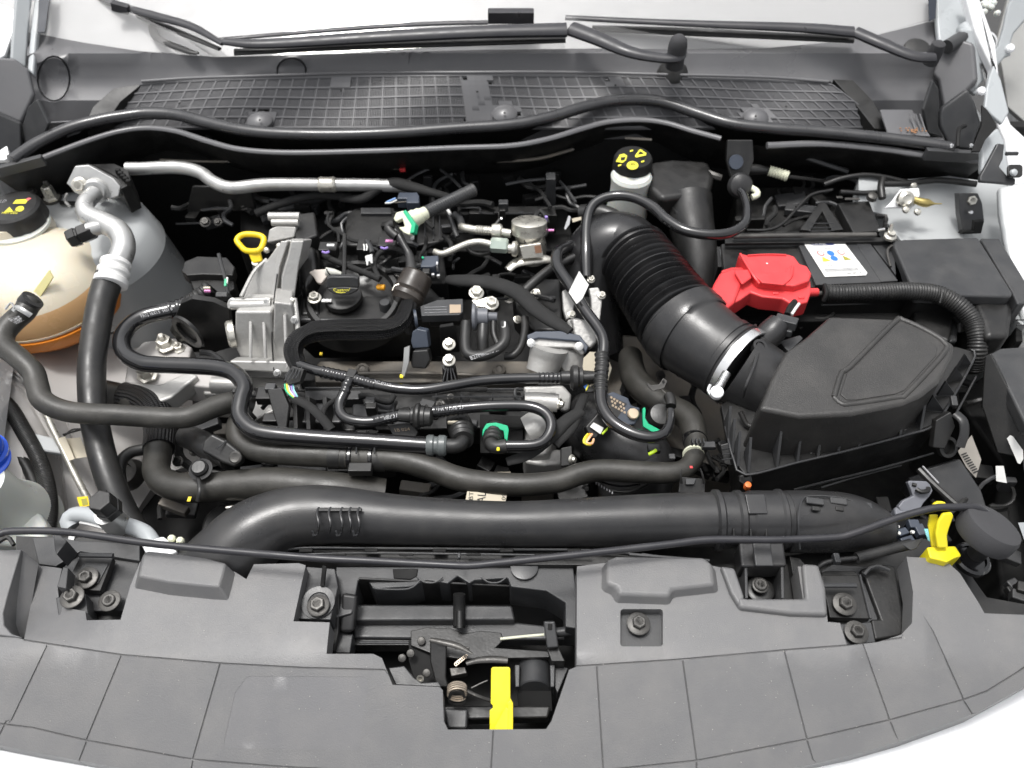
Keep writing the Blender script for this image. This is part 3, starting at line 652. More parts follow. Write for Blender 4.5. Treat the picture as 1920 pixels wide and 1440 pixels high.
bolt(1197, 1170, -.006, 13, STD, (0, -.05, 1), 1.7); bolt(136, 1120, -.012, 13, STD, (0, -.05, 1), 1.7)
bolt(1605, 1186, -.012, 13, STD, (0, -.05, 1), 1.7)
B('right_screw_pad', [(1576, 1170), (1634, 1166), (1642, 1204), (1588, 1210)], -.018, .03, PLG)
B('left_clip_tab', [(118, 1062), (128, 1064), (124, 1104), (106, 1100)], .004, .02, PLG)
# bolt tower beside the latch
B('bolt_channel', [(575, 1062), (628, 1066), (634, 1100), (620, 1162), (556, 1160)], -.018, .03, PLG)
L('bolt_dish', (597, 1130, -.016), (0, -.1, 1), [(0, 31), (3, 31), (2, 20), (0, 18)], PLG, n=26)
bolt(597, 1136, -.012, 14, STD, (0, -.1, 1), 1.5)
N('bolt_slot', [(604, 1060), (612, 1062), (608, 1100), (600, 1100)], (606, 1080, -.004), (0, -.6, 1), .004, GAPM)
T('strip_lip', [(-10, 1022, -.01), (14, 1008, -.008), (26, 1022, -.008)], 4, PLD, n=6)
B('support_pad', [(60, 1008), (104, 1006), (150, 1014), (262, 1018), (262, 1052), (210, 1044), (150, 1034), (104, 1062), (72, 1058)], -.034, .03, PLG)
B('rod_post', [(100, 1004), (112, 1002), (126, 1014), (106, 1040), (102, 1030)], .012, .03, PLG)

# ---------------------------------------------------------------- latch
thing('bonnet_latch', 'black bonnet lock with springs in the middle cut-out of the trim panel', 'latch', (920, 1280, -.12))
B('well_floor', [(600, 1060), (1100, 1060), (1110, 1390), (780, 1390), (720, 1290), (600, 1250)], -.14, .01, GAPM)
B('rear_shelf', [(630, 1062), (1075, 1062), (1090, 1180), (1060, 1175), (1060, 1130), (1024, 1108), (958, 1100), (952, 1084), (890, 1088), (880, 1094), (858, 1080), (840, 1094), (800, 1088), (770, 1100), (700, 1104), (690, 1090), (672, 1088), (660, 1150), (622, 1160)], -.038, .05, PLG, bevel=.0015)
V('rear_wall', [(672, 1086), (958, 1100), (960, 1134), (676, 1134)], U(800, 1090, -.04).y - .002, .003, PLD)
B('upper_step', [(668, 1132), (960, 1134), (966, 1162), (664, 1164)], -.062, .02, PLG, bevel=.003)
B('lower_step', [(662, 1166), (970, 1166), (1078, 1178), (1080, 1200), (662, 1196)], -.075, .02, PLG, bevel=.003)
T('step_lip', [(674, 1205, -.07), (770, 1205, -.07)], 3, PLG, n=8)
B('front_step', [(664, 1196), (775, 1198), (772, 1210), (664, 1210)], -.080, .02, PLD)
N('left_column', [(640, 1112), (670, 1116), (662, 1186), (636, 1186)], (650, 1150, -.04), (0, -.55, 1), .01, SAT, bevel=.004)
B('column_foot', [(636, 1186), (662, 1188), (656, 1224), (628, 1224)], -.06, .03, PLG)
N('left_column_side', [(618, 1160), (636, 1112), (634, 1186), (626, 1222), (612, 1222)], (620, 1180, -.045), (-.2, -.4, 1), .006, PLD)
for cx in (806, 926): T('scallop', [(cx - 24, 1082, -.034), (cx - 12, 1091, -.034), (cx, 1093, -.034), (cx + 12, 1091, -.034), (cx + 24, 1082, -.034)], 1.8, PLG, n=6)
T('scallop', [(700, 1100, -.034), (706, 1104, -.034), (766, 1104, -.034), (790, 1086, -.034)], 1.8, PLG, n=6)
B('shelf_opening', [(736, 1066), (784, 1066), (782, 1080), (770, 1086), (738, 1084)], -.0365, .004, GAPM)
L('shelf_dome', (983, 1064, -.036), (0, 0, 1), [(0, 26), (4, 26), (5, 22)], PLG, n=24)
T('striker_slot', [(861, 1114, -.045), (861, 1140, -.055), (861, 1176, -.06)], 11.5, GAPM, n=12)
T('striker_bar', [(862, 1146, -.046), (862, 1178, -.052)], 7, PLD, n=10)
B('catch_plate', [(770, 1182), (800, 1176), (846, 1178), (870, 1188), (900, 1182), (940, 1186), (944, 1200), (930, 1214), (1050, 1222), (1050, 1232), (870, 1236), (820, 1230), (770, 1210)], -.064, .006, PLD)
N('latch_body', [(766, 1200), (806, 1198), (812, 1240), (826, 1270), (830, 1290), (780, 1286), (766, 1240)], (790, 1240, -.075), (0, -.4, 1), .01, GAPM)
N('catch_upright', [(806, 1200), (838, 1204), (836, 1270), (842, 1290), (818, 1288), (806, 1240)], (820, 1240, -.055), (0, -.5, 1), .006, PLD, bevel=.002)
T('catch_hook', [(806, 1199, -.045, 4), (830, 1204, -.044, 6), (860, 1212, -.044, 6), (886, 1226, -.045, 2)], 6, STD, flat=.5, n=8)
T('second_hook', [(874, 1244, -.06, 4), (895, 1238, -.06, 6), (925, 1236, -.06, 7), (952, 1238, -.06, 6)], 6, STD, flat=.5, n=8)
T('release_cable', [(938, 1198, -.06), (975, 1194, -.06), (1020, 1190, -.06)], 2.6, IVO, n=8)
T('cable_sheath', [(1040, 1186, -.058), (1080, 1182, -.058)], 9, PLG, n=12)
N('cable_clip', [(1019, 1165), (1041, 1165), (1048, 1214), (1026, 1216)], (1030, 1190, -.04), (0, -.5, 1), .012, PLG, bevel=.002)
N('clip_window', [(1027, 1169), (1036, 1169), (1036, 1182), (1027, 1182)], (1030, 1190, -.0395), (0, -.5, 1), .002, GAPM)
B('clip_base', [(1026, 1216), (1048, 1214), (1060, 1240), (1034, 1240)], -.055, .02, PLD)
T('cam_arch', [(842, 1232, -.07), (850, 1220, -.066), (866, 1214, -.064), (880, 1216, -.064)], 2.5, STD, n=8)
B('cam_seat', [(842, 1252), (872, 1250), (876, 1262), (846, 1268)], -.07, .01, STD)
sweep('small_spring', [tuple(U(854 + 20 * t + 3.0 * math.cos(t * 44), 1246 - 16 * t + 3.0 * math.sin(t * 44), -.056)) + (.0006,) for t in [i / 60 for i in range(61)]], COP, n=6, step=.001)
ps = []
for i in range(64):
    a = i / 16 * 2 * math.pi; c = U(857, 1288 + i * .26, -.055 - i * .00006); ps.append((c.x + .0100 * math.cos(a), c.y + .0045 * math.sin(a), c.z + .0045 * math.sin(a), .00105))
sweep('coil_spring', ps, COP, n=6, step=.002)
L('spring_hub', (857, 1308, -.062), (0, -.8, .6), [(-14, 17), (4, 17), (4, 12), (0, 11)], PLD, n=20)
T('spring_tail', [(876, 1296, -.06), (898, 1306, -.06), (920, 1314, -.065)], 3.5, STD, n=8); T('spring_tail', [(884, 1290, -.056), (900, 1282, -.055), (914, 1276, -.055)], 1.6, STD, n=6)
B('front_beam', [(832, 1322), (1034, 1322), (1028, 1346), (832, 1350)], -.088, .02, PLD, bevel=.003)
B('hub_block', [(832, 1326), (878, 1328), (876, 1366), (838, 1366)], -.075, .03, PLG, bevel=.003)
p = U(1000, 1270, -.065)
L('roller_guard', (1001, 1262, -.085), (0, -1, .25), [(-14, 30), (34, 30), (36, 28)], PLG, n=30)
for x in (970, 1036): B('guard_flange', [(x - 5, 1246), (x + 5, 1246), (x + 4, 1288), (x - 4, 1288)], -.066, .01, PLG)
N('guard_face', [(970, 1286), (1034, 1286), (1036, 1334), (972, 1334)], (1000, 1310, -.085), (0, -.6, 1), .01, GAPM)
B('side_shelf', [(1038, 1246), (1066, 1252), (1046, 1300), (1040, 1290)], -.075, .02, PLG)
B('left_flap', [(728, 1252), (758, 1248), (776, 1270), (790, 1280), (822, 1278), (828, 1288), (742, 1284)], -.05, .01, PLG)
for x, y in ((754, 1234), (790, 1202), (770, 1225), (800, 1262)): L('rivet', (x, y, -.06), (0, -.4, 1), [(0, 8), (3, 7), (4, 3)], STD, n=12)
L('ring', (788, 1272, -.055), (0, -.7, .7), [(0, 7), (2, 7), (2, 4), (0, 4)], STE, n=14)
free()
thing('release_lever', 'bright yellow bonnet release lever sticking down over the front cut-out', 'lever', (940, 1370, -.05))
N('upper_blade', [(921, 1254), (924, 1251), (954, 1251), (957, 1254), (957, 1310), (960, 1314), (960, 1371), (918, 1371), (918, 1332), (924, 1328), (924, 1322), (920, 1320)], (940, 1320, -.030), (0, -.55, 1), .003, YLB, bevel=.001)
N('folded_lip', [(951, 1318), (958, 1312), (962, 1318), (962, 1370), (950, 1370)], (955, 1340, -.026), (0, -.55, 1), .004, YLB, bevel=.001)
N('folded_gusset', [(926, 1366), (948, 1326), (953, 1330), (952, 1368), (930, 1369)], (940, 1345, -.028), (-.25, -.5, 1), .002, YLB, bevel=.0005)

# ---------------------------------------------------------------- intake duct
thing('intake_duct', 'long satin black air duct lying across the front of the engine', 'air duct', (960, 1000, -.05))
T('duct_pipe', [(395, 1085, -.05, 78), (425, 1052, -.035, 74), (475, 1004, -.02, 68), (540, 972, -.012, 58), (620, 965, -.010, 54), (760, 975, -.010, 46), (950, 982, -.010, 42), (1120, 978, -.010, 46), (1250, 975, -.010, 50), (1345, 974, -.010, 51)], 50, SAT, n=40, step=.006)
for i, x in enumerate((596, 618, 640, 656, 672)):
    hk = (i % 2 == 0)
    T('cable_comb', [(x + 2, 952, .026), (x - 2, 962, .0275), (x + 2, 982, .026), (x - 1, 1000, .016)] + ([(x - 8, 1004, .016), (x - 10, 994, .02)] if hk else []), 2.6, GLO, n=7)
rbox('comb_rail', (636, 956, .026), (86, 8, 5), PLD)
B('duct_mark', [(870, 940), (872, 940), (872, 941), (870, 941)], .02, .001, PLG, bevel=0)
L('coupling', (1335, 975, -.010), (1, 0, 0), [(0, 52), (4, 57), (12, 57), (16, 52), (40, 52), (44, 56), (52, 56), (56, 52), (66, 52), (70, 55), (118, 55), (122, 58), (128, 58), (131, 54), (140, 54)], SAT, n=48)
N('duct_window', [(1397, 926), (1434, 926), (1440, 963), (1404, 963)], (1418, 944, .0268), (0, -.15, 1), .002, GLO, bevel=.001)
T('tail_hose', [(1472, 978, -.012, 58), (1540, 978, -.014, 58), (1590, 980, -.018, 54), (1630, 988, -.026, 46), (1662, 998, -.034, 32), (1670, 1002, -.036, 20)], 56, SAT, n=44, step=.004)
T('tail_seam', [(1500, 1030, .0), (1497, 980, .026), (1503, 940, .027), (1520, 930, .025), (1580, 934, .02), (1640, 955, .005)], 1.6, PLG, n=6)
for x, y, w, z in ((1528, 940, 34, .027), (1572, 940, 32, .022), (1622, 948, 26, .010)):
    rbox('hose_tab', (x, y, z), (w, 14, 6), PLG, ax=(1, -.12, -.05)); rbox('hose_tab', (x + 2, y + 14, z), (16, 10, 5), PLD, ax=(1, -.12, -.05))
for x in (1376, 1408, 1437): rbox('collar_clip', (x, 1000, .010), (5, 18, 5), PLD, upv=(0, -.6, 1))
B('duct_bracket', [(1385, 1016), (1470, 1016), (1476, 1060), (1390, 1062)], .000, .03, SAT, bevel=.003)
rbox('bracket_strap', (1430, 1040, .01), (34, 44, 8), PLG, upv=(0, -.3, 1))
# ---------------------------------------------------------------- prop rod
hose('prop_rod', 'thin black bonnet prop rod lying across the whole front of the bay', [(-30, 998, .035), (0, 1001, .035), (22, 996, .035), (130, 998, .035), (300, 1021, .035), (560, 1044, .035), (700, 1052, .035), (850, 1060, .035), (890, 1060, .035), (930, 1056, .035), (1100, 1038, .035), (1250, 1021, .035), (1330, 1012, .035), (1450, 1012, .035), (1560, 1008, .036), (1600, 1000, .038), (1680, 972, .043), (1750, 953, .048), (1790, 951, .048), (1826, 951, .046), (1850, 962, .036), (1856, 975, .02)], 7.0, ARM, 'prop rod', n=14)
thing('prop_rod_clip', 'bright yellow plastic clip holding the prop rod by the rubber stop', 'clip', (1765, 1050, -.02))
B('clip_base', [(1738, 1025), (1792, 1023), (1804, 1042), (1790, 1046), (1776, 1054), (1762, 1050), (1744, 1046)], .010, .03, YLB, bevel=.002)
N('front_tongue', [(1759, 1028), (1755, 1000), (1760, 978), (1770, 963), (1786, 961), (1789, 968), (1781, 990), (1777, 1004), (1779, 1028)], (1768, 1026, .018), (.1, -.75, .65), .005, YLB, bevel=.002)
N('rear_tongue', [(1747, 1028), (1740, 985), (1744, 966), (1760, 966), (1756, 1000), (1757, 1028)], (1750, 1026, .006), (-.2, -.75, .6), .004, YLB, bevel=.0015)
N('tongue_tip', [(1750, 950), (1753, 943), (1760, 940), (1770, 940), (1776, 944), (1777, 951)], (1764, 950, .046), (0, -.6, .8), .006, YLB, bevel=.002)
thing('rubber_stop', 'big round black rubber bump stop on a post at the front right corner', 'rubber stop', (1818, 1060, -.05))
L('post', (1812, 1056, -.035), (.12, .05, 1), [(0, 26), (22, 26), (26, 24), (26, 17), (60, 17)], RUBB, n=28)
L('collar', (1818, 1052, -.02), (.1, 0, 1), [(0, 34), (10, 34), (14, 30), (14, 25), (10, 25)], GLO, n=28)
L('pad', (1836, 1012, .020), (.35, .25, 1), [(-2, 38), (4, 50), (12, 54), (36, 54), (44, 51), (47, 45), (47.5, 20)], FOAM, n=40)
thing('loom_tube', 'short black cable sleeve above the right bolted pocket', 'cable sleeve', (1600, 1050, -.03))
T('sleeve', [(1606, 1046, -.01), (1660, 1032, -.008), (1708, 1020, -.006)], 10, RUBB, n=14)
T('cable', [(1532, 1066, -.02), (1545, 1056, -.015), (1570, 1050, -.012), (1606, 1046, -.01)], 5, PLD, n=10)
rbox('sleeve_clip', (1568, 1048, -.008), (12, 20, 14), PLG)
N('sleeve_tongue', [(1690, 1020), (1732, 1008), (1720, 1028), (1708, 1032)], (1710, 1020, .0), (0, -.3, 1), .003, PLG)
# ================================================================ LEFT SIDE
free()
thing('coolant_tank', 'cloudy round coolant expansion tank with a black screw cap and orange lower half', 'coolant tank', (85, 560, -.20))
tc_ = U(86, 545, -.085)
tp = [(-78, 40), (-72, 76), (-58, 104), (-36, 124), (-4, 130)]
L('tank_bottom', tc_, (0, 0, 1), tp, ORA, n=64)
L('seam_flange', tc_, (0, 0, 1), [(-34, 120), (-30, 132), (-10, 138), (-4, 137), (-4, 128)], ORA, n=64, bevel=0)
L('tank_top', tc_, (-.02, 0, 1), [(44, 121), (58, 112), (74, 96), (86, 74), (94, 50), (97, 20)], TANK, n=64, sharp=60)
L('fluid_band', tc_, (-.02, 0, 1), [(-4, 132), (4, 132), (16, 130.5), (38, 124), (44, 121)], FLUID, n=64, sharp=60)
L('weld_seam', tc_, (-.02, 0, 1), [(-2, 133.5), (2, 133.5)], TANK, n=64)
L('neck', (34, 440, -.03), (0, 0, 1), [(-20, 72), (10, 66), (30, 63), (44, 60), (50, 58)], TANK, n=48)
capz = .012; L('cap_collar', (36, 424, -.003), (0, 0, 1), [(0, 56), (6, 56)], TANKW, n=40)
cp_ = []
cc = U(38, 414, .0); s_ = mpp(cc); vv = []; ff = []; nn = 72
for h, r in ((0, 51), (4, 53), (24, 51), (31, 48), (35, 43)):
    for k in range(nn):
        th = 2 * math.pi * k / nn; q = r * (1 - (.035 if (k % 12) in (0, 1) and h < 30 else 0)); vv.append(cc + Vector((math.cos(th) * q * s_, math.sin(th) * q * s_, h * s_)))
for i in range(4):
    for k in range(nn): ff.append((i * nn + k, i * nn + (k + 1) % nn, (i + 1) * nn + (k + 1) % nn, (i + 1) * nn + k))
ff.append(tuple(4 * nn + k for k in range(nn))); cap = obj('screw_cap', vv, ff, PLD, sharp=28)
zc = cc.z + 35 * s_
text('warning_print', '\u25B2\u25CF', [(8, 389), (46, 385), (44, 396), (6, 399)], zc, INKY, cap)
text('warning_print', 'HOT DEG', [(5, 397), (34, 395), (32, 401), (3, 401)], zc, INKY, cap)
N('warning_panel', [(24, 382), (30, 375), (54, 373), (48, 382)], (36, 380, zc), (0, 0, 1), -.0004, INKY, cap, bevel=0)
N('warning_panel', [(48, 374), (54, 371), (59, 372), (52, 377)], (50, 374, zc), (0, 0, 1), -.0005, INKR, cap, bevel=0)
text('warning_print', 'COLD', [(-14, 376), (14, 374), (10, 379), (-20, 383)], zc, GRY, cap)
N('side_pad', [(52, 560), (92, 505), (100, 520), (66, 572)], (75, 540, -.015), (.1, -.8, .6), .003, mat('yellowed_plastic', (.68, .62, .30), .35, sss=.2), bevel=.001)
B('tank_bracket', [(178, 604), (226, 612), (230, 618), (190, 626)], -.10, .006, PLD)
B('tank_bracket', [(60, 664), (122, 656), (138, 690), (105, 700), (70, 700)], -.16, .03, PLD)

free()
h = thing('tank_hose', 'dark grey hose running from the coolant tank nipple round to the engine', 'hose', (240, 780, -.1))
T('hose', [(56, 566, .020), (46, 584, .018), (26, 602, .012), (8, 624, .008), (8, 648, .004), (36, 672, .0), (62, 698, -.008), (70, 724, -.014), (82, 752, -.02), (130, 772, -.026), (220, 778, -.03), (320, 784, -.034), (360, 780, -.034), (400, 764, -.038), (440, 754, -.045), (470, 762, -.06)], 20, RUB, n=24)
ho = L('hose_end', (52, 572, .02), (.45, .25, .35), [(0, 20.5), (16, 20.5), (17, 14)], RUBB, n=24)
T('spring_clip', [(24, 583, .036), (30, 576, .040), (44, 583, .040), (58, 592, .032)], 5, ALB, flat=.4, n=8); T('clip_ear', [(10, 580, .036), (20, 568, .040), (28, 578, .040)], 2.2, ALB, n=6)
text('hose_print', 'S05 54K C2', [(20, 603), (14, 598), (36, 592), (42, 598)], .0355, GRY)
text('hose_print', '(U-0A)', [(30, 608), (24, 604), (40, 596), (46, 600)], .034, GRY)

free()
thing('air_con_pipe', 'pale aluminium air conditioning pipe with white crimp ending in a thick black hose', 'air conditioning pipe', (190, 600, -.1))
T('flexible_hose', [(205, 520, -.005, 26), (192, 560, -.012), (180, 620, -.028), (172, 690, -.045), (175, 770, -.065), (188, 840, -.085), (206, 900, -.10), (232, 960, -.12), (262, 1010, -.14)], 25, RUBB, n=30)
T('alu_pipe', [(178, 362, .035, 15), (160, 382, .038, 16), (164, 402, .034, 18), (190, 416, .028, 20), (222, 434, .022, 21), (232, 462, .014, 21), (222, 492, .006, 22), (212, 512, .0, 22)], 21, ALB, n=28)
L('block_socket', (178, 358, .034), (.2, -.7, .4), [(-20, 24), (6, 22), (10, 18)], ALB, n=26)
cr_ = L('crimp_ferrule', (219, 488, .008), U(205, 540, -.008) - U(219, 488, .008), [(0, 23), (4, 27), (10, 28), (14, 25), (18, 25), (22, 29), (28, 29), (32, 26), (36, 26), (40, 30), (50, 30), (52, 27)], mat('white_crimp', (.72, .72, .71), .4), n=32)
L('service_stub', (200, 422, .028), (-1, -.3, -.1), [(0, 15), (34, 14)], ALB, n=22)
vc = L('valve_cap', (176, 430, .024), (-1, -.42, -.22), [(0, 15), (4, 18), (26, 18), (28, 15), (32, 15), (32, 19), (46, 18), (49, 15)], PLD, n=6, rot=.2, bevel=.0006)
L('cap_dimple', (131, 445, .012), (-1, -.42, -.22), [(0, 2.5), (2, 2.5)], GAPM, vc, n=8)
N('flange_block', [(124, 344), (140, 311), (166, 309), (212, 334), (226, 350), (222, 368), (206, 374), (186, 366), (160, 364), (146, 364)], (170, 340, .042), (.1, -.75, .6), .02, ALB, bevel=.002)
N('flange_gasket', [(142, 310), (166, 307), (216, 332), (230, 350), (226, 360), (214, 338), (166, 313), (144, 315)], (170, 330, .040), (.1, -.75, .6), .024, PLD, bevel=.001)
bolt(150, 348, .046, 11, STE, (.1, -.75, .6), 1.4)
B('expansion_valve', [(160, 308), (214, 306), (240, 318), (246, 344), (226, 354), (212, 334), (170, 310)], .03, .05, PLD, bevel=.003)
for k in range(5): rbox('valve_lug', (222 + k * 5, 322 + k * 5, .035), (9, 8, 12), GAPM)
hose('valve_strap', 'thin bent grey strap behind the left strut tower', [(126, 364, .0), (122, 372, .0), (124, 380, .0), (130, 386, .0)], 3, ALB, 'strap', n=8)
free(); thing('strut_nut', 'tall hex nut on a stud at the top of the left strut tower', 'nut', (98, 372, -.03))
L('stud', (98, 366, -.02), (0, 0, 1), [(0, 6), (30, 5), (33, 3)], STD, n=12); L('nut', (98, 372, -.025), (0, 0, 1), [(0, 15), (4, 14), (6, 11), (26, 10), (28, 8)], STE, n=6)
L('washer', (98, 374, -.028), (0, 0, 1), [(0, 18), (4, 17)], STD, n=20)
B('tower_recess', [(108, 376), (156, 378), (156, 384), (112, 382)], -.022, .002, GAPM, bevel=0)

hose('refrigerant_line', 'bright steel pipe running along the bulkhead behind the engine', [(238, 316, .02), (262, 316, .02), (330, 314, .02), (372, 322, .02), (402, 342, .018), (436, 352, .016), (500, 346, .014), (600, 346, .01), (700, 347, .005), (770, 350, .0)], 12, ALB, 'pipe', n=22)
free(); solo(L('line_collar', (608, 346, .0115), (1, 0, 0), [(-10, 13), (-6, 15), (-2, 14), (14, 14), (18, 15), (22, 13)], STE, None, n=22), 'pale crimped collar halfway along the steel pipe behind the engine', 'collar')
hose('thin_rail_edge', 'thin dirty metal edge below the steel pipe at the back left', [(390, 364, -.04), (410, 360, -.04), (450, 360, -.04)], 2, PLG, 'edge strip', n=6)

thing('washer_filler', 'milky washer fluid bottle with a bright blue cap at the left edge', 'washer bottle', (10, 960, -.12))
L('filler_neck', (-16, 930, -.06), (.12, -.1, 1), [(-120, 88), (-80, 76), (-50, 62), (-10, 52), (20, 50), (60, 44)], TANKW, n=40, sharp=60)
L('blue_cap', (-26, 852, -.012), (.12, -.1, 1), [(-4, 38), (0, 40), (10, 41), (14, 36), (22, 37), (34, 38), (42, 34), (46, 24)], BLU, n=40)
L('cap_skirt', (-24, 866, -.02), (.12, -.1, 1), [(0, 41), (6, 43), (8, 40)], BLU, n=40)
B('bottle_shoulder', [(-40, 930), (30, 928), (62, 940), (84, 975), (88, 1010), (60, 1020), (-40, 1016)], -.10, .05, TANKW, bevel=.012)
T('stain', [(16, 946, -.098), (22, 952, -.098), (30, 955, -.098), (36, 957, -.098)], 1, DIR, n=5)
hose('corrugated_conduit', 'ribbed black wiring conduit curving down beside the washer bottle', [(-20, 742, -.11), (14, 760, -.11), (44, 808, -.115), (76, 868, -.12), (92, 930, -.125), (92, 980, -.13), (84, 1010, -.14)], 14, RUBB, 'conduit', corr=(.0028, .0004), n=16)
hose('washer_hose', 'plain black hose beside the ribbed conduit at the left edge', [(-10, 836, -.13), (30, 852, -.13), (58, 890, -.135), (72, 940, -.14), (74, 1000, -.15)], 11, RUBB)
thing('dip_tube', 'thin bright metal pipe with a tan paper tag slanting down the left wing', 'pipe', (130, 880, -.12))
T('pipe', [(84, 770, -.105), (100, 806, -.11), (122, 850, -.115), (146, 900, -.12), (172, 950, -.12), (184, 985, -.125)], 6.5, STE, n=14)
N('paper_tag', [(108, 824), (150, 820), (166, 856), (128, 862)], (130, 840, -.100), (0, -.5, 1), .001, CRE, bevel=0)
N('paper_wrap', [(108, 822), (122, 818), (140, 860), (130, 864)], (120, 840, -.094), (.2, -.5, 1), .001, CRE, bevel=0)
N('yellow_tag', [(144, 932), (164, 930), (168, 948), (150, 952)], (155, 940, -.10), (0, -.5, 1), .001, YEL, bevel=0)
N('tag_print', [(152, 936), (162, 934), (165, 946), (155, 948)], (155, 940, -.0995), (0, -.5, 1), .0005, mat('olive_ink', (.3, .28, .05), .6), bevel=0)
hose('wing_stay', 'thin dark line of wire tucked beside the tan paper tag', [(120, 818, -.12), (134, 806, -.12), (152, 804, -.12)], 1.6, PLD, 'wire')

thing('charging_port', 'aluminium service valve with black hex cap on a white pipe, front left', 'service valve', (210, 980, -.06))
L('port_body', (212, 976, -.02), (-.05, -.12, 1), [(-24, 24), (0, 23), (14, 22), (30, 21)], ALB, n=28)
hc = L('hex_cap', (209, 958, .002), (-.05, -.12, 1), [(0, 24), (16, 24), (18, 20), (20, 23), (46, 22), (48, 20)], PLD, n=6, rot=.3, bevel=.0007)
L('cap_dimple', (197, 921, .0325), (-.05, -.12, 1), [(-2, 3), (.5, 3)], GAPM, hc, n=8)
T('white_pipe', [(135, 990, -.05), (128, 978, -.046), (138, 966, -.042), (165, 966, -.04), (200, 978, -.038), (240, 986, -.036), (270, 998, -.034), (284, 1014, -.034), (292, 1030, -.036)], 15, HNG, n=20)
B('block_end', [(262, 1016), (306, 1004), (322, 1018), (332, 1034), (300, 1050), (276, 1044)], -.010, .03, BODW, bevel=.003)
for x, y in ((322, 1010), (338, 1014), (330, 1024)): L('block_nut', (x, y, -.012), (.3, -.4, 1), [(-8, 8), (6, 7), (9, 4)], IVO, n=8)
T('pipe_clip', [(150, 980, -.03), (170, 984, -.03), (205, 994, -.03)], 3, ALB, n=8); B('pipe_clamp', [(128, 1000), (142, 1002), (138, 1014), (126, 1012)], -.05, .02, ALB)

# lower hoses
thing('lower_radiator_hose', 'thick brown-black radiator hose bending forward under the engine', 'hose', (300, 900, -.16))
T('hose', [(170, 728, -.11, 24), (200, 738, -.11, 25), (240, 748, -.105, 26), (282, 764, -.105, 27), (300, 796, -.11, 27), (296, 850, -.105, 25), (294, 885, -.10, 25), (316, 908, -.095, 26), (370, 916, -.09, 27), (440, 910, -.088, 29), (520, 908, -.085, 32), (620, 918, -.085, 34), (720, 930, -.10, 34)], 26, RUB, n=30)
T('braided_sleeve', [(232, 744, -.105, 28), (262, 750, -.104, 29), (288, 768, -.104, 30), (300, 800, -.109, 29.5), (298, 842, -.106, 29)], 30, BRD, n=30)
T('cable_tie', [(368, 888, -.062), (372, 900, -.058), (374, 920, -.057), (370, 940, -.066)], 4, PLD, n=8, flat=.5)
rbox('yellow_mark', (355, 936, -.069), (6, 10, 1.5), YEL, bevel=0)
L('tie_button', (378, 882, -.062), (0, -.2, 1), [(0, 20), (6, 22), (8, 16), (14, 16), (18, 12)], PLD, n=20)
hose('side_loop_hose', 'small black hose looping left of the radiator hose', [(272, 842, -.12), (242, 850, -.12), (226, 870, -.12), (228, 910, -.125), (246, 960, -.13), (262, 990, -.14)], 11, RUBB)
thing('round_mount', 'round pale steel engine mount partly hidden behind the radiator hose', 'engine mount', (244, 880, -.2))
L('mount_cup', (244, 892, -.18), (0, -.3, 1), [(0, 30), (4, 32), (24, 28), (30, 24), (30, 16), (24, 14)], STD, n=30)
thing('engine_mount', 'pale metal engine mount bracket with plated nuts on studs', 'engine mount', (300, 670, -.15))
B('mount_arm', [(240, 668), (268, 640), (330, 632), (360, 650), (350, 690), (420, 700), (430, 730), (330, 720), (270, 735), (232, 715)], -.095, .04, PRIM, bevel=.004)
B('mount_web', [(236, 715), (300, 720), (356, 694), (372, 704), (320, 745), (280, 760)], -.085, .03, ALU, bevel=.004)
for x, y, z, r in ((311, 648, -.088, 14), (336, 655, -.095, 9), (277, 704, -.088, 15)):
    L('stud_nut', (x, y, z), (0, -.05, 1), [(0, r * 1.35), (3, r * 1.35), (5, r), (r * 1.3, r * .95), (r * 1.35, r * .5), (r * 2.1, r * .45), (r * 2.2, r * .3)], STE, n=6 if r > 8 else 12)
V('bracket_plate', [(318, 620), (338, 570), (360, 560), (400, 566), (430, 580), (440, 650), (400, 662), (346, 660)], U(380, 640, -.09).y, .01, PLD)
L('lifting_eye', (352, 622, -.045), (-.5, -.85, 0), [(-3, 36), (3, 36), (3, 25), (-3, 25)], PLD, n=36)
thing('vacuum_box', 'black box with pink mark on the left behind the timing cover', 'vacuum unit', (390, 520, -.12))
B('box_lid', [(340, 508), (346, 490), (370, 480), (425, 482), (440, 500), (436, 516), (380, 514), (350, 516)], -.03, .02, PLD, bevel=.002)
B('box_body', [(352, 512), (436, 512), (440, 540), (420, 552), (366, 552)], -.042, .07, PLD, bevel=.002)
V('box_front', [(354, 520), (400, 524), (410, 556), (364, 552)], U(380, 520, -.045).y - .004, .006, GAPM)
T('cable', [(410, 476, -.0), (416, 500, -.01), (424, 528, -.02), (428, 552, -.03)], 3.5, PLG, n=8)
rbox('green_mark', (423, 530, -.012), (4, 14, 4), GRN, upv=(0, -.5, 1), bevel=0); rbox('white_mark', (426, 526, -.011), (3, 12, 4), WHT, upv=(0, -.5, 1), bevel=0)
rbox('connector', (420, 556, -.03), (22, 10, 30), PLG, upv=(0, -.6, 1))
T('ribbed_nipple', [(396, 536, -.03), (384, 548, -.035), (368, 560, -.04), (350, 572, -.045)], 15, RUBB, n=20, corr=(.0065, .0008))
rbox('tan_mark', (388, 540, -.010), (12, 4, 3), CRE, bevel=0); rbox('pink_mark', (389, 546, -.012), (11, 4, 4), PNK, bevel=0)
free()
thing('breather_pipe', 'shiny black nylon pipe snaking from the left nipple along the front of the engine', 'breather pipe', (400, 800, -.12))
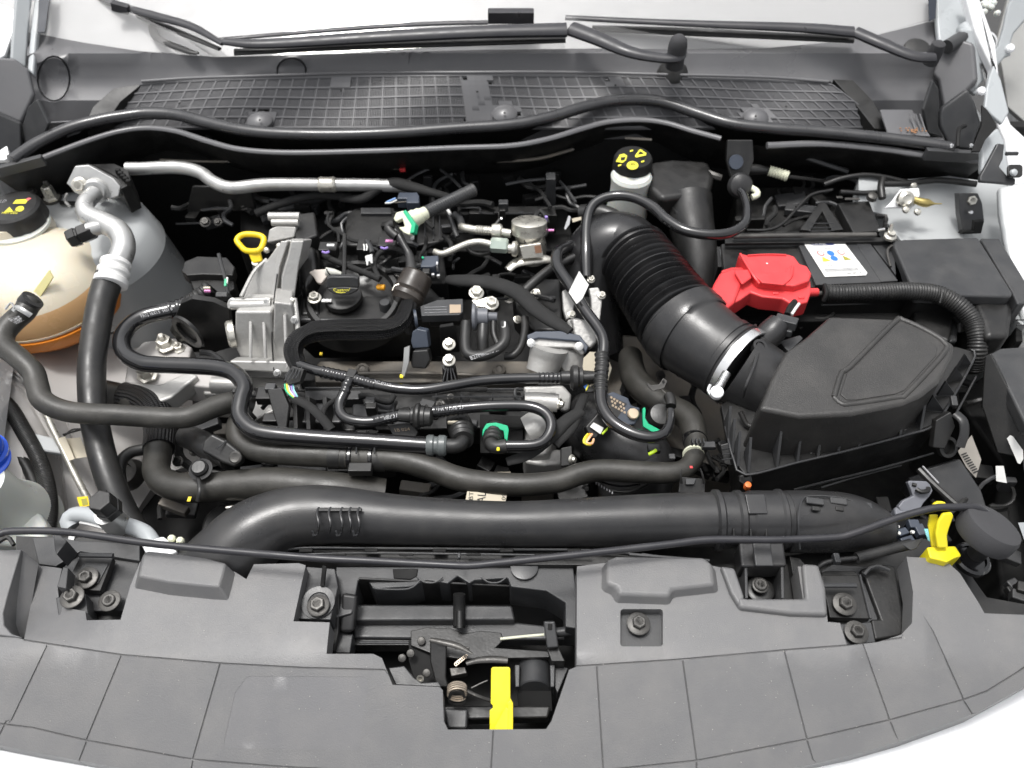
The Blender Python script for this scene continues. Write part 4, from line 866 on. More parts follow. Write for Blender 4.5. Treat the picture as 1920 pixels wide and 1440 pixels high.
T('pipe', [(344, 578, -.045), (310, 584, -.045), (270, 594, -.045), (242, 612, -.044), (228, 638, -.043), (236, 664, -.042), (264, 680, -.040), (300, 684, -.038), (360, 686, -.034), (410, 690, -.030), (440, 700, -.028), (458, 724, -.028), (452, 752, -.030), (450, 780, -.033), (472, 804, -.035), (510, 814, -.036), (600, 822, -.038), (700, 828, -.040), (800, 835, -.042)], 16, GLO, n=24)
T('crimped_end', [(350, 572, -.045), (336, 578, -.045), (318, 582, -.045)], 17, GLO, n=20, corr=(.012, .0009))
L('crimp_band', (800, 835, -.042), (1, -.02, 0), [(0, 18), (3, 20), (12, 20), (15, 17), (20, 17), (24, 20), (34, 20), (38, 17)], mat('clear_crimp', (.10, .11, .11), .25), n=26)
T('elbow', [(836, 836, -.042), (856, 836, -.042), (866, 830, -.044), (868, 816, -.05), (866, 796, -.06)], 14, RUBB, n=20)
T('ribbed_boot', [(868, 826, -.044, 19), (866, 812, -.05, 22), (862, 798, -.06, 23), (858, 786, -.07, 20)], 22, RUBB, n=26, corr=(.0075, .0011))
rbox('boot_tab', (852, 792, -.04), (26, 5, 8), CRE)
rbox('clip', (444, 738, -.03), (12, 10, 22), PLD); T('clip_arm', [(456, 744, -.03), (480, 742, -.04), (500, 738, -.045)], 3, PLD, n=8)
# ================================================================ ENGINE
free()
thing('engine_block', 'dark engine block under the hoses', 'engine block', (720, 720, -.3))
B('block', [(350, 560), (1080, 560), (1080, 760), (360, 760)], -.20, .28, PLD, bevel=.004)
B('head_rear', [(450, 380), (1060, 380), (1080, 470), (450, 470)], -.10, .3, GAPM, bevel=.004)
V('front_face', [(400, 760), (1100, 760), (1100, 920), (400, 920)], U(700, 800, -.19).y, .05, GAPM)
B('head_ledge', [(590, 688), (600, 676), (1000, 676), (1010, 706), (980, 716), (590, 716)], -.112, .03, DIR, bevel=.003)
for x in (680, 936): L('ledge_bolt', (x, 694, -.108), (0, -.3, 1), [(0, 13), (6, 12), (8, 7), (6, 5)], DIR, n=18)
T('ledge_rib', [(600, 700, -.104), (700, 700, -.104), (790, 700, -.104), (980, 706, -.104)], 4, DIR, n=8)
rbox('yellow_dab', (602, 664, -.07), (5, 6, 3), YEL, bevel=0)
free()
thing('timing_cover', 'rough cast aluminium timing cover at the left end of the engine', 'timing cover', (490, 700, -.14))
ty = U(480, 470, .0).y
# upper sloping casting
def cast(name, poly, z, h, nrm=None, bevel=.003, m=ALU, taper=1.0): return B(name, poly, z, h, m, bevel=bevel, taper=taper)
N('upper_slope', [(482, 492), (500, 488), (520, 460), (536, 450), (568, 450), (560, 486), (516, 576), (510, 580), (466, 564), (452, 566)], (510, 520, -.004), (-.05, -.80, .62), .05, ALU, bevel=.003)
N('slope_rib', [(520, 472), (526, 452), (540, 452), (524, 500), (515, 578), (506, 578), (510, 530)], (520, 520, .006), (-.05, -.80, .62), .012, ALU, bevel=.0015)
N('slope_side', [(546, 452), (570, 452), (560, 500), (552, 560), (556, 600), (550, 660), (532, 660), (526, 580), (528, 520), (540, 480)], (545, 540, .0), (.25, -.80, .5), .03, ALU, bevel=.002)
T('gasket_line', [(519, 462, .014), (521, 500, .012), (514, 560, -.002), (511, 600, -.022), (510, 640, -.04), (514, 700, -.07)], 1.3, GAPM, n=6)
N('ledge_face', [(428, 560), (508, 558), (508, 582), (426, 580), (424, 570)], (466, 570, -.010), (0, -.75, .65), .03, ALU, bevel=.003)
T('ledge_roll', [(434, 572, -.006), (470, 572, -.006), (508, 570, -.006)], 9, ALU, n=14)
N('lower_face', [(440, 584), (508, 584), (514, 640), (516, 676), (452, 676), (440, 650)], (476, 620, -.03), (-.05, -.95, .3), .06, ALU, bevel=.004)
N('lower_right', [(514, 566), (548, 570), (556, 640), (560, 690), (516, 700), (512, 640)], (535, 620, -.03), (.2, -.93, .3), .05, ALU, bevel=.003)
T('right_rib', [(552, 560, -.0, 5), (558, 610, -.02, 5), (562, 660, -.045, 6)], 5, ALU, n=10)
L('core_plug', (436, 626, -.045), (-1, -.35, .1), [(-4, 26), (6, 26), (10, 22)], STE, n=28)
N('foot_flange', [(430, 676), (560, 678), (560, 700), (536, 700), (430, 694)], (490, 686, -.062), (0, -.8, .6), .03, ALU, bevel=.003)
B('lower_casting', [(380, 712), (420, 706), (560, 706), (566, 740), (540, 760), (470, 790), (440, 780), (470, 740), (380, 738)], -.105, .06, ALU, bevel=.004)
T('casting_tube', [(398, 722, -.09), (440, 722, -.09), (470, 722, -.09)], 16, ALU, n=20)
T('top_bolt_tube', [(504, 406, .016), (530, 406, .016), (562, 406, .016)], 8, ALU, n=14); T('top_bolt_tube', [(510, 417, .01), (560, 417, .01)], 7, ALU, n=14)
N('neck_casting', [(504, 430), (520, 422), (556, 424), (552, 446), (500, 456)], (526, 436, .0), (0, -.7, .7), .03, ALU, bevel=.003)
B('dark_shield', [(556, 400), (590, 396), (596, 440), (566, 452), (552, 450)], .0, .05, PLD, bevel=.004)
B('dark_shield', [(570, 452), (592, 462), (594, 510), (570, 540), (560, 500)], -.012, .05, PLD, bevel=.008)
N('cover_lug', [(540, 450), (570, 450), (564, 470), (544, 466)], (555, 458, .016), (0, -.6, .8), .015, ALU, bevel=.003)
for x, y, z in ((524, 462, .014), (548, 564, .0), (500, 470, .002), (543, 569, -.002)): L('cover_bolt', (x, y, z), (0, -.5, 1), [(0, 6), (5, 5), (6, 3)], STE, n=8)
free()
thing('dipstick', 'yellow oil dipstick with a loop handle behind the timing cover', 'dipstick', (478, 490, -.02))
lp = [U(470 + 24 * math.cos(a), 450 + 11.5 * math.sin(a), .03) for a in [i / 16 * 2 * math.pi for i in range(17)]]
T('ring_handle', [(452, 462, .028), (444, 450, .032), (456, 440, .036), (480, 440, .036), (494, 446, .034), (492, 460, .03), (484, 470, .028), (462, 470, .026), (450, 460, .028)], 5.5, YEL, n=14)
N('handle_stem', [(462, 468), (486, 468), (491, 490), (473, 494)], (476, 480, .022), (0, -.7, .7), .008, YEL, bevel=.002)
T('tube', [(478, 492, .014), (480, 500, .0), (484, 520, -.02)], 6, STE, n=12)
free()
thing('valve_cover', 'black plastic rocker cover with a round filler well', 'valve cover', (680, 640, -.12))
B('cover_top', [(556, 556), (580, 530), (610, 516), (760, 516), (800, 530), (830, 560), (832, 600), (700, 604), (560, 600)], -.055, .05, PLD, bevel=.004)
B('cover_top_rear', [(560, 470), (830, 468), (840, 530), (560, 540)], -.05, .06, GAPM, bevel=.004)
V('front_wall', [(556, 598), (760, 598), (830, 600), (836, 668), (590, 672), (566, 650)], U(700, 600, -.05).y, .05, PLD)
T('front_roll', [(562, 600, -.05), (640, 602, -.05), (700, 602, -.05), (760, 598, -.05)], 5, PLG, n=10)
wc = U(664, 560, -.045)
L('filler_well', wc, (0, -.12, 1), [(-34, 100), (-4, 94), (6, 90), (10, 86), (10, 78), (0, 74), (-8, 60), (-10, 20)], PLD, n=56)
B('well_shoulder', [(562, 556), (600, 545), (600, 590), (562, 590)], -.044, .03, PLD, bevel=.006)
bolt(590, 560, -.030, 10, STE, (0, -.1, 1), 1.3)
L('cover_stud', (722, 572, -.04), (0, 0, 1), [(-30, 12), (4, 11), (8, 9)], PLG, n=16)
L('cover_stud', (766, 600, -.05), (0, 0, 1), [(-30, 10), (0, 9)], PLG, n=16)
pl_ = L('orange_stopper', (706, 538, -.03), (1, -.2, .1), [(0, 3), (3, 6), (16, 5.5), (17, 3)], mat('orange_cap', (.85, .38, .02), .4), n=16)
text('seal_print', '051', [(604, 560), (621, 560), (621, 566), (604, 566)], -.0225, WHT)
rbox('seal_tag', (612, 564, -.026), (18, 6, 2), WHT, bevel=0)
free()
thing('oil_filler_cap', 'black oil filler cap with yellow lettering on its front face', 'oil cap', (643, 545, -.04))
L('cap_base', (643, 556, -.035), (0, -.1, 1), [(-6, 36), (6, 36), (8, 32)], PLD, n=36)
N('grip_wall', [(612, 522), (620, 519), (664, 519), (672, 522), (673, 540), (645, 541), (612, 540)], (643, 530, .0), (0, -.93, .35), .012, PLG, bevel=.002)
N('cap_face', [(614, 540), (644, 538), (672, 540), (668, 546), (656, 552), (642, 554), (626, 551), (617, 546)], (643, 546, -.004), (0, -.75, .65), .010, PLD, bevel=.0015)
text('lettering', 'Castrol', [(623, 541), (657, 540), (653, 546), (627, 547)], [.0015, .0015, -.002, -.002], INKY, up=.0012)
T('name_underline', [(630, 548, .0), (640, 549, .0), (648, 548, .0)], .6, INKY, n=5)
free()
thing('white_connector', 'small broken-white plastic connector left behind the oil cap', 'connector', (605, 520, -.03))
N('shell', [(578, 510), (590, 505), (612, 504), (618, 512), (612, 520), (602, 532), (594, 530), (588, 520)], (600, 515, -.012), (0, -.6, 1), .01, mat('aged_white', (.62, .56, .5), .5), bevel=.002)
T('nozzle', [(612, 510, -.012, 9), (626, 511, -.012, 7), (640, 514, -.014, 4)], 8, mat('aged_white2', (.55, .55, .5), .5), n=12)
T('tie', [(612, 504, -.006), (616, 512, -.004), (622, 520, -.012)], 1.3, PLD, n=5)
# ---- damper canister and braided hose
free()
thing('fuel_damper', 'dark brown-black cylinder feeding the thick braided loom', 'damper canister', (772, 545, -.04))
L('canister', (778, 528, -.005), (-.35, -.75, -.35), [(-16, 26), (-12, 30), (20, 31), (24, 28), (28, 32), (36, 32), (40, 28), (46, 24)], mat('brown_black_cap', (.030, .024, .020), .35, dust=.15), n=32)
T('canister_ring', [(736, 545, .0), (740, 536, .004), (756, 531, .006), (776, 534, .004), (786, 546, 0)], 1.3, STE, n=6)
rbox('canister_lug', (800, 520, -.005), (14, 14, 34), PLD)
T('braided_loom', [(768, 562, -.015, 14), (764, 580, -.018, 17), (752, 604, -.022, 18), (720, 618, -.022, 18), (670, 620, -.02, 18), (620, 620, -.018, 18), (580, 626, -.016, 18), (556, 640, -.018, 18), (550, 662, -.024, 18), (560, 688, -.03, 16)], 18, BRD, n=28)
for dx, dz in ((-8, .012), (-3, .0135), (3, .0135)):
    T('loom_tube', [(768 + dx * .6, 562, -.006), (764 + dx * .9, 582, -.004), (752 + dx, 602, -.008), (720, 612 + dx * 1.3, -.0085), (620, 614 + dx * 1.3, -.0045), (580, 620 + dx * 1.3, -.003), (556 + dx, 640, -.004), (551 + dx * 1.2, 662, -.010), (560 + dx, 688, -.018)], 4.5, BRD, n=10)
# ---- vacuum lines
free()
thing('vacuum_line', 'black crimped vacuum line curving across the engine with a T piece and a valve', 'vacuum line', (820, 730, -.08))
T('line', [(560, 684, -.020), (590, 694, -.018), (640, 704, -.016), (690, 718, -.016), (740, 728, -.016), (790, 731, -.016), (840, 724, -.016), (900, 714, -.018), (960, 710, -.020), (1040, 709, -.022)], 10, GLO, n=18)
T('crimp', [(604, 697, -.016), (630, 703, -.0155), (650, 707, -.0155)], 11, GLO, n=16, corr=(.008, .0006)); T('crimp', [(668, 712, -.0155), (690, 718, -.0155), (704, 722, -.0155)], 11, GLO, n=16, corr=(.008, .0006))
T('crimp', [(1010, 709, -.021), (1030, 709, -.0215), (1050, 709, -.022)], 11, GLO, n=16, corr=(.006, .0005))
rbox('t_piece', (660, 706, -.016), (18, 20, 22), PLD, ax=(1, -.25, 0)); T('t_branch', [(656, 712, -.014), (650, 724, -.016), (646, 738, -.02)], 10, GLO, n=16, corr=(.009, .0007))
L('valve_body', (1052, 708, -.022), (1, 0, 0), [(0, 12), (16, 13), (18, 20), (22, 24), (30, 24), (34, 20), (40, 20), (42, 14), (64, 12), (76, 11)], RUBB, n=32)
free()
thing('branch_line', 'black branch vacuum line with a check valve looping above the green connector', 'vacuum line', (800, 780, -.08))
T('line', [(646, 736, -.02), (637, 756, -.024), (640, 776, -.026), (660, 788, -.026), (700, 790, -.026), (740, 780, -.026), (780, 776, -.026)], 10, GLO, n=18)
T('crimp', [(700, 790, -.026), (726, 784, -.026), (748, 780, -.026)], 11, GLO, n=16, corr=(.007, .0005))
L('check_valve', (748, 779, -.026), (1, -.06, 0), [(0, 12), (22, 13), (24, 18), (28, 18), (30, 22), (34, 25), (38, 25), (42, 20), (48, 20), (50, 18), (60, 18), (64, 12)], RUBB, n=30)
T('line', [(812, 772, -.026), (860, 766, -.024), (930, 761, -.022), (990, 762, -.022), (1022, 774, -.022), (1034, 796, -.024), (1026, 820, -.028), (1004, 834, -.03), (950, 836, -.032)], 11, GLO, n=20)
T('crimp', [(815, 772, -.0255), (840, 769, -.0252), (868, 765, -.0245)], 12, GLO, n=16, corr=(.006, .0005))
T('elbow', [(950, 836, -.032), (932, 838, -.034), (922, 834, -.036), (920, 820, -.045)], 13, RUBB, n=18)
T('boot', [(922, 832, -.038, 16), (924, 818, -.046, 18), (928, 804, -.055, 19)], 17, RUBB, n=22, corr=(.008, .0008))
rbox('yellow_mark', (934, 842, -.024), (6, 8, 4), YLB)
N('green_clip', [(905, 806), (912, 794), (930, 792), (952, 798), (954, 806), (950, 836), (946, 822), (944, 808), (922, 800), (910, 806), (904, 820)], (930, 810, -.040), (0, -.6, 1), .004, GRN, bevel=.001)
# ---- intake manifold dark frames in front of the engine
free()
thing('intake_manifold', 'black ribbed plastic inlet manifold behind the front hoses', 'inlet manifold', (720, 770, -.14))
B('top_face', [(520, 728), (1000, 728), (1010, 800), (540, 810)], -.095, .04, PLD, bevel=.003)
T('top_rail', [(572, 728, -.08), (680, 728, -.08), (900, 730, -.08), (980, 730, -.08)], 2.5, PLG, n=6)
B('raised_cover', [(572, 732), (676, 732), (680, 748), (572, 750)], -.078, .02, PLG)
for x0, x1, y0, y1 in ((560, 610, 755, 792), (612, 640, 755, 792), (660, 700, 756, 790), (704, 740, 750, 772)): B('runner', rr(x0, y0, x1, y1, 5), -.070, .03, PLG, bevel=.004)
for x in (548, 572, 604): N('runner_flange', [(x, 744), (x + 8, 744), (x + 10, 806), (x + 2, 806)], (x, 775, -.055), (-.3, -.5, 1), .02, PLD)
N('actuator_plate', [(500, 730), (528, 726), (542, 760), (536, 812), (524, 812), (510, 770)], (520, 770, -.045), (-.1, -.6, 1), .01, PLD, bevel=.002)
B('rear_box', [(880, 735), (976, 735), (980, 760), (880, 760)], -.085, .02, PLD)
for x in (668, 690, 708): T('rib_line', [(x, 808, -.06), (x - 1, 820, -.07)], 1.5, PLG, n=5)
for x in (818, 865, 924, 740): T('rib_line', [(x, 738, -.07), (x, 758, -.08)], 1.5, PLG, n=5)
T('long_edge', [(810, 744, -.07), (900, 744, -.07), (980, 744, -.07)], 1.8, PLG, n=5)
rbox('clip_block', (697, 768, -.05), (20, 14, 26), PLD); rbox('clip_top', (694, 752, -.045), (18, 16, 8), PLG)
T('loom', [(672, 744, -.06), (690, 742, -.06), (710, 750, -.06), (730, 754, -.06), (738, 742, -.06)], 6, RIBM, n=10)
N('front_slab', [(900, 776), (980, 780), (982, 850), (900, 850)], (940, 810, -.075), (0, -.6, 1), .03, GAPM)
B('under_strip', [(490, 870), (660, 856), (740, 862), (740, 880), (630, 884), (560, 884)], -.11, .02, PLD)
B('under_strip', [(556, 876), (612, 872), (612, 882), (560, 884)], -.105, .01, PLG)
free()
thing('engraved_sensor', 'small black sensor with tan engraved digits under the check valve', 'sensor', (760, 800, -.08))
N('body', [(726, 796), (770, 792), (784, 810), (776, 824), (738, 820)], (750, 805, -.05), (0, -.6, 1), .01, PLD)
text('engraving', '0261 28\n1B 024', [(734, 796), (768, 794), (774, 806), (740, 810)], -.0492, TANI)
free()
thing('wiring_plug', 'black plug with green, yellow and lilac wires by the timing cover', 'connector', (540, 720, -.05))
N('plug_body', [(532, 704), (548, 686), (570, 692), (562, 716), (540, 722)], (550, 705, -.012), (-.2, -.6, 1), .012, PLD)
for k in range(4): T('plug_rib', [(534 + k * 7, 714 - k * 1.5, -.008), (545 + k * 7, 692 - k, -.006)], 1.2, PLG, n=5)
for k, (mm, dx) in enumerate(((GRN, 0), (INKY, 4), (TANKW, 8), (LIL, 13), (CYA, 17))):
    T('wire', [(534 + dx * .9, 720, -.022), (536 + dx * .9, 732, -.024), (545 + dx * .7, 742, -.026), (553 + dx * .3, 748, -.03)], 1.6, mm, n=6)
T('cloth_loom', [(553, 747, -.03), (580, 762, -.032), (600, 780, -.034), (622, 806, -.04)], 9, RIBM, flat=.6, n=12)
rbox('plug', (505, 742, -.045), (44, 30, 20), PLD); rbox('plug_latch', (508, 728, -.035), (20, 16, 14), PLG)
rbox('plug', (510, 788, -.06), (30, 20, 20), PLD)
T('cloth_loom', [(622, 806, -.045), (606, 786, -.05), (612, 762, -.05), (640, 744, -.055)], 5, RIBM, n=10)
free()
# ---- purge valve
thing('purge_valve', 'black solenoid valve with grey round end and blue-grey plug', 'solenoid valve', (850, 600, -.06))
B('solenoid_top', [(788, 574), (820, 562), (868, 560), (868, 584), (862, 590), (790, 592)], -.008, .014, PLG, bevel=.001)
V('solenoid_front', [(800, 590), (864, 588), (864, 612), (806, 614)], U(830, 590, -.015).y, .025, PLD, bevel=.003)
N('engraved_patch', [(843, 571), (864, 571), (864, 586), (843, 587)], (853, 580, -.0072), (0, 0, 1), .0004, TANI, bevel=0)
for y in (576, 581, 586): T('engraved_line', [(796, y, -.0078), (838, y - 1, -.0078)], .5, GRY, n=4)
L('side_disc', (782, 598, -.02), (-1, -.2, 0), [(0, 18), (5, 18), (6, 8)], DBL, n=24)
L('grey_disc', (892, 594, -.018), (1, 0, 0), [(-8, 10), (-6, 26), (-1, 26), (2, 22), (4, 17), (22, 17), (24, 9), (40, 8)], mat('slate_plastic', (.12, .125, .14), .4), n=34)
for x, y, r in ((893, 550, 11), (921, 570, 11)):
    bolt(x, y, -.010, r, STE, (.1, -.2, 1), 1.3)
N('steel_bracket', [(884, 562), (902, 560), (916, 556), (930, 570), (926, 584), (910, 576), (892, 574)], (905, 566, -.014), (0, -.4, 1), .004, STE)
N('blue_plug', [(773, 622), (782, 616), (800, 620), (804, 652), (774, 654), (770, 640)], (788, 640, -.02), (-.1, -.8, .6), .02, DBL, bevel=.002)
N('plug_tail', [(774, 658), (802, 656), (806, 676), (798, 692), (772, 690), (770, 680)], (788, 674, -.030), (-.1, -.8, .6), .02, PLD, bevel=.002)
N('cable_strap', [(758, 652), (768, 648), (766, 680), (758, 706), (752, 706), (756, 680)], (762, 680, -.028), (-.4, -.7, .6), .002, ALB, bevel=0)
rbox('strap_tip', (753, 706, -.045), (6, 8, 4), YLB, bevel=0)
free()
for z, yy, lb in ((-.02, 646, 'upper of the two plated bolts standing by the purge valve'), (-.04, 676, 'lower plated bolt on the black stand by the purge valve')):
    solo(bolt(842, yy, z, 8.5, STE, (0, -.3, 1), 1.45, h=1.5, parent=None, name='plated_bolt'), lb, 'bolt', 'plated bolts by the purge valve')
thing('bolt_stand', 'black ribbed plastic stand under the lower plated bolt', 'bracket', (842, 710, -.08))
L('column', (842, 690, -.055), (0, -.1, 1), [(-50, 16), (0, 13), (6, 12)], PLD, n=18)
for dx in (-9, -3, 4, 10): T('column_rib', [(842 + dx * .6, 690, -.045), (842 + dx * 1.6, 724, -.055)], 1.2, PLG, n=5)
V('back_plate', [(824, 614), (850, 610), (862, 660), (828, 664)], U(842, 640, -.04).y, .006, GAPM)
free()
# ---- U hoses
thing('u_hose', 'short grey rubber hose bent in a U with white print', 'hose', (900, 670, -.07))
T('hose', [(874, 606, -.02), (872, 640, -.025), (876, 662, -.028), (896, 668, -.028), (924, 660, -.026), (944, 644, -.022), (948, 626, -.02), (944, 608, -.02)], 10.5, RUBB, n=18)
text('hose_print', 'B27MRC16 SF', [(880, 668), (934, 650), (938, 657), (884, 675)], -.0205, GRY)
text('hose_print', 'J', [(941, 603), (948, 603), (948, 614), (941, 614)], -.012, WHT)
hose('u_hose', 'thin black hose hanging behind the printed U hose', [(984, 596, -.04), (984, 620, -.042), (976, 650, -.045), (962, 666, -.048), (946, 668, -.05)], 7.5, RUBB)
hose('small_hose', 'short straight hose hanging from the grey disc of the purge valve', [(906, 610, -.022), (905, 636, -.03), (905, 656, -.04)], 11, RUBB)
hose('small_hose', 'slim hose just right of the purge valve spout', [(925, 600, -.022), (926, 626, -.03), (934, 646, -.035)], 6, RUBB)
# ---- throttle / aluminium housings
thing('thermostat_housing', 'bright aluminium housing with a dark bolted lid in the centre right of the engine', 'aluminium housing', (1045, 700, -.12))
N('lid', [(988, 628), (1004, 621), (1050, 620), (1088, 628), (1104, 650), (1098, 662), (1086, 640), (1010, 634), (990, 640)], (1045, 632, -.016), (0, -.5, 1), .010, DBL, bevel=.002)
N('flange', [(988, 634), (1010, 630), (1086, 638), (1100, 658), (1092, 666), (1074, 652), (1000, 650), (989, 646)], (1045, 642, -.024), (0, -.6, 1), .010, ALU, bevel=.002)
T('bore', [(1030, 650, -.03, 36), (1024, 672, -.045, 33), (1014, 700, -.06, 29)], 33, ALU, n=36)
N('web', [(1050, 650), (1096, 664), (1104, 700), (1060, 700), (1046, 680)], (1075, 680, -.05), (.2, -.7, .6), .03, ALU, bevel=.004)
for x, y in ((996, 644), (1086, 650)): L('flange_screw', (x, y, -.02), (0, -.6, 1), [(0, 8), (4, 8), (5, 5)], ALB, n=16)
N('rear_arm', [(1072, 596), (1110, 600), (1120, 640), (1106, 654), (1076, 628)], (1095, 620, -.02), (0, -.6, 1), .02, ALU, bevel=.004)
free()
thing('water_outlet', 'cast aluminium outlet block with steel bolts below the vacuum valve', 'aluminium housing', (1020, 800, -.15))
T('upper_bar', [(984, 752, -.06), (1010, 752, -.06), (1046, 756, -.06)], 17, ALU, n=22)
L('bar_bolt', (1048, 757, -.055), (1, -.4, .2), [(0, 11), (3, 11), (4, 7), (9, 6)], STE, n=8)
B('body', [(984, 770), (1040, 770), (1046, 800), (1030, 850), (984, 852)], -.075, .06, ALU, bevel=.008)
T('dome', [(990, 810, -.075, 30), (1012, 800, -.07, 32), (1030, 806, -.078, 24)], 30, ALU, n=28)
B('lower_body', [(980, 846), (1054, 840), (1062, 868), (1020, 872), (984, 866)], -.09, .04, ALU, bevel=.005)
N('dark_mount', [(1052, 840), (1072, 836), (1074, 872), (1052, 874)], (1062, 855, -.06), (0, -.6, 1), .02, PLD)
L('mount_bolt', (1070, 861, -.062), (1, -.5, .4), [(0, 9), (4, 9), (6, 6), (10, 5)], STE, n=14)
N('upper_web', [(980, 724), (1056, 722), (1072, 740), (1068, 770), (1054, 772), (1040, 740), (985, 742)], (1020, 732, -.07), (0, -.6, 1), .02, ALU, bevel=.004)
free()
N('heat_tag', [(1092, 700), (1094, 672), (1106, 660), (1126, 660), (1138, 668), (1147, 690), (1140, 714), (1132, 724), (1100, 704)], (1115, 690, -.045), (.1, -.7, .7), .0015, CRE, None, bevel=0)
solo(bpy.data.objects['heat_tag'], 'cream fibre tag behind the upright black pipe', 'tag')
thing('throttle_body', 'aluminium throttle body edge with small bolts behind the white paper flag', 'throttle body', (1090, 580, -.08))
N('left_ear', [(1054, 545), (1066, 540), (1078, 560), (1074, 590), (1062, 600), (1056, 580)], (1066, 570, -.02), (0, -.6, 1), .012, ALU, bevel=.002)
N('right_ear', [(1104, 540), (1122, 538), (1130, 556), (1124, 610), (1110, 600), (1108, 560)], (1116, 570, -.02), (0, -.6, 1), .012, ALU, bevel=.002)
N('lower_flange', [(1062, 600), (1080, 594), (1120, 610), (1126, 640), (1100, 636), (1070, 624)], (1095, 615, -.03), (0, -.6, 1), .02, ALU, bevel=.004)
B('throat', [(1066, 556), (1112, 556), (1112, 600), (1068, 600)], -.04, .02, GAPM)
for x, y in ((1072, 590), (1108, 524), (1128, 554)): bolt(x, y, -.012, 6.5, STE, (.1, -.4, 1), 1.2)
B('motor_box', [(960, 520), (1054, 520), (1056, 620), (1000, 620), (965, 580)], -.06, .05, PLD, bevel=.006)
# ================================================================ RIGHT SIDE AND REAR
free()
hose('front_coolant_hose', 'long dusty black coolant hose running across the lower front of the engine', [(470, 770, -.06, 18), (448, 790, -.065, 20), (446, 820, -.065, 20), (470, 842, -.065, 20), (520, 850, -.064, 21), (600, 854, -.062, 22), (640, 857, -.062, 22), (740, 862, -.060, 22), (800, 876, -.060, 23), (870, 900, -.058, 23), (960, 909, -.056, 22), (1040, 904, -.055, 21), (1090, 888, -.054, 21), (1130, 882, -.054, 21), (1200, 885, -.055, 21), (1262, 886, -.056, 20), (1290, 874, -.058, 18), (1304, 846, -.062, 20), (1300, 804, -.068, 24), (1286, 780, -.075, 25), (1260, 766, -.085, 25), (1222, 742, -.095, 26), (1194, 716, -.105, 26), (1184, 690, -.115, 24), (1182, 668, -.125, 22)], 22, RUB, n=28)
thing('hose_joiner', 'black plastic joiner between two clamp bands in the middle of the long coolant hose', 'hose joiner', (675, 862, -.07))
for x0, x1 in ((618, 640), (702, 724)): L('clamp_band', (x0, 856 + (x0 - 618) * .06, -.062), (1, -.03, 0), [(0, 23.5), (x1 - x0, 23.5)], RUBB, n=30); L('clamp_band', (x1 + (2 if x0 < 650 else -28), 857, -.062), (1, -.03, 0), [(0, 22.8), (8, 22.8)], RUBB, n=30)
L('joiner_body', (652, 858, -.060), (1, -.03, 0), [(0, 20), (3, 23), (8, 23), (10, 19), (40, 19), (42, 23), (47, 23), (50, 20)], GLO, n=26)
rbox('joiner_saddle', (676, 880, -.055), (44, 20, 18), PLD); rbox('joiner_foot', (676, 905, -.08), (26, 20, 20), PLD)
for x in (668, 702): T('saddle_rib', [(x, 836, -.04), (x, 850, -.036)], 1.6, PLG, n=5)
free()
thing('hose_end_clip', 'black clip with ridges and cream band on the right end of the coolant hose', 'hose clip', (1300, 830, -.06))
L('band', (1303, 826, -.0645), (-.02, -.4, .25), [(-6, 23), (8, 23)], GLO, n=26)
for k in range(4): rbox('clip_ridge', (1298 + k * 7, 829, -.03), (3, 12, 12), PLG)
rbox('clip_tail', (1328, 836, -.045), (26, 14, 12), PLG)
L('cream_band', (1300, 852, -.060), (-.05, -.45, .2), [(0, 20.5), (6, 20.5)], IVO, n=26)
rbox('red_dot', (1296, 876, -.034), (5, 5, 1.5), RED, bevel=0)
rbox('square_clip', (1260, 856, -.04), (12, 12, 5), PLG)
free()
thing('hose_cradle', 'small dark bracket with two upright ears holding the coolant hose', 'bracket', (1298, 915, -.03))
N('plate', [(1276, 894), (1322, 898), (1322, 926), (1272, 924)], (1298, 912, -.018), (0, -.6, 1), .004, PLD)
T('ear', [(1278, 906, -.01, 3), (1276, 890, .0, 2), (1278, 880, .004, 1)], 3, PLD, n=6); T('ear', [(1320, 906, -.01, 3), (1317, 890, .0, 2), (1313, 878, .004, 1)], 3, PLD, n=6)
B('inner_pad', [(1286, 896), (1306, 897), (1302, 908), (1286, 908)], -.012, .004, PLG)

# ---- turbo pressure elbow
free()
thing('charge_air_elbow', 'round black boost pipe elbow with a wire clip below the pressure sensor', 'boost pipe', (1160, 850, -.12))
T('elbow', [(1100, 790, -.13, 60), (1130, 812, -.115, 66), (1172, 838, -.11, 70), (1200, 880, -.13, 66), (1180, 930, -.17, 62)], 66, SAT, n=48, step=.006)
T('connector_neck', [(1090, 750, -.10, 20), (1100, 770, -.10, 26), (1120, 800, -.10, 32)], 26, PLD, n=24)
T('retaining_spring', [(1118, 888, -.075), (1130, 904, -.075), (1165, 912, -.075), (1200, 908, -.075)], 2, GLO, n=6)
T('retaining_spring', [(1115, 900, -.09), (1140, 918, -.085), (1180, 922, -.085), (1214, 908, -.085)], 3, PLD, n=8)
for k in range(7): rbox('ring_tooth', (1118 + k * 5, 906 + k * 3, -.08), (2.5, 5, 2), GRY, bevel=0)
N('strut', [(1200, 868), (1232, 856), (1234, 880), (1210, 884)], (1215, 870, -.07), (0, -.6, 1), .006, PLG)
free()
thing('pressure_sensor', 'blue-grey pressure sensor with a tan printed face and a round screw', 'sensor', (1165, 770, -.07))
pn = (.1, -.5, 1)
N('body', [(1138, 738), (1150, 734), (1178, 746), (1184, 760), (1200, 764), (1200, 782), (1190, 796), (1176, 798), (1154, 786), (1140, 764)], (1165, 765, -.03), pn, .02, DBL, bevel=.002)
N('label_plate', [(1140, 740), (1176, 757), (1156, 786), (1140, 766)], (1160, 762, -.0285), pn, .001, PLD, bevel=0)
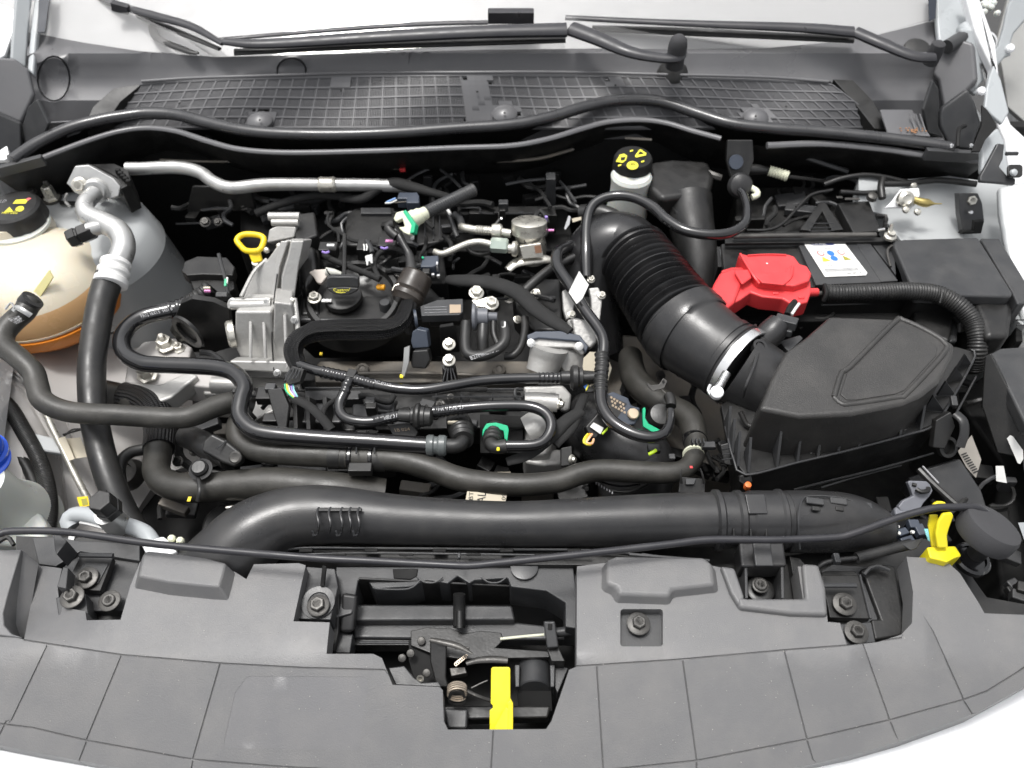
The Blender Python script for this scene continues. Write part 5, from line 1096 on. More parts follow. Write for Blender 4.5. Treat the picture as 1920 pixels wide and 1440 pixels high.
for i in range(5):
    for j in range(3):
        if (i, j) == (2, 1): continue
        x = 1145 + i * 5.5 + j * 2.0; y = 745 + i * 3.2 + j * 7.5; x -= j * .5
        N('digit_mark', [(x, y - 2.5), (x + 3.8, y - .8), (x + 2.6, y + 3), (x - 1.2, y + 1.2)], (1160, 762, -.0278), pn, .0004, TANI, bevel=0)
p_ = onplane(1187, 776, U(1165, 765, -.028), Vector(pn).normalized())
L('fixing_screw', p_, pn, [(-3, 11), (3, 11), (5, 9)], mat('brassy_zinc', (.55, .45, .33), .4, metal=.6), n=22)
N('ear', [(1182, 762), (1200, 766), (1194, 772), (1184, 768)], (1190, 765, -.027), pn, .003, DBL)
free()
thing('sensor_plug', 'dark plug with a white label band and looping orange and yellow wires', 'connector', (1115, 810, -.06))
N('shell', [(1098, 800), (1128, 766), (1146, 784), (1118, 822), (1106, 820)], (1120, 795, -.038), (.1, -.6, 1), .02, PLD, bevel=.002)
N('label_band', [(1106, 800), (1113, 792), (1132, 802), (1126, 814)], (1120, 802, -.0365), (.1, -.6, 1), .001, WHT, bevel=0)
for a, b_ in ((0, INKY), (4, ORW), (8, mat('peach_wire', (.85, .5, .3), .4))): T('wire', [(1102 + a, 814, -.04), (1096 + a, 822, -.035), (1095 + a * .6, 830, -.035), (1106 + a * .5, 834 - a * .3, -.038), (1113, 826 - a * .3, -.042)], 2.4, b_, n=7)
N('yellow_green_tab', [(1128, 812), (1140, 800), (1140, 806), (1130, 816)], (1134, 808, -.036), (.1, -.6, 1), .002, mat('lime', (.45, .65, .02), .4))
free()
thing('lime_clip', 'small clip with a lime green tab under the upright pipe loop', 'clip', (1224, 846, -.05))
rbox('clip_body', (1226, 842, -.045), (24, 16, 12), PLD); T('lime_tab', [(1216, 852, -.038), (1224, 848, -.036), (1230, 844, -.036)], 3.5, MATS['lime'], n=8)
free()
o = N('green_clip', [(1205, 766), (1209, 763), (1211, 768), (1210, 784), (1216, 794), (1238, 806), (1234, 812), (1226, 812), (1206, 800), (1205, 784)], (1220, 790, -.035), (0, -.6, 1), .006, GRN, None, bevel=.001)
solo(o, 'bent green plastic clip right of the sensor screw', 'clip')
thing('quick_connector', 'round black quick connector behind the bent green clip', 'connector', (1236, 780, -.06))
L('connector_dome', (1238, 780, -.06), (0, -.3, 1), [(-10, 24), (6, 24), (12, 20), (14, 8)], PLD, n=26)
T('connector_elbow', [(1254, 742, -.03), (1258, 752, -.028), (1258, 762, -.028)], 10, RUBB, n=16)
free()
thing('tag_bracket', 'small bent zinc bracket with a square hole above the green clip', 'bracket', (1232, 726, -.05))
N('leaf', [(1212, 716), (1222, 722), (1236, 720), (1244, 708), (1252, 714), (1246, 728), (1224, 734), (1214, 724)], (1232, 722, -.04), (0, -.6, 1), .002, STD)
N('hole', [(1241, 714), (1245, 712), (1247, 717), (1243, 720)], (1232, 722, -.0395), (0, -.6, 1), .001, GAPM, bevel=0)
T('stay', [(1238, 728, -.045), (1248, 738, -.045), (1252, 748, -.045)], 2, STD, n=6)
free()
# ---- upright fuel vapour pipes
thing('vapour_pipe', 'shiny black pipe arching over from the front up behind the ribbed duct', 'vapour pipe', (1100, 480, -.05))
T('pipe', [(1100, 520, -.01, 11), (1099, 470, .01, 11), (1100, 420, .025, 10.5), (1108, 390, .034, 10), (1126, 374, .040, 9.5), (1156, 367, .044, 9.5), (1190, 371, .048, 9.5), (1224, 388, .050, 10), (1250, 412, .050, 10), (1284, 432, .050, 10), (1330, 440, .050, 10), (1370, 436, .050, 10), (1396, 418, .050, 9), (1400, 390, .050, 8), (1394, 366, .048, 7.5), (1388, 358, .046, 7)], 10, GLO, n=18)
free()
thing('vapour_pipe', 'shiny black pipe with a white paper flag bending down to the green clip', 'vapour pipe', (1120, 700, -.05))
T('pipe', [(1106, 452, -.02, 9), (1084, 458, -.008, 10), (1056, 466, .0, 11), (1044, 478, .006, 11), (1046, 500, .006, 11), (1068, 534, .006, 11), (1096, 580, .004, 11), (1122, 616, .002, 11), (1132, 640, .0, 11), (1130, 680, -.008, 12), (1126, 730, -.014, 12.5), (1130, 764, -.016, 12.5), (1150, 792, -.016, 12.5), (1184, 812, -.016, 12), (1220, 820, -.016, 11), (1246, 812, -.016, 9.5), (1256, 792, -.018, 8.5), (1257, 770, -.020, 8)], 11, GLO, n=20)
T('crimp', [(1128, 664, -.004), (1129, 684, -.008), (1127, 700, -.01)], 13, RUBB, n=18, corr=(.0085, .0008)); T('crimp', [(1127, 706, -.010), (1126, 722, -.013), (1126, 738, -.0145)], 13, RUBB, n=18, corr=(.0075, .0008))
T('t_stub', [(1090, 708, -.018), (1122, 706, -.012)], 9, RUBB, n=14)
fg = N('paper_flag', [(1067, 546), (1086, 508), (1104, 534), (1092, 560), (1080, 569)], (1085, 540, .022), (-.2, -.6, .8), .0006, WHT, bevel=0)
N('flag_wrap', [(1066, 548), (1076, 538), (1092, 560), (1081, 570)], (1080, 550, .024), (-.3, -.6, .8), .0006, WHT, bevel=0)
free()
hose('taped_loom', 'wide cloth-taped loom sloping from the valve cover down to the throttle lid', [(838, 524, -.03, 10), (860, 526, -.026, 14), (900, 528, -.022, 16), (940, 536, -.02, 17), (975, 552, -.018, 17), (1005, 580, -.016, 16), (1040, 604, -.014, 15), (1070, 622, -.014, 9)], 16, RIBM, 'cable loom', flat=.6, n=18)
hose('thin_loom', 'thin black cable loom sloping from the left behind the oil cap', [(604, 472, -.02), (616, 484, -.018), (650, 498, -.014), (690, 514, -.012), (712, 524, -.014)], 6, RIBM, 'cable loom', n=10)
hose('looped_loom', 'thin black loom making a loop right of the oil cap', [(712, 522, -.012), (704, 508, -.012), (702, 490, -.012), (712, 474, -.010), (732, 466, -.01), (752, 470, -.01), (768, 480, -.01)], 5, RIBM, 'cable loom', n=10)
hose('fat_loom', 'fat cloth-taped loom running over the end of the steel pipe at the back', [(640, 372, -.02, 8), (680, 372, -.012, 10), (710, 352, .0, 12), (740, 344, .006, 13), (775, 352, .004, 12), (812, 362, .0, 9), (850, 372, -.01, 8)], 10, RIBM, 'cable loom', flat=.8, n=14)
hose('corner_loom', 'black loom over the left rear of the engine', [(480, 400, -.03), (520, 384, -.02), (560, 372, -.015), (600, 366, -.015), (660, 370, -.02)], 8, RIBM, 'cable loom', n=10)
# ---- rear engine: ignition coils, fuel rail, injectors
free()
thing('rear_manifold', 'dark box-shaped manifold at the rear of the engine', 'manifold', (760, 400, -.12))
B('box', [(668, 388), (740, 388), (746, 420), (770, 426), (780, 460), (640, 460), (650, 400)], -.03, .06, PLD, bevel=.004)
B('box_rim', [(676, 389), (732, 389), (734, 400), (676, 400)], -.024, .01, PLG)
B('right_box', [(786, 386), (842, 386), (846, 450), (780, 460)], -.045, .06, PLD, bevel=.003)
for x in (796, 812, 824): T('box_rib', [(x, 402, -.04), (x + 1, 450, -.044)], 1.5, PLG, n=5)
B('cross_beam', [(880, 388), (1040, 386), (1044, 404), (880, 400)], -.04, .04, PLD); T('beam_edge', [(862, 390, -.035), (900, 390, -.035), (906, 400, -.038), (1000, 400, -.038)], 1.6, PLG, n=5)
V('upright', [(1024, 336), (1042, 336), (1042, 470), (1024, 470)], U(1030, 360, -.02).y, .02, PLG)
B('rear_lump', [(560, 452), (600, 462), (596, 520), (560, 540)], -.02, .06, PLD, bevel=.012)
free()
for i, (x, y, c1, c2) in enumerate(((617, 470, WHT, LIL), (727, 462, PNK, LIL))):
    thing('injector_plug', ('small black injector plug with white and lilac marks', 'small black injector plug with pink and lilac marks')[i], 'connector', (x, y, -.03))
    rbox('plug', (x, y, -.018), (34, 24, 24), PLD); rbox('colour_mark', (x + 3, y - 10, -.001), (14, 6, 3), c1, bevel=.0005); T('colour_mark', [(x - 13, y + 2, -.004), (x - 6, y + 4, -.004), (x + 0, y + 2, -.004)], 2.2, c2, n=6)
free()
thing('coil_plug', 'black ignition coil plug with a white latch and white wires', 'connector', (688, 480, -.03))
rbox('plug', (684, 472, -.022), (24, 30, 36), PLD)
N('white_latch', [(684, 480), (698, 476), (699, 494), (695, 494), (694, 490), (691, 490), (690, 498), (687, 498)], (690, 486, .002), (0, -.7, .7), .004, WHT)
for dx in (0, 5): T('wire', [(682 + dx, 458, .004), (683 + dx * 1.1, 464, .004), (683 + dx * .8, 470, .002)], 1.5, WHT, n=6)
T('green_wire', [(688, 452, .002), (694, 462, .002), (698, 474, .0)], 5, PLG, n=8)
hose('upright_stay', 'thin upright black stalk behind the oil cap', [(646, 440, .0), (646, 480, -.005), (645, 518, -.01)], 4, PLD, 'stalk', n=8)
free()
thing('vent_connector', 'ivory quick connector with a green lock ring on a black corrugated pipe', 'connector', (768, 415, -.01))
ax_ = U(800, 396, .03) - U(752, 420, .022)
L('ivory_body', (776, 410, .026), ax_, [(-8, 16), (2, 17), (6, 15), (14, 15), (16, 13), (26, 12), (30, 9)], IVO, n=28)
N('lock_fork', [(737, 410), (742, 398), (756, 394), (774, 424), (768, 441), (756, 436), (746, 426), (758, 424), (754, 410), (742, 416)], (755, 418, .040), (-.3, -.5, .8), .010, IVO, bevel=.002)
N('green_ring', [(755, 397), (760, 393), (779, 420), (776, 436), (768, 437), (771, 422)], (768, 415, .044), (-.3, -.5, .8), .012, GRN, bevel=.001)
T('corrugated_pipe', [(788, 404, .028), (820, 388, .03), (850, 374, .03), (888, 356, .03)], 12, PLG, n=20, corr=(.004, .0005))
L('pipe_rim', (888, 356, .03), ax_, [(-3, 12), (0, 13), (2, 10)], STD, n=20)
T('elbow', [(740, 420, .03), (728, 424, .026), (732, 434, .022), (744, 444, .018)], 9, RUBB, n=16)
T('tube', [(738, 430, .02, 10), (750, 446, .016, 8), (760, 464, .01, 6), (768, 480, .004, 8), (772, 510, .0, 11)], 8, SAT, n=16)
T('white_peg', [(773, 434, .02), (773, 448, .016)], 3.5, WHT, n=8)
free()
thing('harness_plug', 'dark grey plug with a blue and a white wire behind the ivory connector', 'connector', (770, 370, .0))
B('plug_body', [(748, 360), (782, 360), (786, 366), (786, 380), (762, 380), (762, 372), (744, 372)], .012, .02, DBL, bevel=.002)
T('blue_wire', [(742, 372, .01), (732, 376, .008), (724, 380, .006)], 1.8, mat('pale_blue_wire', (.25, .4, .7), .4), n=6); T('white_wire', [(744, 375, .009), (734, 380, .007), (722, 381, .006)], 1.5, WHT, n=6); T('red_wire', [(762, 378, .008), (740, 380, .007)], 1, DIR, n=6)
free()
thing('blue_sensor_plug', 'blue-black square plug right of the brown canister', 'connector', (808, 490, -.01))
B('plug_body', [(793, 480), (822, 478), (823, 494), (812, 500), (788, 500)], .010, .02, DBL, bevel=.002)
B('plug_neck', [(790, 500), (808, 502), (808, 512), (790, 510)], .0, .02, PLD); rbox('silver_clip', (820, 500, .008), (3, 8, 18), SLV, bevel=0)
T('green_dot', [(792, 482, .012), (794, 485, .012)], 2, GRN, n=6)
for x, y in ((812, 516), (822, 518)): rbox('silver_tab', (x, y, .0), (5, 5, 6), SLV, bevel=0)
free()
thing('fuel_pump', 'plated high-pressure fuel pump with a ribbed drum top and copper marks', 'fuel pump', (990, 470, -.04))
L('drum', (992, 448, -.005), (0, .35, 1), [(0, 26), (10, 27), (12, 33), (34, 33), (36, 30), (37, 12)], STE, n=44)
L('body', (998, 480, -.035), (0, .1, 1), [(-6, 26), (30, 25), (40, 22)], STE, n=28)
N('body_face', [(974, 462), (1014, 456), (1020, 482), (980, 486)], (998, 470, .0), (0, -.9, .4), .01, STE, bevel=.001)
N('copper_window', [(1002, 462), (1014, 460), (1016, 474), (1004, 475)], (998, 470, .0015), (0, -.9, .4), .001, mat('copper_patch', (.4, .22, .14), .4, metal=.6), bevel=0)
N('dark_window', [(982, 451), (998, 449), (999, 460), (983, 462)], (990, 455, .004), (0, -.9, .4), .001, STD, bevel=0)
T('flange_plate', [(952, 506, -.028, 8), (966, 494, -.024, 10), (990, 488, -.022, 11), (1020, 486, -.022, 10), (1034, 488, -.024, 7)], 9, STE, n=16, flat=.5)
T('high_pressure_pipe', [(815, 472, -.01), (830, 476, -.008), (850, 468, -.002), (880, 456, .0), (904, 454, .002), (930, 461, .002)], 6.5, STE, n=16)
L('union_nut', (920, 459, .002), (1, -.1, 0), [(0, 12), (3, 14), (30, 14), (33, 11)], mat('green_zinc', (.45, .52, .46), .35, metal=.5), n=6, rot=.3)
L('union_cone', (954, 466, -.002), (1, -.2, .1), [(0, 9), (6, 8), (8, 14), (14, 15), (18, 10)], STE, n=20)
T('feed_pipe', [(864, 424, .0, 7), (874, 428, .002, 8), (900, 432, .004, 8), (930, 434, .006, 8), (958, 438, .006, 8)], 7, STE, n=16)
L('feed_collar', (922, 433, .006), (1, -.05, 0), [(0, 12), (4, 14), (16, 14), (20, 11)], STE, n=22)
T('feed_ribs', [(894, 431, .004), (920, 433, .006)], 8.5, STE, n=16, corr=(.004, .0005))
T('black_elbow', [(852, 402, .0), (862, 410, .0), (866, 424, .0)], 7, PLG, n=10)
free()
thing('rear_cable', 'thin black cable with a white band behind the fuel pipes', 'cable', (840, 400, -.02))
T('cable', [(836, 384, -.0), (842, 398, -.004), (852, 430, -.01), (858, 444, -.014)], 4.5, PLG, n=8); T('white_band', [(835, 386, .003), (845, 402, .001)], 3, WHT, n=6)
free()
thing('crooked_cable', 'black hooked cable with lilac marks right of the fuel pump', 'cable', (1020, 410, -.02))
T('cable', [(1006, 430, -.01), (1004, 408, -.004), (1012, 396, -.002), (1022, 404, -.002), (1026, 420, -.004)], 5, PLD, n=8); rbox('lilac_mark', (1024, 410, .004), (5, 5, 10), LIL, bevel=0); rbox('pink_mark', (1033, 432, -.0), (11, 4, 3), PNK, bevel=0)
free()
thing('sensor_stalk', 'small grey sensor standing at the back of the engine', 'sensor', (943, 390, -.02))
rbox('sensor_body', (944, 386, -.01), (18, 14, 20), PLG); rbox('sensor_stem', (942, 400, -.02), (12, 10, 20), PLD); L('silver_dot', (940, 410, -.012), (0, -.6, 1), [(0, 3), (2, 2)], SLV, n=8)
for k, (x0, y0, x1, y1, z) in enumerate(((760, 340, 806, 316, -.01), (826, 318, 864, 352, -.01), (948, 346, 1022, 336, -.01), (1050, 340, 1080, 380, -.03), (450, 372, 560, 380, -.06), (380, 394, 434, 392, -.06))):
    hose('rear_stay', ('dark stay rising to the red plug under the bulkhead', 'dark stay sloping down right of the red plug', 'dark stay above the upright post behind the fuel pump', 'dark stay left of the brake fluid reservoir', 'long dark stay above the dipstick', 'short dark stay left of the dipstick')[k], [(x0, y0, z), ((x0 + x1) / 2, (y0 + y1) / 2 - 2, z), (x1, y1, z)], 3, PLG, 'stay', n=6)
hose('back_elbow', 'dark fat elbow pipe behind the ribbed duct', [(1090, 400, -.03), (1120, 398, -.02), (1150, 408, -.02), (1170, 430, -.03)], 16, RUBB, 'pipe', n=18)
hose('black_pipe', 'matt black pipe crossing below the fuel pump with a blue-white line', [(970, 560, -.03), (1000, 530, -.02), (1040, 500, -.015), (1090, 478, -.012), (1110, 474, -.012)], 9, RUBB, 'pipe', n=12)
o = N('copper_strip', [(1072, 410), (1090, 406), (1090, 412), (1074, 417)], (1080, 410, -.02), (0, -.7, .7), .002, CRE, None, bevel=0); solo(o, 'small tan strip beside the arching vapour pipe', 'strip')
o = N('silver_flake', [(1066, 404), (1070, 406), (1068, 420), (1060, 431), (1058, 428)], (1064, 415, -.02), (0, -.7, .7), .002, SLV, None, bevel=0); solo(o, 'bright sliver of foil left of the arching vapour pipe', 'foil')

# ---- brake fluid
free()
thing('brake_fluid_reservoir', 'milky brake fluid reservoir with a black cap printed in yellow', 'brake fluid reservoir', (1182, 350, -.03))
L('reservoir', (1181, 352, .0), (0, 0, 1), [(-60, 40), (-24, 38), (-8, 36), (10, 36), (26, 38), (32, 34)], TANKW, n=40)
cz_ = U(1184, 322, .018); s_ = mpp(cz_)
cap = L('cap', cz_, (0, -.03, 1), [(0, 36), (6, 37), (28, 36), (33, 33), (34, 10)], GAPM, n=44)
zt = cz_.z + 34.5 * s_
def badge(poly, m, up=0.0): N('warning_mark', poly, (1184, 300, zt + .0004 + up), (0, -.03, 1), .0003, m, cap, bevel=0)
badge([(1191, 291), (1199, 280), (1202, 280), (1212, 287), (1211, 291), (1194, 295), (1191, 294)], INKY); badge([(1196, 290), (1200, 283), (1208, 288)], GAPM, .0003)
badge(circ(1186, 310, 11, 8, 18), INKY); badge([(1155, 303), (1162, 290), (1170, 288), (1176, 292), (1174, 300), (1168, 305)], INKY); badge([(1164, 295), (1173, 294), (1171, 300), (1164, 301)], GAPM, .0003)
for x, y in ((1184, 283), (1205, 303), (1162, 310)): badge([(x - 3, y - 1), (x + 3, y - 2.5), (x + 3, y), (x - 3, y + 2)], INKY)
text('print', '1402', [(1181, 305), (1192, 304), (1191, 309), (1180, 310)], zt + .0006, GAPM, cap)
free()
thing('scuttle_duct', 'tall dark moulded air duct between the brake reservoir and the battery', 'air duct', (1280, 460, -.15))
B('duct_top', [(1218, 302), (1260, 296), (1330, 300), (1340, 330), (1332, 360), (1240, 372), (1216, 350)], .018, .05, PLD, bevel=.010)
T('duct_body', [(1290, 372, -.01, 44), (1296, 420, -.03, 42), (1306, 470, -.05, 38), (1310, 530, -.08, 36), (1300, 600, -.13, 34)], 40, PLD, n=36)
B('duct_shoulder', [(1248, 372), (1330, 364), (1336, 388), (1270, 400)], .0, .04, PLD, bevel=.008)
V('duct_back', [(1210, 330), (1330, 330), (1330, 560), (1230, 600)], U(1270, 420, -.06).y + .03, .01, GAPM)
free()
thing('filter_valve', 'round grey-black purge pot hanging below a small square bracket', 'purge pot', (1385, 350, .0))
L('pot', (1388, 348, .022), (0, -.75, .6), [(-24, 14), (-10, 22), (0, 24), (8, 20), (14, 8)], SAT, n=30)
N('square_bracket', [(1364, 262), (1412, 262), (1414, 300), (1404, 332), (1370, 332), (1362, 300)], (1388, 300, .045), (0, -.8, .6), .01, PLD, bevel=.002)
N('bracket_window', [(1378, 268), (1406, 268), (1404, 280), (1380, 280)], (1388, 272, .0455), (0, -.8, .6), .002, GAPM, bevel=0)
L('bracket_disc', (1380, 304, .046), (0, -.8, .6), [(0, 14), (3, 13)], DBL, n=22)
T('ivory_knob', [(1408, 352, .02), (1418, 358, .02), (1420, 366, .018), (1410, 370, .016)], 6, IVO, n=10)
T('zinc_tab', [(1326, 324, .01), (1340, 330, .01), (1352, 334, .008)], 7, STD, n=8)
free()
thing('cable_gaiter', 'short ivory ribbed gaiter on a black cable behind the battery', 'gaiter', (1460, 325, .0))
T('gaiter', [(1442, 320, .012), (1460, 325, .011), (1478, 331, .010)], 9.5, IVO, n=18, corr=(.005, .0008)); T('cable', [(1400, 318, .014, 11), (1420, 318, .014, 10), (1440, 320, .012, 7)], 8, RUBB, n=12); T('cable', [(1478, 331, .01), (1520, 336, .0), (1560, 342, -.01)], 3.5, PLD, n=8)
free()
for pts, r, lb in (([(1545, 346, .0), (1580, 334, .01), (1620, 328, .016), (1660, 332, .016), (1710, 344, .012)], 5, 'black cable arching over in front of the right bulkhead end'),
                   ([(1400, 432, .0), (1440, 431, .0), (1466, 420, .0), (1490, 396, .0), (1520, 366, .004), (1560, 356, .006)], 3, 'thin black cable rising from the battery clamp to the bulkhead'),
                   ([(1655, 345, .02), (1700, 344, .02), (1760, 338, .022), (1830, 345, .02)], 6, 'black cable run along the top of the right wing'),
                   ([(1575, 360, .0), (1620, 362, .0), (1656, 360, .002)], 5, 'short black cable left of the bulb-shaped bracket'),
                   ([(1655, 336, .022), (1652, 352, .018), (1654, 372, .01)], 7, 'thick vertical cable stub beside the white bracket')):
    hose('cable', lb, pts, r, PLD, 'cable', n=10)
thing('white_bracket', 'white painted bracket with a cable clamp and a gold-tipped pin on the right wing', 'bracket', (1700, 385, .0))
N('bracket_plate', [(1660, 390), (1672, 378), (1690, 354), (1724, 352), (1726, 366), (1716, 384), (1704, 396), (1690, 390)], (1700, 375, .020), (0, -.7, .7), .006, BODW, bevel=.002)
L('clamp', (1696, 374, .024), (0, -.7, .6), [(0, 16), (8, 15), (12, 9), (10, 5)], STE, n=22)
T('pin', [(1712, 374, .024, 6), (1732, 380, .022, 8), (1742, 381, .02, 7), (1752, 382, .02, 2), (1766, 382, .02, 1)], 6, mat('gold_zinc', (.5, .4, .15), .35, metal=.8), n=12)
for x, y in ((1712, 348), (1698, 394), (1720, 398)): L('bracket_screw', (x, y, .018), (0, -.6, 1), [(0, 7), (4, 6), (6, 3)], STE, n=10)
free()
thing('wing_bracket', 'black notched plastic bracket screwed to the right wing', 'bracket', (1820, 410, .0))
N('plate', [(1798, 362), (1834, 362), (1842, 380), (1846, 414), (1828, 416), (1828, 434), (1806, 434), (1800, 400)], (1820, 395, .004), (0, -.8, .6), .015, PLG, bevel=.0015)
N('foot', [(1828, 416), (1846, 414), (1840, 438), (1800, 440), (1806, 434), (1826, 434)], (1825, 428, .0), (0, -.9, .3), .01, GAPM, bevel=.001)
bolt(1819, 376, .014, 9, STE, (0, -.8, .6), 1.6); L('slot_pin', (1819, 398, .006), (0, -.8, .6), [(0, 4), (5, 3)], SLV, n=10)
free()
# ---- battery
thing('battery', 'black car battery with a white warning label', 'battery', (1500, 520, -.15))
B('case_top', [(1352, 456), (1684, 452), (1748, 530), (1740, 534), (1360, 542)], -.012, .13, PLD, bevel=.003)
B('label_land', [(1496, 456), (1620, 454), (1672, 528), (1530, 534)], -.006, .008, PLG, bevel=.0015)
B('right_cover', [(1604, 454), (1630, 454), (1684, 526), (1652, 528)], -.005, .007, PLG, bevel=.001)
B('vent_cover', [(1634, 456), (1676, 456), (1682, 528), (1690, 528)], -.008, .007, PLG, bevel=.001)
T('case_lip', [(1540, 572, -.05), (1700, 566, -.05), (1740, 566, -.05)], 2, PLG, n=6)
B('tray', [(1360, 572), (1740, 566), (1740, 600), (1360, 604)], -.07, .06, GAPM, bevel=.002)
lbz = -.0045
lab = N('warning_label', rr(0, 0, 1, 1, .1)[:0] or [(1507, 456), (1584, 456), (1626, 511), (1624, 516), (1547, 519)], (1560, 490, lbz), (0, 0, 1), .0006, WHT, bevel=0)
LZ = lbz + .0008
def lq(u, v):
    a = Vector((1507, 456)).lerp(Vector((1584, 456)), u); b = Vector((1547, 519)).lerp(Vector((1625, 515)), u); return tuple(a.lerp(b, v))
def lpoly(pts, m, name='label_print'): N(name, [lq(*p) for p in pts], (1560, 490, LZ), (0, 0, 1), .0003, m, lab, bevel=0)
lpoly([(.12, 0), (.75, 0), (.7, .05), (.2, .06)], mat('navy_ink', (.02, .03, .12), .5))
text('label_print', 'OUNL', [lq(.2, .0), lq(.55, .0), lq(.55, .05), lq(.2, .05)], LZ + .0003, WHT, lab)
def ring(cu, cv, r, m, inner=None):
    lpoly([(cu + r * math.cos(a / 14 * 6.283), cv + r * .9 * math.sin(a / 14 * 6.283)) for a in range(14)], m)
    if inner: N('label_print', [lq(cu + r * .7 * math.cos(a / 14 * 6.283), cv + r * .63 * math.sin(a / 14 * 6.283)) for a in range(14)], (1560, 490, LZ + .0003), (0, 0, 1), .0002, inner, lab, bevel=0)
ring(.26, .30, .085, INKR, WHT); ring(.5, .30, .085, INKB); ring(.76, .28, .085, INKR, WHT); ring(.5, .46, .085, INKB)
lpoly([(.18, .55), (.24, .40), (.38, .53)], INKO); lpoly([(.72, .53), (.74, .38), (.9, .51)], mat('olive', (.32, .3, .04), .5))
text('label_print', 'NSB EGI6G 3A', [lq(.2, .63), lq(.8, .62), lq(.8, .68), lq(.2, .69)], LZ, GRY, lab)
for k in range(30):
    u = .1 + k * .027; lpoly([(u, .76), (u + random.uniform(.006, .016), .76), (u + .01, .86), (u, .86)], GRY, 'barcode_bar')
text('label_print', '2S0A 4B01CA', [lq(.55, .9), lq(.92, .89), lq(.92, .94), lq(.55, .95)], LZ, INK, lab)
text('label_print', 'CEMPIN', [lq(.3, .13), lq(.7, .13), lq(.7, .18), lq(.3, .18)], LZ, GRY, lab)
free()
thing('battery_clamp', 'black hold-down bar with a steel edge across the back of the battery', 'battery clamp', (1530, 440, .0))
T('clamp_rail', [(1375, 443, .008), (1500, 441, .008), (1642, 440, .008)], 5.5, STD, n=12, flat=.8)
B('clamp_plate', [(1360, 446), (1680, 444), (1686, 452), (1360, 456)], .0, .006, PLD)
B('clamp_web', [(1500, 430), (1536, 380), (1548, 380), (1582, 430), (1560, 432), (1542, 396), (1520, 432)], .003, .008, PLD)
B('clamp_web', [(1570, 380), (1630, 376), (1652, 432), (1600, 436)], .002, .02, PLD, bevel=.002)
for y in (419, 427, 433): T('web_step', [(1516, y, .003), (1564, y - .5, .003)], 1.0, PLG, n=5)
rbox('bright_slot', (1598, 373, .01), (28, 6, 3), STD); rbox('bright_slot', (1574, 370, .01), (12, 6, 3), STD)
T('clamp_stud', [(1668, 440, .012, 6), (1670, 430, .02, 4), (1672, 420, .028, 3)], 4, STE, n=10); L('wing_nut', (1669, 443, .01), (0, -.1, 1), [(-3, 12), (2, 12), (5, 8), (10, 7)], STE, n=8)
T('clamp_stud', [(1694, 456, .002), (1670, 462, .0), (1664, 474, -.002), (1670, 500, -.006)], 2.5, STD, n=8)
T('nut_pad', [(1645, 432, .01), (1658, 430, .01)], 3, SLV, n=8); L('rear_nut', (1634, 372, .012), (0, -.2, 1), [(0, 10), (8, 9), (10, 5)], STD, n=10)
free()
thing('terminal_cover', 'bright red plastic cover over the positive battery terminal', 'terminal cover', (1435, 530, -.03))
RZ = .022
B('top_plate', [(1384, 478), (1388, 474), (1400, 477), (1478, 476), (1490, 480), (1500, 494), (1514, 498), (1522, 512), (1518, 526), (1490, 536), (1420, 528), (1402, 500)], RZ, .030, RED, bevel=.003)
B('shoulder', [(1352, 506), (1372, 500), (1404, 500), (1420, 528), (1494, 534), (1520, 524), (1522, 546), (1515, 566), (1488, 572), (1468, 560), (1430, 556), (1408, 548), (1388, 562), (1372, 570)], RZ - .012, .028, RED, bevel=.003)
B('left_knuckle', [(1338, 530), (1350, 510), (1374, 500), (1386, 506), (1392, 530), (1378, 566), (1352, 588), (1334, 576), (1330, 552)], RZ - .006, .036, RED, bevel=.006, taper=.96)
N('front_skirt', [(1408, 540), (1422, 534), (1470, 546), (1512, 540), (1516, 566), (1498, 580), (1470, 578), (1430, 566), (1404, 570)], (1460, 556, -.004), (0, -.85, .5), .012, RED, bevel=.003)
T('moulded_rib', [(1486, 500, RZ + .002), (1482, 520, RZ + .001), (1466, 534, RZ - .004)], 3, RED, n=8)
T('top_ridge', [(1388, 476, RZ + .002), (1412, 516, RZ + .002), (1424, 532, RZ - .002)], 2.5, RED, n=8)
N('side_window', [(1408, 560), (1420, 542), (1426, 546), (1420, 566)], (1414, 552, -.0), (-.3, -.8, .5), .004, RED)
for a, b_, m_ in ((1452, 552, RED), (1500, 560, RED), (1512, 520, RED)): rbox('snap_tab', (a, b_, .006), (12, 6, 18), m_, upv=(0, -.6, 1))
T('cable_outlet', [(1514, 548, .002), (1532, 548, .0)], 8, RED, n=14); T('terminal_lead', [(1516, 555, -.006), (1540, 550, -.004)], 5, STD, n=10)
T('edge_bead', [(1402, 479, RZ + .001), (1440, 477, RZ + .001), (1474, 478, RZ + .001)], 1.6, RED, n=6)
B('raised_step', [(1410, 512), (1470, 510), (1480, 500), (1488, 500), (1484, 522), (1470, 534), (1430, 530)], RZ + .0025, .004, RED, bevel=.0015)
B('knuckle_facet', [(1376, 506), (1404, 504), (1410, 520), (1392, 532), (1384, 520)], RZ + .001, .004, RED, bevel=.002)
for x in (1414, 1440, 1448, 1476): T('skirt_rib', [(x, 546, .0), (x + 1, 566, -.006)], 1.6, RED, n=6)
rbox('pin_mark', (1438, 494, RZ + .0008), (3, 3, 1), WHT, bevel=0)
free()
thing('battery_cable', 'ribbed black conduit sweeping right from the red terminal cover', 'battery cable', (1800, 600, -.05))
cb = [(1545, 549, .0), (1580, 550, .001), (1640, 548, .001), (1700, 546, .0), (1756, 552, -.004), (1796, 572, -.01), (1822, 600, -.02), (1832, 630, -.03), (1832, 660, -.045), (1828, 690, -.07)]
T('conduit', [(x, y, z, 15.5 + (x - 1545) * .006) for x, y, z in cb], 16, RUBB, n=24, corr=(.0042, .0006))
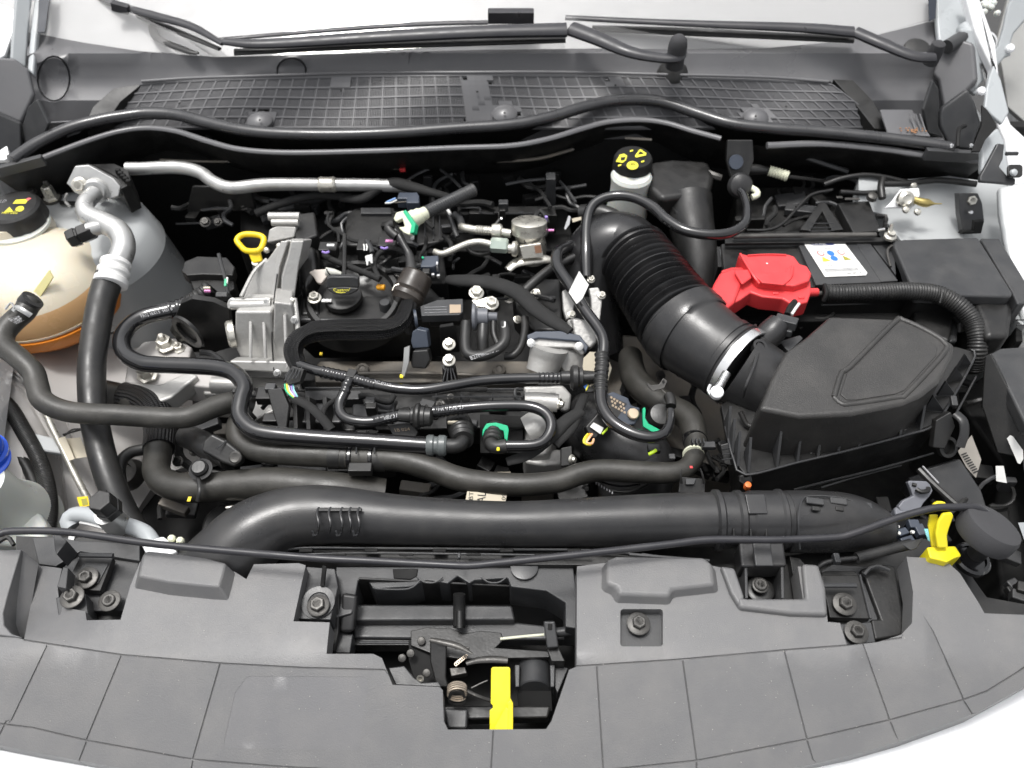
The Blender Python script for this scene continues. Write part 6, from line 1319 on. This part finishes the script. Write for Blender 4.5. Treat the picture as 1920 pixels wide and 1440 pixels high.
T('tie', [(1762, 538, .008), (1766, 552, .008), (1762, 568, -.0)], 2, PLD, n=8); T('tie', [(1546, 534, .009), (1550, 549, .011), (1544, 564, .0)], 4, GAPM, n=8)
free()
# ---- fuse boxes
thing('fuse_box', 'large black lidded fuse box behind the ribbed battery cable', 'fuse box', (1800, 520, -.08))
B('lid', [(1672, 452), (1694, 448), (1834, 444), (1900, 550), (1896, 556), (1720, 552), (1710, 540)], .004, .02, PLG, bevel=.004)
B('lid_right', [(1838, 446), (1874, 446), (1925, 530), (1925, 568), (1908, 570), (1898, 548)], -.002, .06, PLG, bevel=.003)
B('lid_step', [(1700, 516), (1728, 520), (1730, 524), (1706, 526)], .003, .01, SAT)
B('lower_case', [(1676, 460), (1834, 452), (1900, 560), (1720, 560)], -.018, .10, PLD, bevel=.004)
B('front_bulge', [(1824, 562), (1894, 560), (1902, 580), (1896, 630), (1850, 632), (1836, 590)], -.012, .09, PLD, bevel=.010)
B('side_gap', [(1905, 572), (1960, 570), (1960, 640), (1905, 640)], -.06, .05, GAPM)
for x in (1880, 1890): T('gap_line', [(1906, 600 + (x - 1880), -.04), (1930, 600 + (x - 1880), -.04)], 1.6, PLG, n=5)
free()
thing('relay_box', 'black relay block partly hidden between battery and air filter', 'relay block', (1760, 610, -.08))
B('block', [(1715, 570), (1782, 572), (1790, 600), (1780, 640), (1716, 610)], -.045, .08, PLD, bevel=.004)
B('block_side', [(1782, 586), (1800, 600), (1796, 640), (1780, 640)], -.055, .08, PLG, bevel=.004)
T('cable_stub', [(1790, 590, -.04), (1800, 604, -.05), (1800, 624, -.06)], 8, RUBB, n=12)
free()
thing('headlamp_box', 'black angular box lid at the right edge with pale and yellow labels', 'box', (1900, 760, -.10))
B('box_lid', [(1856, 662), (1876, 652), (1960, 646), (1960, 800), (1925, 800), (1896, 740)], -.010, .02, PLG, bevel=.004)
N('box_side', [(1846, 668), (1858, 662), (1898, 742), (1926, 800), (1926, 860), (1870, 850), (1840, 760)], (1880, 760, -.03), (-.6, -.5, .5), .01, PLD, bevel=.002)
N('yellow_label', [(1906, 778), (1930, 766), (1960, 800), (1930, 812)], (1920, 785, -.020), (-.1, -.5, 1), .001, mat('pale_yellow_label', (.72, .70, .30), .5), bevel=0)
N('white_label', [(1888, 822), (1894, 816), (1899, 818), (1918, 844), (1919, 860), (1913, 870), (1908, 868)], (1903, 843, -.06), (-.5, -.6, .5), .001, WHT, bevel=0)
N('white_label', [(1867, 874), (1882, 874), (1888, 906), (1868, 902)], (1876, 890, -.09), (-.2, -.7, .6), .001, WHT, bevel=0)
B('lower_mass', [(1790, 740), (1850, 700), (1960, 860), (1960, 1140), (1880, 1120), (1860, 980), (1880, 870)], -.16, .2, GAPM, bevel=.006)
N('grey_label', [(1909, 980), (1960, 978), (1960, 1020), (1922, 1016)], (1930, 1000, -.06), (-.2, -.6, .8), .001, HNG, bevel=0)
free()
thing('barcode_unit', 'dark grey unit with a faded barcode sticker beside the headlamp', 'control unit', (1780, 900, -.15))
N('housing', [(1730, 880), (1800, 860), (1840, 920), (1856, 970), (1810, 960), (1780, 950)], (1790, 910, -.10), (-.3, -.5, .7), .02, PLG, bevel=.003)
N('sticker', [(1796, 846), (1822, 816), (1840, 862), (1830, 896), (1812, 876)], (1818, 856, -.090), (-.3, -.6, .7), .001, mat('faded_sticker', (.30, .28, .25), .6), bevel=0)
for k in range(9): N('barcode_bar', [(1802 + k * 2.8, 852 + k * 4.2), (1812 + k * 2.8, 848 + k * 4.2), (1813 + k * 2.8, 850 + k * 4.2), (1803 + k * 2.8, 854.5 + k * 4.2)], (1818, 856, -.0893), (-.3, -.6, .7), .0005, INK, bevel=0)
T('frame_bar', [(1722, 880, -.07), (1752, 910, -.072), (1810, 962, -.075)], 6, PLD, n=8)
T('frame_bar', [(1730, 874, -.068), (1760, 906, -.07)], 1.6, GRY, n=6)
free()
thing('headlamp_adjuster', 'pale grey lever plate with a curved slot behind the yellow clip', 'lever plate', (1730, 930, -.08))
N('plate', [(1702, 904), (1706, 901), (1738, 902), (1744, 908), (1750, 920), (1744, 930), (1732, 944), (1724, 958), (1690, 960), (1684, 950), (1694, 938), (1712, 930), (1708, 918)], (1720, 930, -.055), (0, -.6, 1), .008, mat('pale_grey_plastic', (.15, .155, .175), .45), bevel=.002)
T('curved_slot', [(1718, 917, -.047), (1726, 922, -.047), (1738, 921, -.047), (1741, 915, -.047)], 4.5, PLD, n=8); T('curved_slot', [(1710, 908, -.047), (1718, 910, -.047)], 3.5, PLD, n=8)
B('motor', [(1676, 950), (1710, 944), (1712, 966), (1680, 970)], -.065, .04, MATS['pale_grey_plastic'], bevel=.003)
free()
thing('lamp_wiring', 'tangle of pale plugs and blue-green wires below the prop rod end', 'wiring', (1710, 1010, -.08))
for x, y, a, b_ in ((1690, 1000, 22, 14), (1712, 985, 20, 18), (1724, 996, 18, 24), (1700, 1016, 26, 16), (1730, 1030, 20, 26)): rbox('plug', (x, y, -.065), (a, b_, 16), DBL, ax=(1, random.uniform(-.5, .5), 0))
for k in range(3): T('blue_wire', [(1734 + k * 3, 992, -.05), (1738 + k * 3, 1004, -.05), (1742 + k * 3, 1016, -.055)], 1.6, CYA, n=6)
for x, y in ((1682, 988), (1684, 1000), (1710, 998)): L('pale_pin', (x, y, -.045), (0, -.4, 1), [(0, 4), (5, 3)], WHT, n=8)
free()

# ---------------------------------------------------------------- ribbed intake hose
thing('ribbed_intake_hose', 'fat black ribbed rubber intake hose between throttle and air filter', 'intake hose', (1250, 560, -.1))
T('throttle_elbow', [(1120, 660, -.16, 50), (1108, 590, -.11, 56), (1108, 520, -.06, 60), (1130, 468, -.02, 62), (1170, 462, -.010, 62), (1200, 496, -.012, 62)], 62, BEL, n=48, step=.004)
T('throttle_elbow_lip', [(1100, 440, -.05), (1120, 416, -.035), (1150, 410, -.03), (1180, 418, -.03)], 9, SAT, n=14)
T('bellows', [(1186, 480, -.012, 64), (1206, 506, -.012, 66), (1240, 556, -.015, 71), (1270, 598, -.018, 76), (1284, 616, -.02, 78)], 70, BEL, n=64, corr=(.0107, .0052))
T('cuff', [(1274, 602, -.019, 84), (1290, 620, -.02, 86), (1300, 628, -.02, 84), (1304, 632, -.02, 80), (1340, 658, -.02, 76), (1368, 676, -.02, 74)], 80, SAT, n=56, step=.003)
axn = U(1420, 706, -.02) - U(1340, 652, -.02)
L('cuff_groove', (1352, 664, -.02), axn, [(0, 74), (0, 76), (12, 76), (14, 73), (18, 73), (18, 77), (24, 77), (26, 74), (38, 74), (38, 78), (44, 78), (46, 74)], SAT, n=56)
free()
thing('hose_clamp', 'bright steel worm clamp around the right end of the ribbed intake hose', 'hose clamp', (1380, 680, -.02))
cc = U(1378, 682, -.02); s_ = mpp(cc)
L('clamp_band', cc, axn, [(0, 79), (17, 79.5), (17, 76), (0, 76)], SLV, n=64)
a_ = axn.normalized()
scr = U(1346, 734, .018)
L('screw_housing', U(1352, 716, .020), U(1342, 736, .02) - U(1362, 700, .02), [(-4, 7), (22, 7)], SLV, n=14)
sp_ = []
T('screw_thread', [(1362, 700, .024), (1354, 714, .022), (1348, 726, .020)], 7.5, SLV, n=14, corr=(.0022, .0008))
L('screw_head', (1344, 736, .022), (-.1, -.35, 1), [(-8, 12), (4, 12.5), (6, 11), (6, 5), (4.5, 4)], BODW, n=26)
T('screw_tab', [(1332, 722, .018), (1328, 732, .016), (1334, 742, .014)], 3.5, SLV, n=8)
free()
thing('intake_neck', 'dark plastic neck of the air filter with a plug-in sensor on top', 'intake neck', (1430, 680, -.08))
T('neck', [(1388, 690, -.02, 72), (1424, 712, -.026, 68), (1460, 735, -.032, 64)], 68, SAT, n=48, step=.01)
T('neck_ring', [(1416, 610, .0), (1424, 640, .022), (1416, 680, .030), (1400, 720, .024), (1392, 745, .0)], 3, SAT, n=8)
T('sensor_port', [(1424, 650, .0, 26), (1446, 624, .016, 26), (1462, 606, .024, 22)], 24, SAT, n=28)
L('hook_lug', (1424, 650, .028), (.2, -.3, 1), [(-10, 14), (4, 14), (4, 9), (-10, 9)], SAT, n=20)
rbox('sensor_plug', (1474, 604, .030), (40, 22, 18), PLG, ax=(1, -.5, .1), upv=(-.3, .3, 1)); rbox('sensor_collar', (1464, 616, .020), (44, 24, 14), PLG, ax=(1, -.5, .1), upv=(-.3, .3, 1))
T('sensor_wire', [(1484, 590, .03), (1492, 578, .03), (1498, 570, .026)], 3, WHT, n=8); T('sensor_wire', [(1476, 590, .03), (1482, 576, .03), (1490, 566, .026)], 6, GAPM, n=8)
B('neck_web', [(1460, 640), (1500, 628), (1506, 634), (1480, 660)], .0, .02, PLG)
free()
# ---------------------------------------------------------------- air filter box
thing('air_filter_box', 'large black air filter box with a stepped dark grey lid', 'air filter box', (1590, 800, -.15))
TZ = .042
topP = [(1424, 766), (1448, 706), (1474, 658), (1510, 632), (1556, 592), (1692, 597), (1746, 616), (1791, 646), (1788, 668), (1762, 716), (1728, 742), (1690, 758), (1600, 776), (1500, 782)]
W0 = [U(x, y, TZ) for x, y in topP]
cen = sum(W0, Vector()) / len(W0)
base = [cen + (w - cen) * 1.035 - Vector((0, 0, .085)) for w in W0]
n_ = len(W0)
lid = obj('lid', W0 + base, [tuple(range(n_)), tuple(range(n_, 2 * n_))] + [(i, (i + 1) % n_, n_ + (i + 1) % n_, n_ + i) for i in range(n_)], LID, bevel=.006, seg=4)
panel = [(1566, 744), (1580, 700), (1594, 690), (1676, 608), (1692, 604), (1740, 626), (1768, 646), (1766, 664), (1700, 736), (1680, 744), (1600, 756), (1580, 756)]
def inset(poly, k): 
    cx = sum(p[0] for p in poly) / len(poly); cy = sum(p[1] for p in poly) / len(poly)
    return [(cx + (x - cx) * k, cy + (y - cy) * k) for x, y in poly]
outer = panel
def loopT(name, poly, r, z, m, parent): T(name, [(x, y, z) for x, y in poly] + [(poly[0][0], poly[0][1], z)], r, m, parent, n=10)
loopT('lid_ridge', inset(panel, 1.03), 6.0, TZ - .0012, LID, lid)
B('lid_step', inset(panel, .90), TZ + .0012, .003, LID, lid, bevel=.001)
FZ = -.036
fl = [(1398, 890), (1500, 866), (1600, 842), (1700, 815), (1752, 796), (1790, 740), (1828, 668), (1822, 658), (1794, 650), (1600, 640), (1440, 680), (1352, 760), (1372, 860)]
B('flange', fl, FZ, .010, PLD, bevel=.0015)
lipP = [U(x, y, FZ + .004) for x, y in [(1360, 800), (1376, 862), (1398, 890), (1500, 866), (1600, 842), (1700, 815), (1752, 796), (1790, 740), (1828, 668), (1820, 656)]]
sweep('flange_lip', [(p.x, p.y, p.z, .0016) for p in lipP], PLG, n=8, step=.01)
base_c = sum(base, Vector()) / n_
def rib(px, py, ins=.032, hh=.050):
    a = U(px, py, FZ + .003); dirv = Vector((base_c.x - a.x, base_c.y - a.y, 0))
    if py > 800: dirv = Vector((.02, 1, 0))
    dirv.normalize(); b = a + dirv * ins; c = b + Vector((0, 0, hh)); t = Vector((-dirv.y, dirv.x, 0)) * .0016
    prism('rib', [a - t, b - t, c - t], t * 2, PLG, CUR, 0)
for k in range(8): x = 1457 + k * 38.5; rib(x, 878 - (x - 1457) * .262)
for x, y in ((1770, 770), (1790, 738), (1806, 708), (1820, 682)): rib(x, y, .026, .03)
for x, y in ((1404, 886), (1384, 874), (1374, 850), (1366, 826)): rib(x, y, .030, .035)
for k in range(3):
    x = 1480 + k * 78 + 50; rbox('white_smear', (x, 846 - (x - 1530) * .25, FZ + .001), (24, 4, 1), WHT, bevel=0, ax=(1, .25, 0))
B('lower_housing', [(1396, 894), (1500, 870), (1700, 820), (1752, 800), (1780, 760), (1820, 690), (1780, 680), (1500, 700), (1380, 780)], FZ - .010, .075, PLD, bevel=.004)
sweep('housing_seam', [(*(U(x, y, FZ - .055) + Vector((0, 0, 0))), .0015) for x, y in ((1488, 918), (1560, 900), (1650, 878), (1750, 850))], PLG, n=6)
sweep('housing_seam', [(*U(x, y, FZ - .060), .0012) for x, y in ((1540, 914), (1600, 896), (1690, 872))], PLG, n=6)
sweep('right_seam', [(*U(x, y, FZ - .03), .0015) for x, y in ((1790, 780), (1812, 740), (1830, 706))], PLG, n=6)
T('side_clip', [(1792, 776, -.02), (1806, 790, -.02), (1808, 812, -.03), (1800, 838, -.045)], 10, SAT, flat=.5, n=14)
N('clip_plate', [(1756, 788), (1784, 772), (1792, 800), (1772, 842), (1750, 840)], (1770, 805, -.03), (.2, -.7, .6), .01, PLD, bevel=.002)
rbox('clip_catch', (1788, 752, -.02), (12, 20, 8), PLG, upv=(0, -.4, 1))
L('mount_ring', (1776, 838, -.06), (.2, -.6, .7), [(-6, 20), (4, 20), (4, 14), (-6, 14)], PLD, n=24)
N('left_clip', [(1350, 834), (1366, 830), (1378, 866), (1374, 874), (1358, 870)], (1364, 850, -.04), (-.2, -.6, .8), .012, PLD, bevel=.0015)
for k in range(3): T('clip_rib', [(1354, 842 + k * 10, -.036), (1372, 840 + k * 10, -.036)], 1.2, PLG, n=5)
N('front_lug', [(1386, 892), (1408, 886), (1412, 904), (1398, 912), (1386, 904)], (1398, 900, -.045), (0, -.6, .8), .01, PLD, bevel=.002)
L('orange_grommet', (1401, 912, -.03), (0, -.1, 1), [(-6, 6), (0, 7), (8, 6), (9, 3)], mat('orange_rubber', (.75, .16, .03), .5), n=14)
T('neck_seam', [(1388, 772, -.02), (1400, 796, -.03), (1412, 800, -.03)], 5, PLD, n=10)
free()
thing('emission_label', 'torn cream paper label with black sideways letters just above the duct', 'paper label', (915, 935, -.08))
lp_ = N('paper', [(876, 921), (884, 922), (951, 925), (946, 949), (872, 943)], (915, 935, -.060), (0, -.6, 1), .0008, CRE, bevel=0)
zz = lambda x, y: onplane(x, y, U(915, 935, -.060), Vector((0, -.6, 1)).normalized()).z
def ltext(s, q): text('lettering', s, q, [zz(*p) for p in q], INK, lp_)
ltext('EBT', [(878, 943), (880, 922), (888, 922), (886, 944)]); ltext('AL', [(894, 942), (896, 922), (912, 923), (908, 944)]); ltext('T.09', [(938, 947), (942, 926), (950, 926), (946, 949)])
o = N('second_label', [(898, 886), (958, 884), (956, 894), (900, 892)], (930, 889, -.085), (0, -.6, 1), .001, CRE, CUR, bevel=0)
free()
thing('lower_bracket', 'pale metal bracket showing under the radiator hose on the left', 'bracket', (440, 945, -.13))
B('bracket_leaf', [(430, 932), (462, 934), (456, 954), (424, 958)], -.11, .004, STD); T('bracket_lip', [(424, 952, -.1), (440, 950, -.1), (458, 948, -.1)], 3, STE, n=8)
L('fan_ring', (430, 990, -.16), (.3, -.3, 1), [(-10, 46), (0, 48), (6, 44), (6, 38)], PLD, n=36)
free()
thing('coolant_outlet', 'black plastic coolant outlet with a round screw between the hoses, lower left', 'coolant outlet', (420, 850, -.08))
T('outlet_pipe', [(350, 818, -.10, 22), (376, 828, -.085, 22), (392, 838, -.075, 24), (432, 858, -.07, 24)], 22, RUBB, n=24)
N('outlet_block', [(380, 826), (396, 812), (424, 826), (450, 846), (454, 862), (440, 876), (416, 868), (376, 846)], (416, 846, -.052), (0, -.6, 1), .02, PLD, bevel=.004)
L('round_screw', (442, 858, -.045), (0, -.6, 1), [(0, 12), (4, 12), (6, 9), (5, 4)], STD, n=20)
T('outlet_rib', [(406, 842, -.044), (418, 832, -.044), (424, 826, -.044)], 1.5, PLG, n=5)
T('lower_rail', [(370, 880, -.09), (420, 886, -.09), (470, 884, -.09), (520, 870, -.09)], 4, PLD, n=8)
free()
hose('taped_pipe', 'cloth-taped flat loom crossing in front of the dark lower right engine', [(1090, 770, -.04, 11), (1060, 790, -.04, 13), (1030, 820, -.045, 14), (990, 852, -.05, 12), (950, 866, -.055, 9)], 12, RIBM, 'cable loom', flat=.5, n=12)
hose('taped_pipe', 'second cloth-taped loom curving down beside the pressure sensor', [(1096, 740, -.04, 9), (1084, 770, -.04, 9), (1072, 800, -.045, 10), (1040, 834, -.05, 10)], 10, RIBM, 'cable loom', flat=.5, n=12)
thing('two_tone_plug', 'tiny plug with blue and yellow marks left of the upright pipe', 'connector', (1104, 726, -.03))
N('plug', [(1096, 722), (1120, 720), (1116, 734), (1098, 736)], (1106, 728, -.03), (0, -.6, 1), .006, PLD); N('blue_mark', [(1094, 724), (1102, 720), (1099, 732)], (1106, 728, -.029), (0, -.6, 1), .001, INKB, bevel=0); N('yellow_mark', [(1103, 720), (1104, 724), (1099, 733), (1098, 729)], (1106, 728, -.0285), (0, -.6, 1), .001, INKY, bevel=0)
T('pale_hook', [(1106, 724, -.027), (1112, 720, -.027), (1118, 722, -.027)], 2, CRE, n=6)
free()
# ================================================================ DIM CLUTTER IN THE DEEP PARTS OF THE BAY
rnd = random.Random(11)
def wires(box, z0, z1, n, r=(2, 5), mats=None, name='wire'):
    x0, y0, x1, y1 = box
    for k in range(n):
        x, y, z = rnd.uniform(x0, x1), rnd.uniform(y0, y1), rnd.uniform(z0, z1); a = rnd.uniform(0, 6.28); pts = [(x, y, z)]
        for j in range(rnd.randint(3, 5)):
            a += rnd.uniform(-.8, .8); l_ = rnd.uniform(14, 34)
            x += l_ * math.cos(a); y += l_ * .6 * math.sin(a); z += rnd.uniform(-.008, .008)
            x = min(max(x, x0), x1); y = min(max(y, y0), y1); pts.append((x, y, min(max(z, z0), z1)))
        T(name, pts, rnd.uniform(*r), (mats or [RIBM, RUBB, PLG])[k % len(mats or [1, 2, 3])], n=7, step=.006)
def blocks(box, z0, z1, n, s=(14, 40), mats=(PLD, PLG, GAPM), name='bracket'):
    x0, y0, x1, y1 = box
    for k in range(n):
        rbox(name, (rnd.uniform(x0, x1), rnd.uniform(y0, y1), rnd.uniform(z0, z1)), (rnd.uniform(*s), rnd.uniform(*s) * .6, rnd.uniform(*s) * .7), mats[k % len(mats)], ax=(1, rnd.uniform(-.5, .5), rnd.uniform(-.2, .2)), bevel=.002)
def studs(box, z0, z1, n, m=None, name='bolt'):
    x0, y0, x1, y1 = box
    for k in range(n): bolt(rnd.uniform(x0, x1), rnd.uniform(y0, y1), rnd.uniform(z0, z1), rnd.uniform(5, 8), m or STD, (rnd.uniform(-.3, .3), -.5, 1), 1.4)
free()
thing('engine_wiring', 'tangle of thin black wires and small plugs over the top of the engine', 'wiring', (760, 470, -.06))
wires((600, 400, 860, 510), -.035, -.012, 16); blocks((600, 420, 850, 520), -.04, -.02, 9, (12, 26)); studs((600, 520, 830, 545), -.05, -.045, 4)
wires((850, 400, 1060, 560), -.06, -.03, 12); blocks((860, 500, 1060, 580), -.07, -.05, 8, (14, 34)); studs((880, 500, 1050, 600), -.055, -.045, 5, STE)
free()
thing('bulkhead_fittings', 'dim brackets and pipes in the shadow of the bulkhead', 'bulkhead fittings', (760, 350, -.12))
wires((300, 340, 640, 430), -.10, -.05, 10, (3, 7)); wires((700, 325, 1140, 400), -.06, -.02, 12, (3, 6)); blocks((350, 370, 640, 430), -.12, -.07, 10, (16, 44)); blocks((700, 330, 1130, 380), -.08, -.04, 10, (16, 40))
studs((370, 370, 470, 420), -.085, -.06, 9); T('heat_shield_edge', [(376, 394, -.06), (410, 392, -.06), (438, 392, -.06)], 1.6, STD, n=6); T('heat_shield_edge', [(330, 420, -.09), (380, 418, -.09), (430, 416, -.09)], 2, PLG, n=6)
V('heat_shield', [(360, 350), (470, 350), (480, 396), (350, 398)], U(420, 396, -.065).y + .01, .006, PLD, bevel=.002)
free()
thing('gearbox', 'dark gearbox and selector parts deep between the intake hose and the air filter box', 'gearbox', (1220, 760, -.3))
B('gearbox_case', [(1120, 620), (1340, 640), (1380, 900), (1150, 900)], -.20, .2, DIR, bevel=.01)
wires((1130, 640, 1345, 900), -.17, -.10, 14, (3, 8)); blocks((1140, 650, 1340, 880), -.18, -.13, 14, (18, 50)); studs((1140, 650, 1340, 880), -.16, -.13, 7)
wires((1330, 740, 1400, 900), -.14, -.09, 5, (3, 6)); blocks((1320, 740, 1390, 900), -.16, -.11, 5, (18, 40))
free()
thing('battery_tray', 'dark battery tray and brackets between the battery and the bulkhead', 'battery tray', (1500, 400, -.12))
blocks((1400, 340, 1650, 430), -.09, -.03, 12, (20, 60)); wires((1400, 330, 1660, 430), -.05, -.01, 11, (2.5, 5)); wires((1350, 560, 1560, 620), -.10, -.07, 6, (3, 6)); blocks((1340, 570, 1540, 620), -.13, -.09, 7, (20, 50))
T('tray_rail', [(1352, 470, -.02), (1358, 520, -.03), (1356, 570, -.05)], 4, PLG, n=8); B('tray_box', [(1344, 462), (1366, 462), (1368, 500), (1346, 500)], -.02, .04, PLD)
B('rear_tray', [(1380, 350), (1640, 350), (1640, 434), (1380, 438)], -.05, .1, PLD, bevel=.004)
free()
thing('engine_front_clutter', 'small black clips and wires under the front hoses of the engine', 'wiring', (700, 800, -.16))
wires((480, 730, 1000, 800), -.085, -.060, 16, (2.5, 5)); blocks((560, 735, 980, 850), -.11, -.08, 16, (16, 40)); studs((500, 740, 980, 850), -.085, -.075, 6); wires((480, 850, 1100, 940), -.15, -.11, 12, (3, 8)); blocks((480, 860, 1100, 940), -.17, -.12, 12, (20, 60), (PLD, PLG, DIR))
free()
thing('left_bay_fittings', 'dark brackets and hoses deep below the left hoses', 'bay fittings', (360, 860, -.25))
B('subframe', [(250, 860), (440, 840), (460, 1040), (260, 1040)], -.24, .1, GAPM, bevel=.01)
wires((290, 620, 430, 700), -.10, -.08, 3, (3, 6)); wires((300, 790, 460, 1000), -.17, -.12, 9, (4, 9)); blocks((300, 800, 450, 1000), -.20, -.14, 9, (20, 60), (PLD, PLG, DIR)); studs((300, 800, 440, 900), -.15, -.13, 4)
free()
thing('right_bay_fittings', 'dark brackets and plugs in the gap under the right headlamp box', 'bay fittings', (1800, 900, -.25))
wires((1650, 880, 1900, 1040), -.14, -.08, 9, (3, 6)); blocks((1640, 880, 1900, 1040), -.18, -.10, 12, (20, 60), (PLD, PLG, GAPM)); blocks((1860, 1060, 1940, 1140), -.14, -.10, 6, (20, 50), (PLD, PLG)); wires((1790, 640, 1860, 760), -.14, -.09, 4, (4, 8))
free()
# extra castings and screws on the timing cover
CUR = bpy.data.objects['timing_cover']
for x, y, z in ((532, 470, .016), (566, 470, .0), (520, 700, -.062), (440, 690, -.058), (556, 690, -.058), (552, 600, -.012), (436, 566, -.004), (500, 566, -.002)): bolt(x, y, z, 5.5, ALB, (0, -.7, .7), 1.35)
for p in ([(470, 590, -.012), (470, 630, -.028), (470, 672, -.05)], [(494, 590, -.012), (496, 630, -.028), (498, 672, -.05)], [(534, 590, -.004), (536, 640, -.028), (540, 690, -.05)], [(530, 480, .012), (534, 520, .002), (538, 560, -.008)]): T('cast_rib', p, 3.2, ALU, n=8)
T('cast_rib', [(452, 556, .0), (476, 510, .008), (500, 486, .014)], 3.5, ALU, n=8)
free()
# ================================================================ DUST, PRINTS AND SMALL MARKS
free()
rs = random.Random(5)
vv, ff = [], []
def inpoly(x, y, pl):
    c = False; j = len(pl) - 1
    for i in range(len(pl)):
        if (pl[i][1] > y) != (pl[j][1] > y) and x < (pl[j][0] - pl[i][0]) * (y - pl[i][1]) / (pl[j][1] - pl[i][1]) + pl[i][0]: c = not c
        j = i
    return c
for k in range(420):
    x, y = rs.uniform(60, 1900), 1060 + 380 * rs.random() ** 1.4
    if not inpoly(x, y, outl) or inpoly(x, y, hole): continue
    if 255 < x < 450 and y < 1140 or 1120 < x < 1360 and y < 1150 or 1340 < x < 1560 and y < 1170: continue
    p = U(x, y, pz(x, y) + .0004); r = rs.uniform(.00025, .0008); n0 = len(vv); a = rs.random() * 3
    vv += [p + Vector((r * math.cos(a + t), r * math.sin(a + t) * rs.uniform(.5, 1), .0)) for t in (0, 2.1, 4.2)] + [p + Vector((0, 0, r * .7))]
    ff += [(n0, n0 + 1, n0 + 3), (n0 + 1, n0 + 2, n0 + 3), (n0 + 2, n0, n0 + 3)]
o = obj('dust_specks', vv, ff, mat('pale_dust', (.5, .48, .44), .8), None, smooth=False)
solo(o, 'pale dust specks scattered over the grey front trim panel', 'dust'); o['kind'] = 'stuff'
# prints on hoses and pipes
CUR = bpy.data.objects['breather_pipe']
text('pipe_print', 'PA12 16X1.5  0421 B', [(262, 590), (322, 576), (324, 581), (266, 596)], -.0335, GRY)
CUR = bpy.data.objects['branch_line']
text('line_print', 'PA 11X8 27', [(822, 766), (870, 761), (870, 766), (822, 771)], -.0165, GRY)
text('line_print', '0B2 31', [(720, 782), (744, 777), (744, 782), (720, 787)], -.0175, GRY)
CUR = bpy.data.objects['vacuum_line']
text('line_print', '3C 0212', [(702, 712), (734, 720), (733, 725), (701, 717)], -.008, GRY)
# inner wing details at the left
CUR = bpy.data.objects['car_body']
for x, y in ((44, 700), (46, 712)): L('wing_clip', (x, y, -.112), (0, -.3, 1), [(0, 7), (4, 6), (5, 3)], ALB, n=12)
T('wing_seam', [(20, 690, -.112), (70, 740, -.118), (96, 800, -.125), (108, 860, -.14)], 2, PRIM, n=6)
T('brake_line', [(118, 815, -.118), (150, 806, -.118), (180, 800, -.12)], 2, PLD, n=6)
B('wing_pad', [(20, 800), (100, 820), (118, 850), (60, 842)], -.118, .01, BODG, bevel=.003)
for x, y in ((60, 330), (186, 334)): bolt(x, y + 30, -.01, 6, STD, (0, -.2, 1), 1.5)
free()
# wings on both sides, just outside the photograph's edges
CUR = bpy.data.objects['car_body']
for sgn in (-1, 1):
    inn = [(.30, .60), (.45, .66), (.60, .70), (.80, .76), (1.0, .83), (1.2, .905), (1.4, .98), (1.6, 1.05)]
    vv, ff = [], []
    for i, (y, x) in enumerate(inn):
        ow = 1.02 + .10 * sm((y - .3) / .5); vv += [Vector((sgn * x, y, -.10)), Vector((sgn * x, y, -.005)), Vector((sgn * (x + .03), y, .008)), Vector((sgn * (x + ow) / 2, y, .004)), Vector((sgn * ow, y, -.06)), Vector((sgn * (ow + .03), y, -.5))]
        if i:
            for k in range(5): a = 6 * (i - 1) + k; ff.append((a, a + 1, a + 7, a + 6))
    obj('fender', vv, ff, BODW, sharp=50)
free()
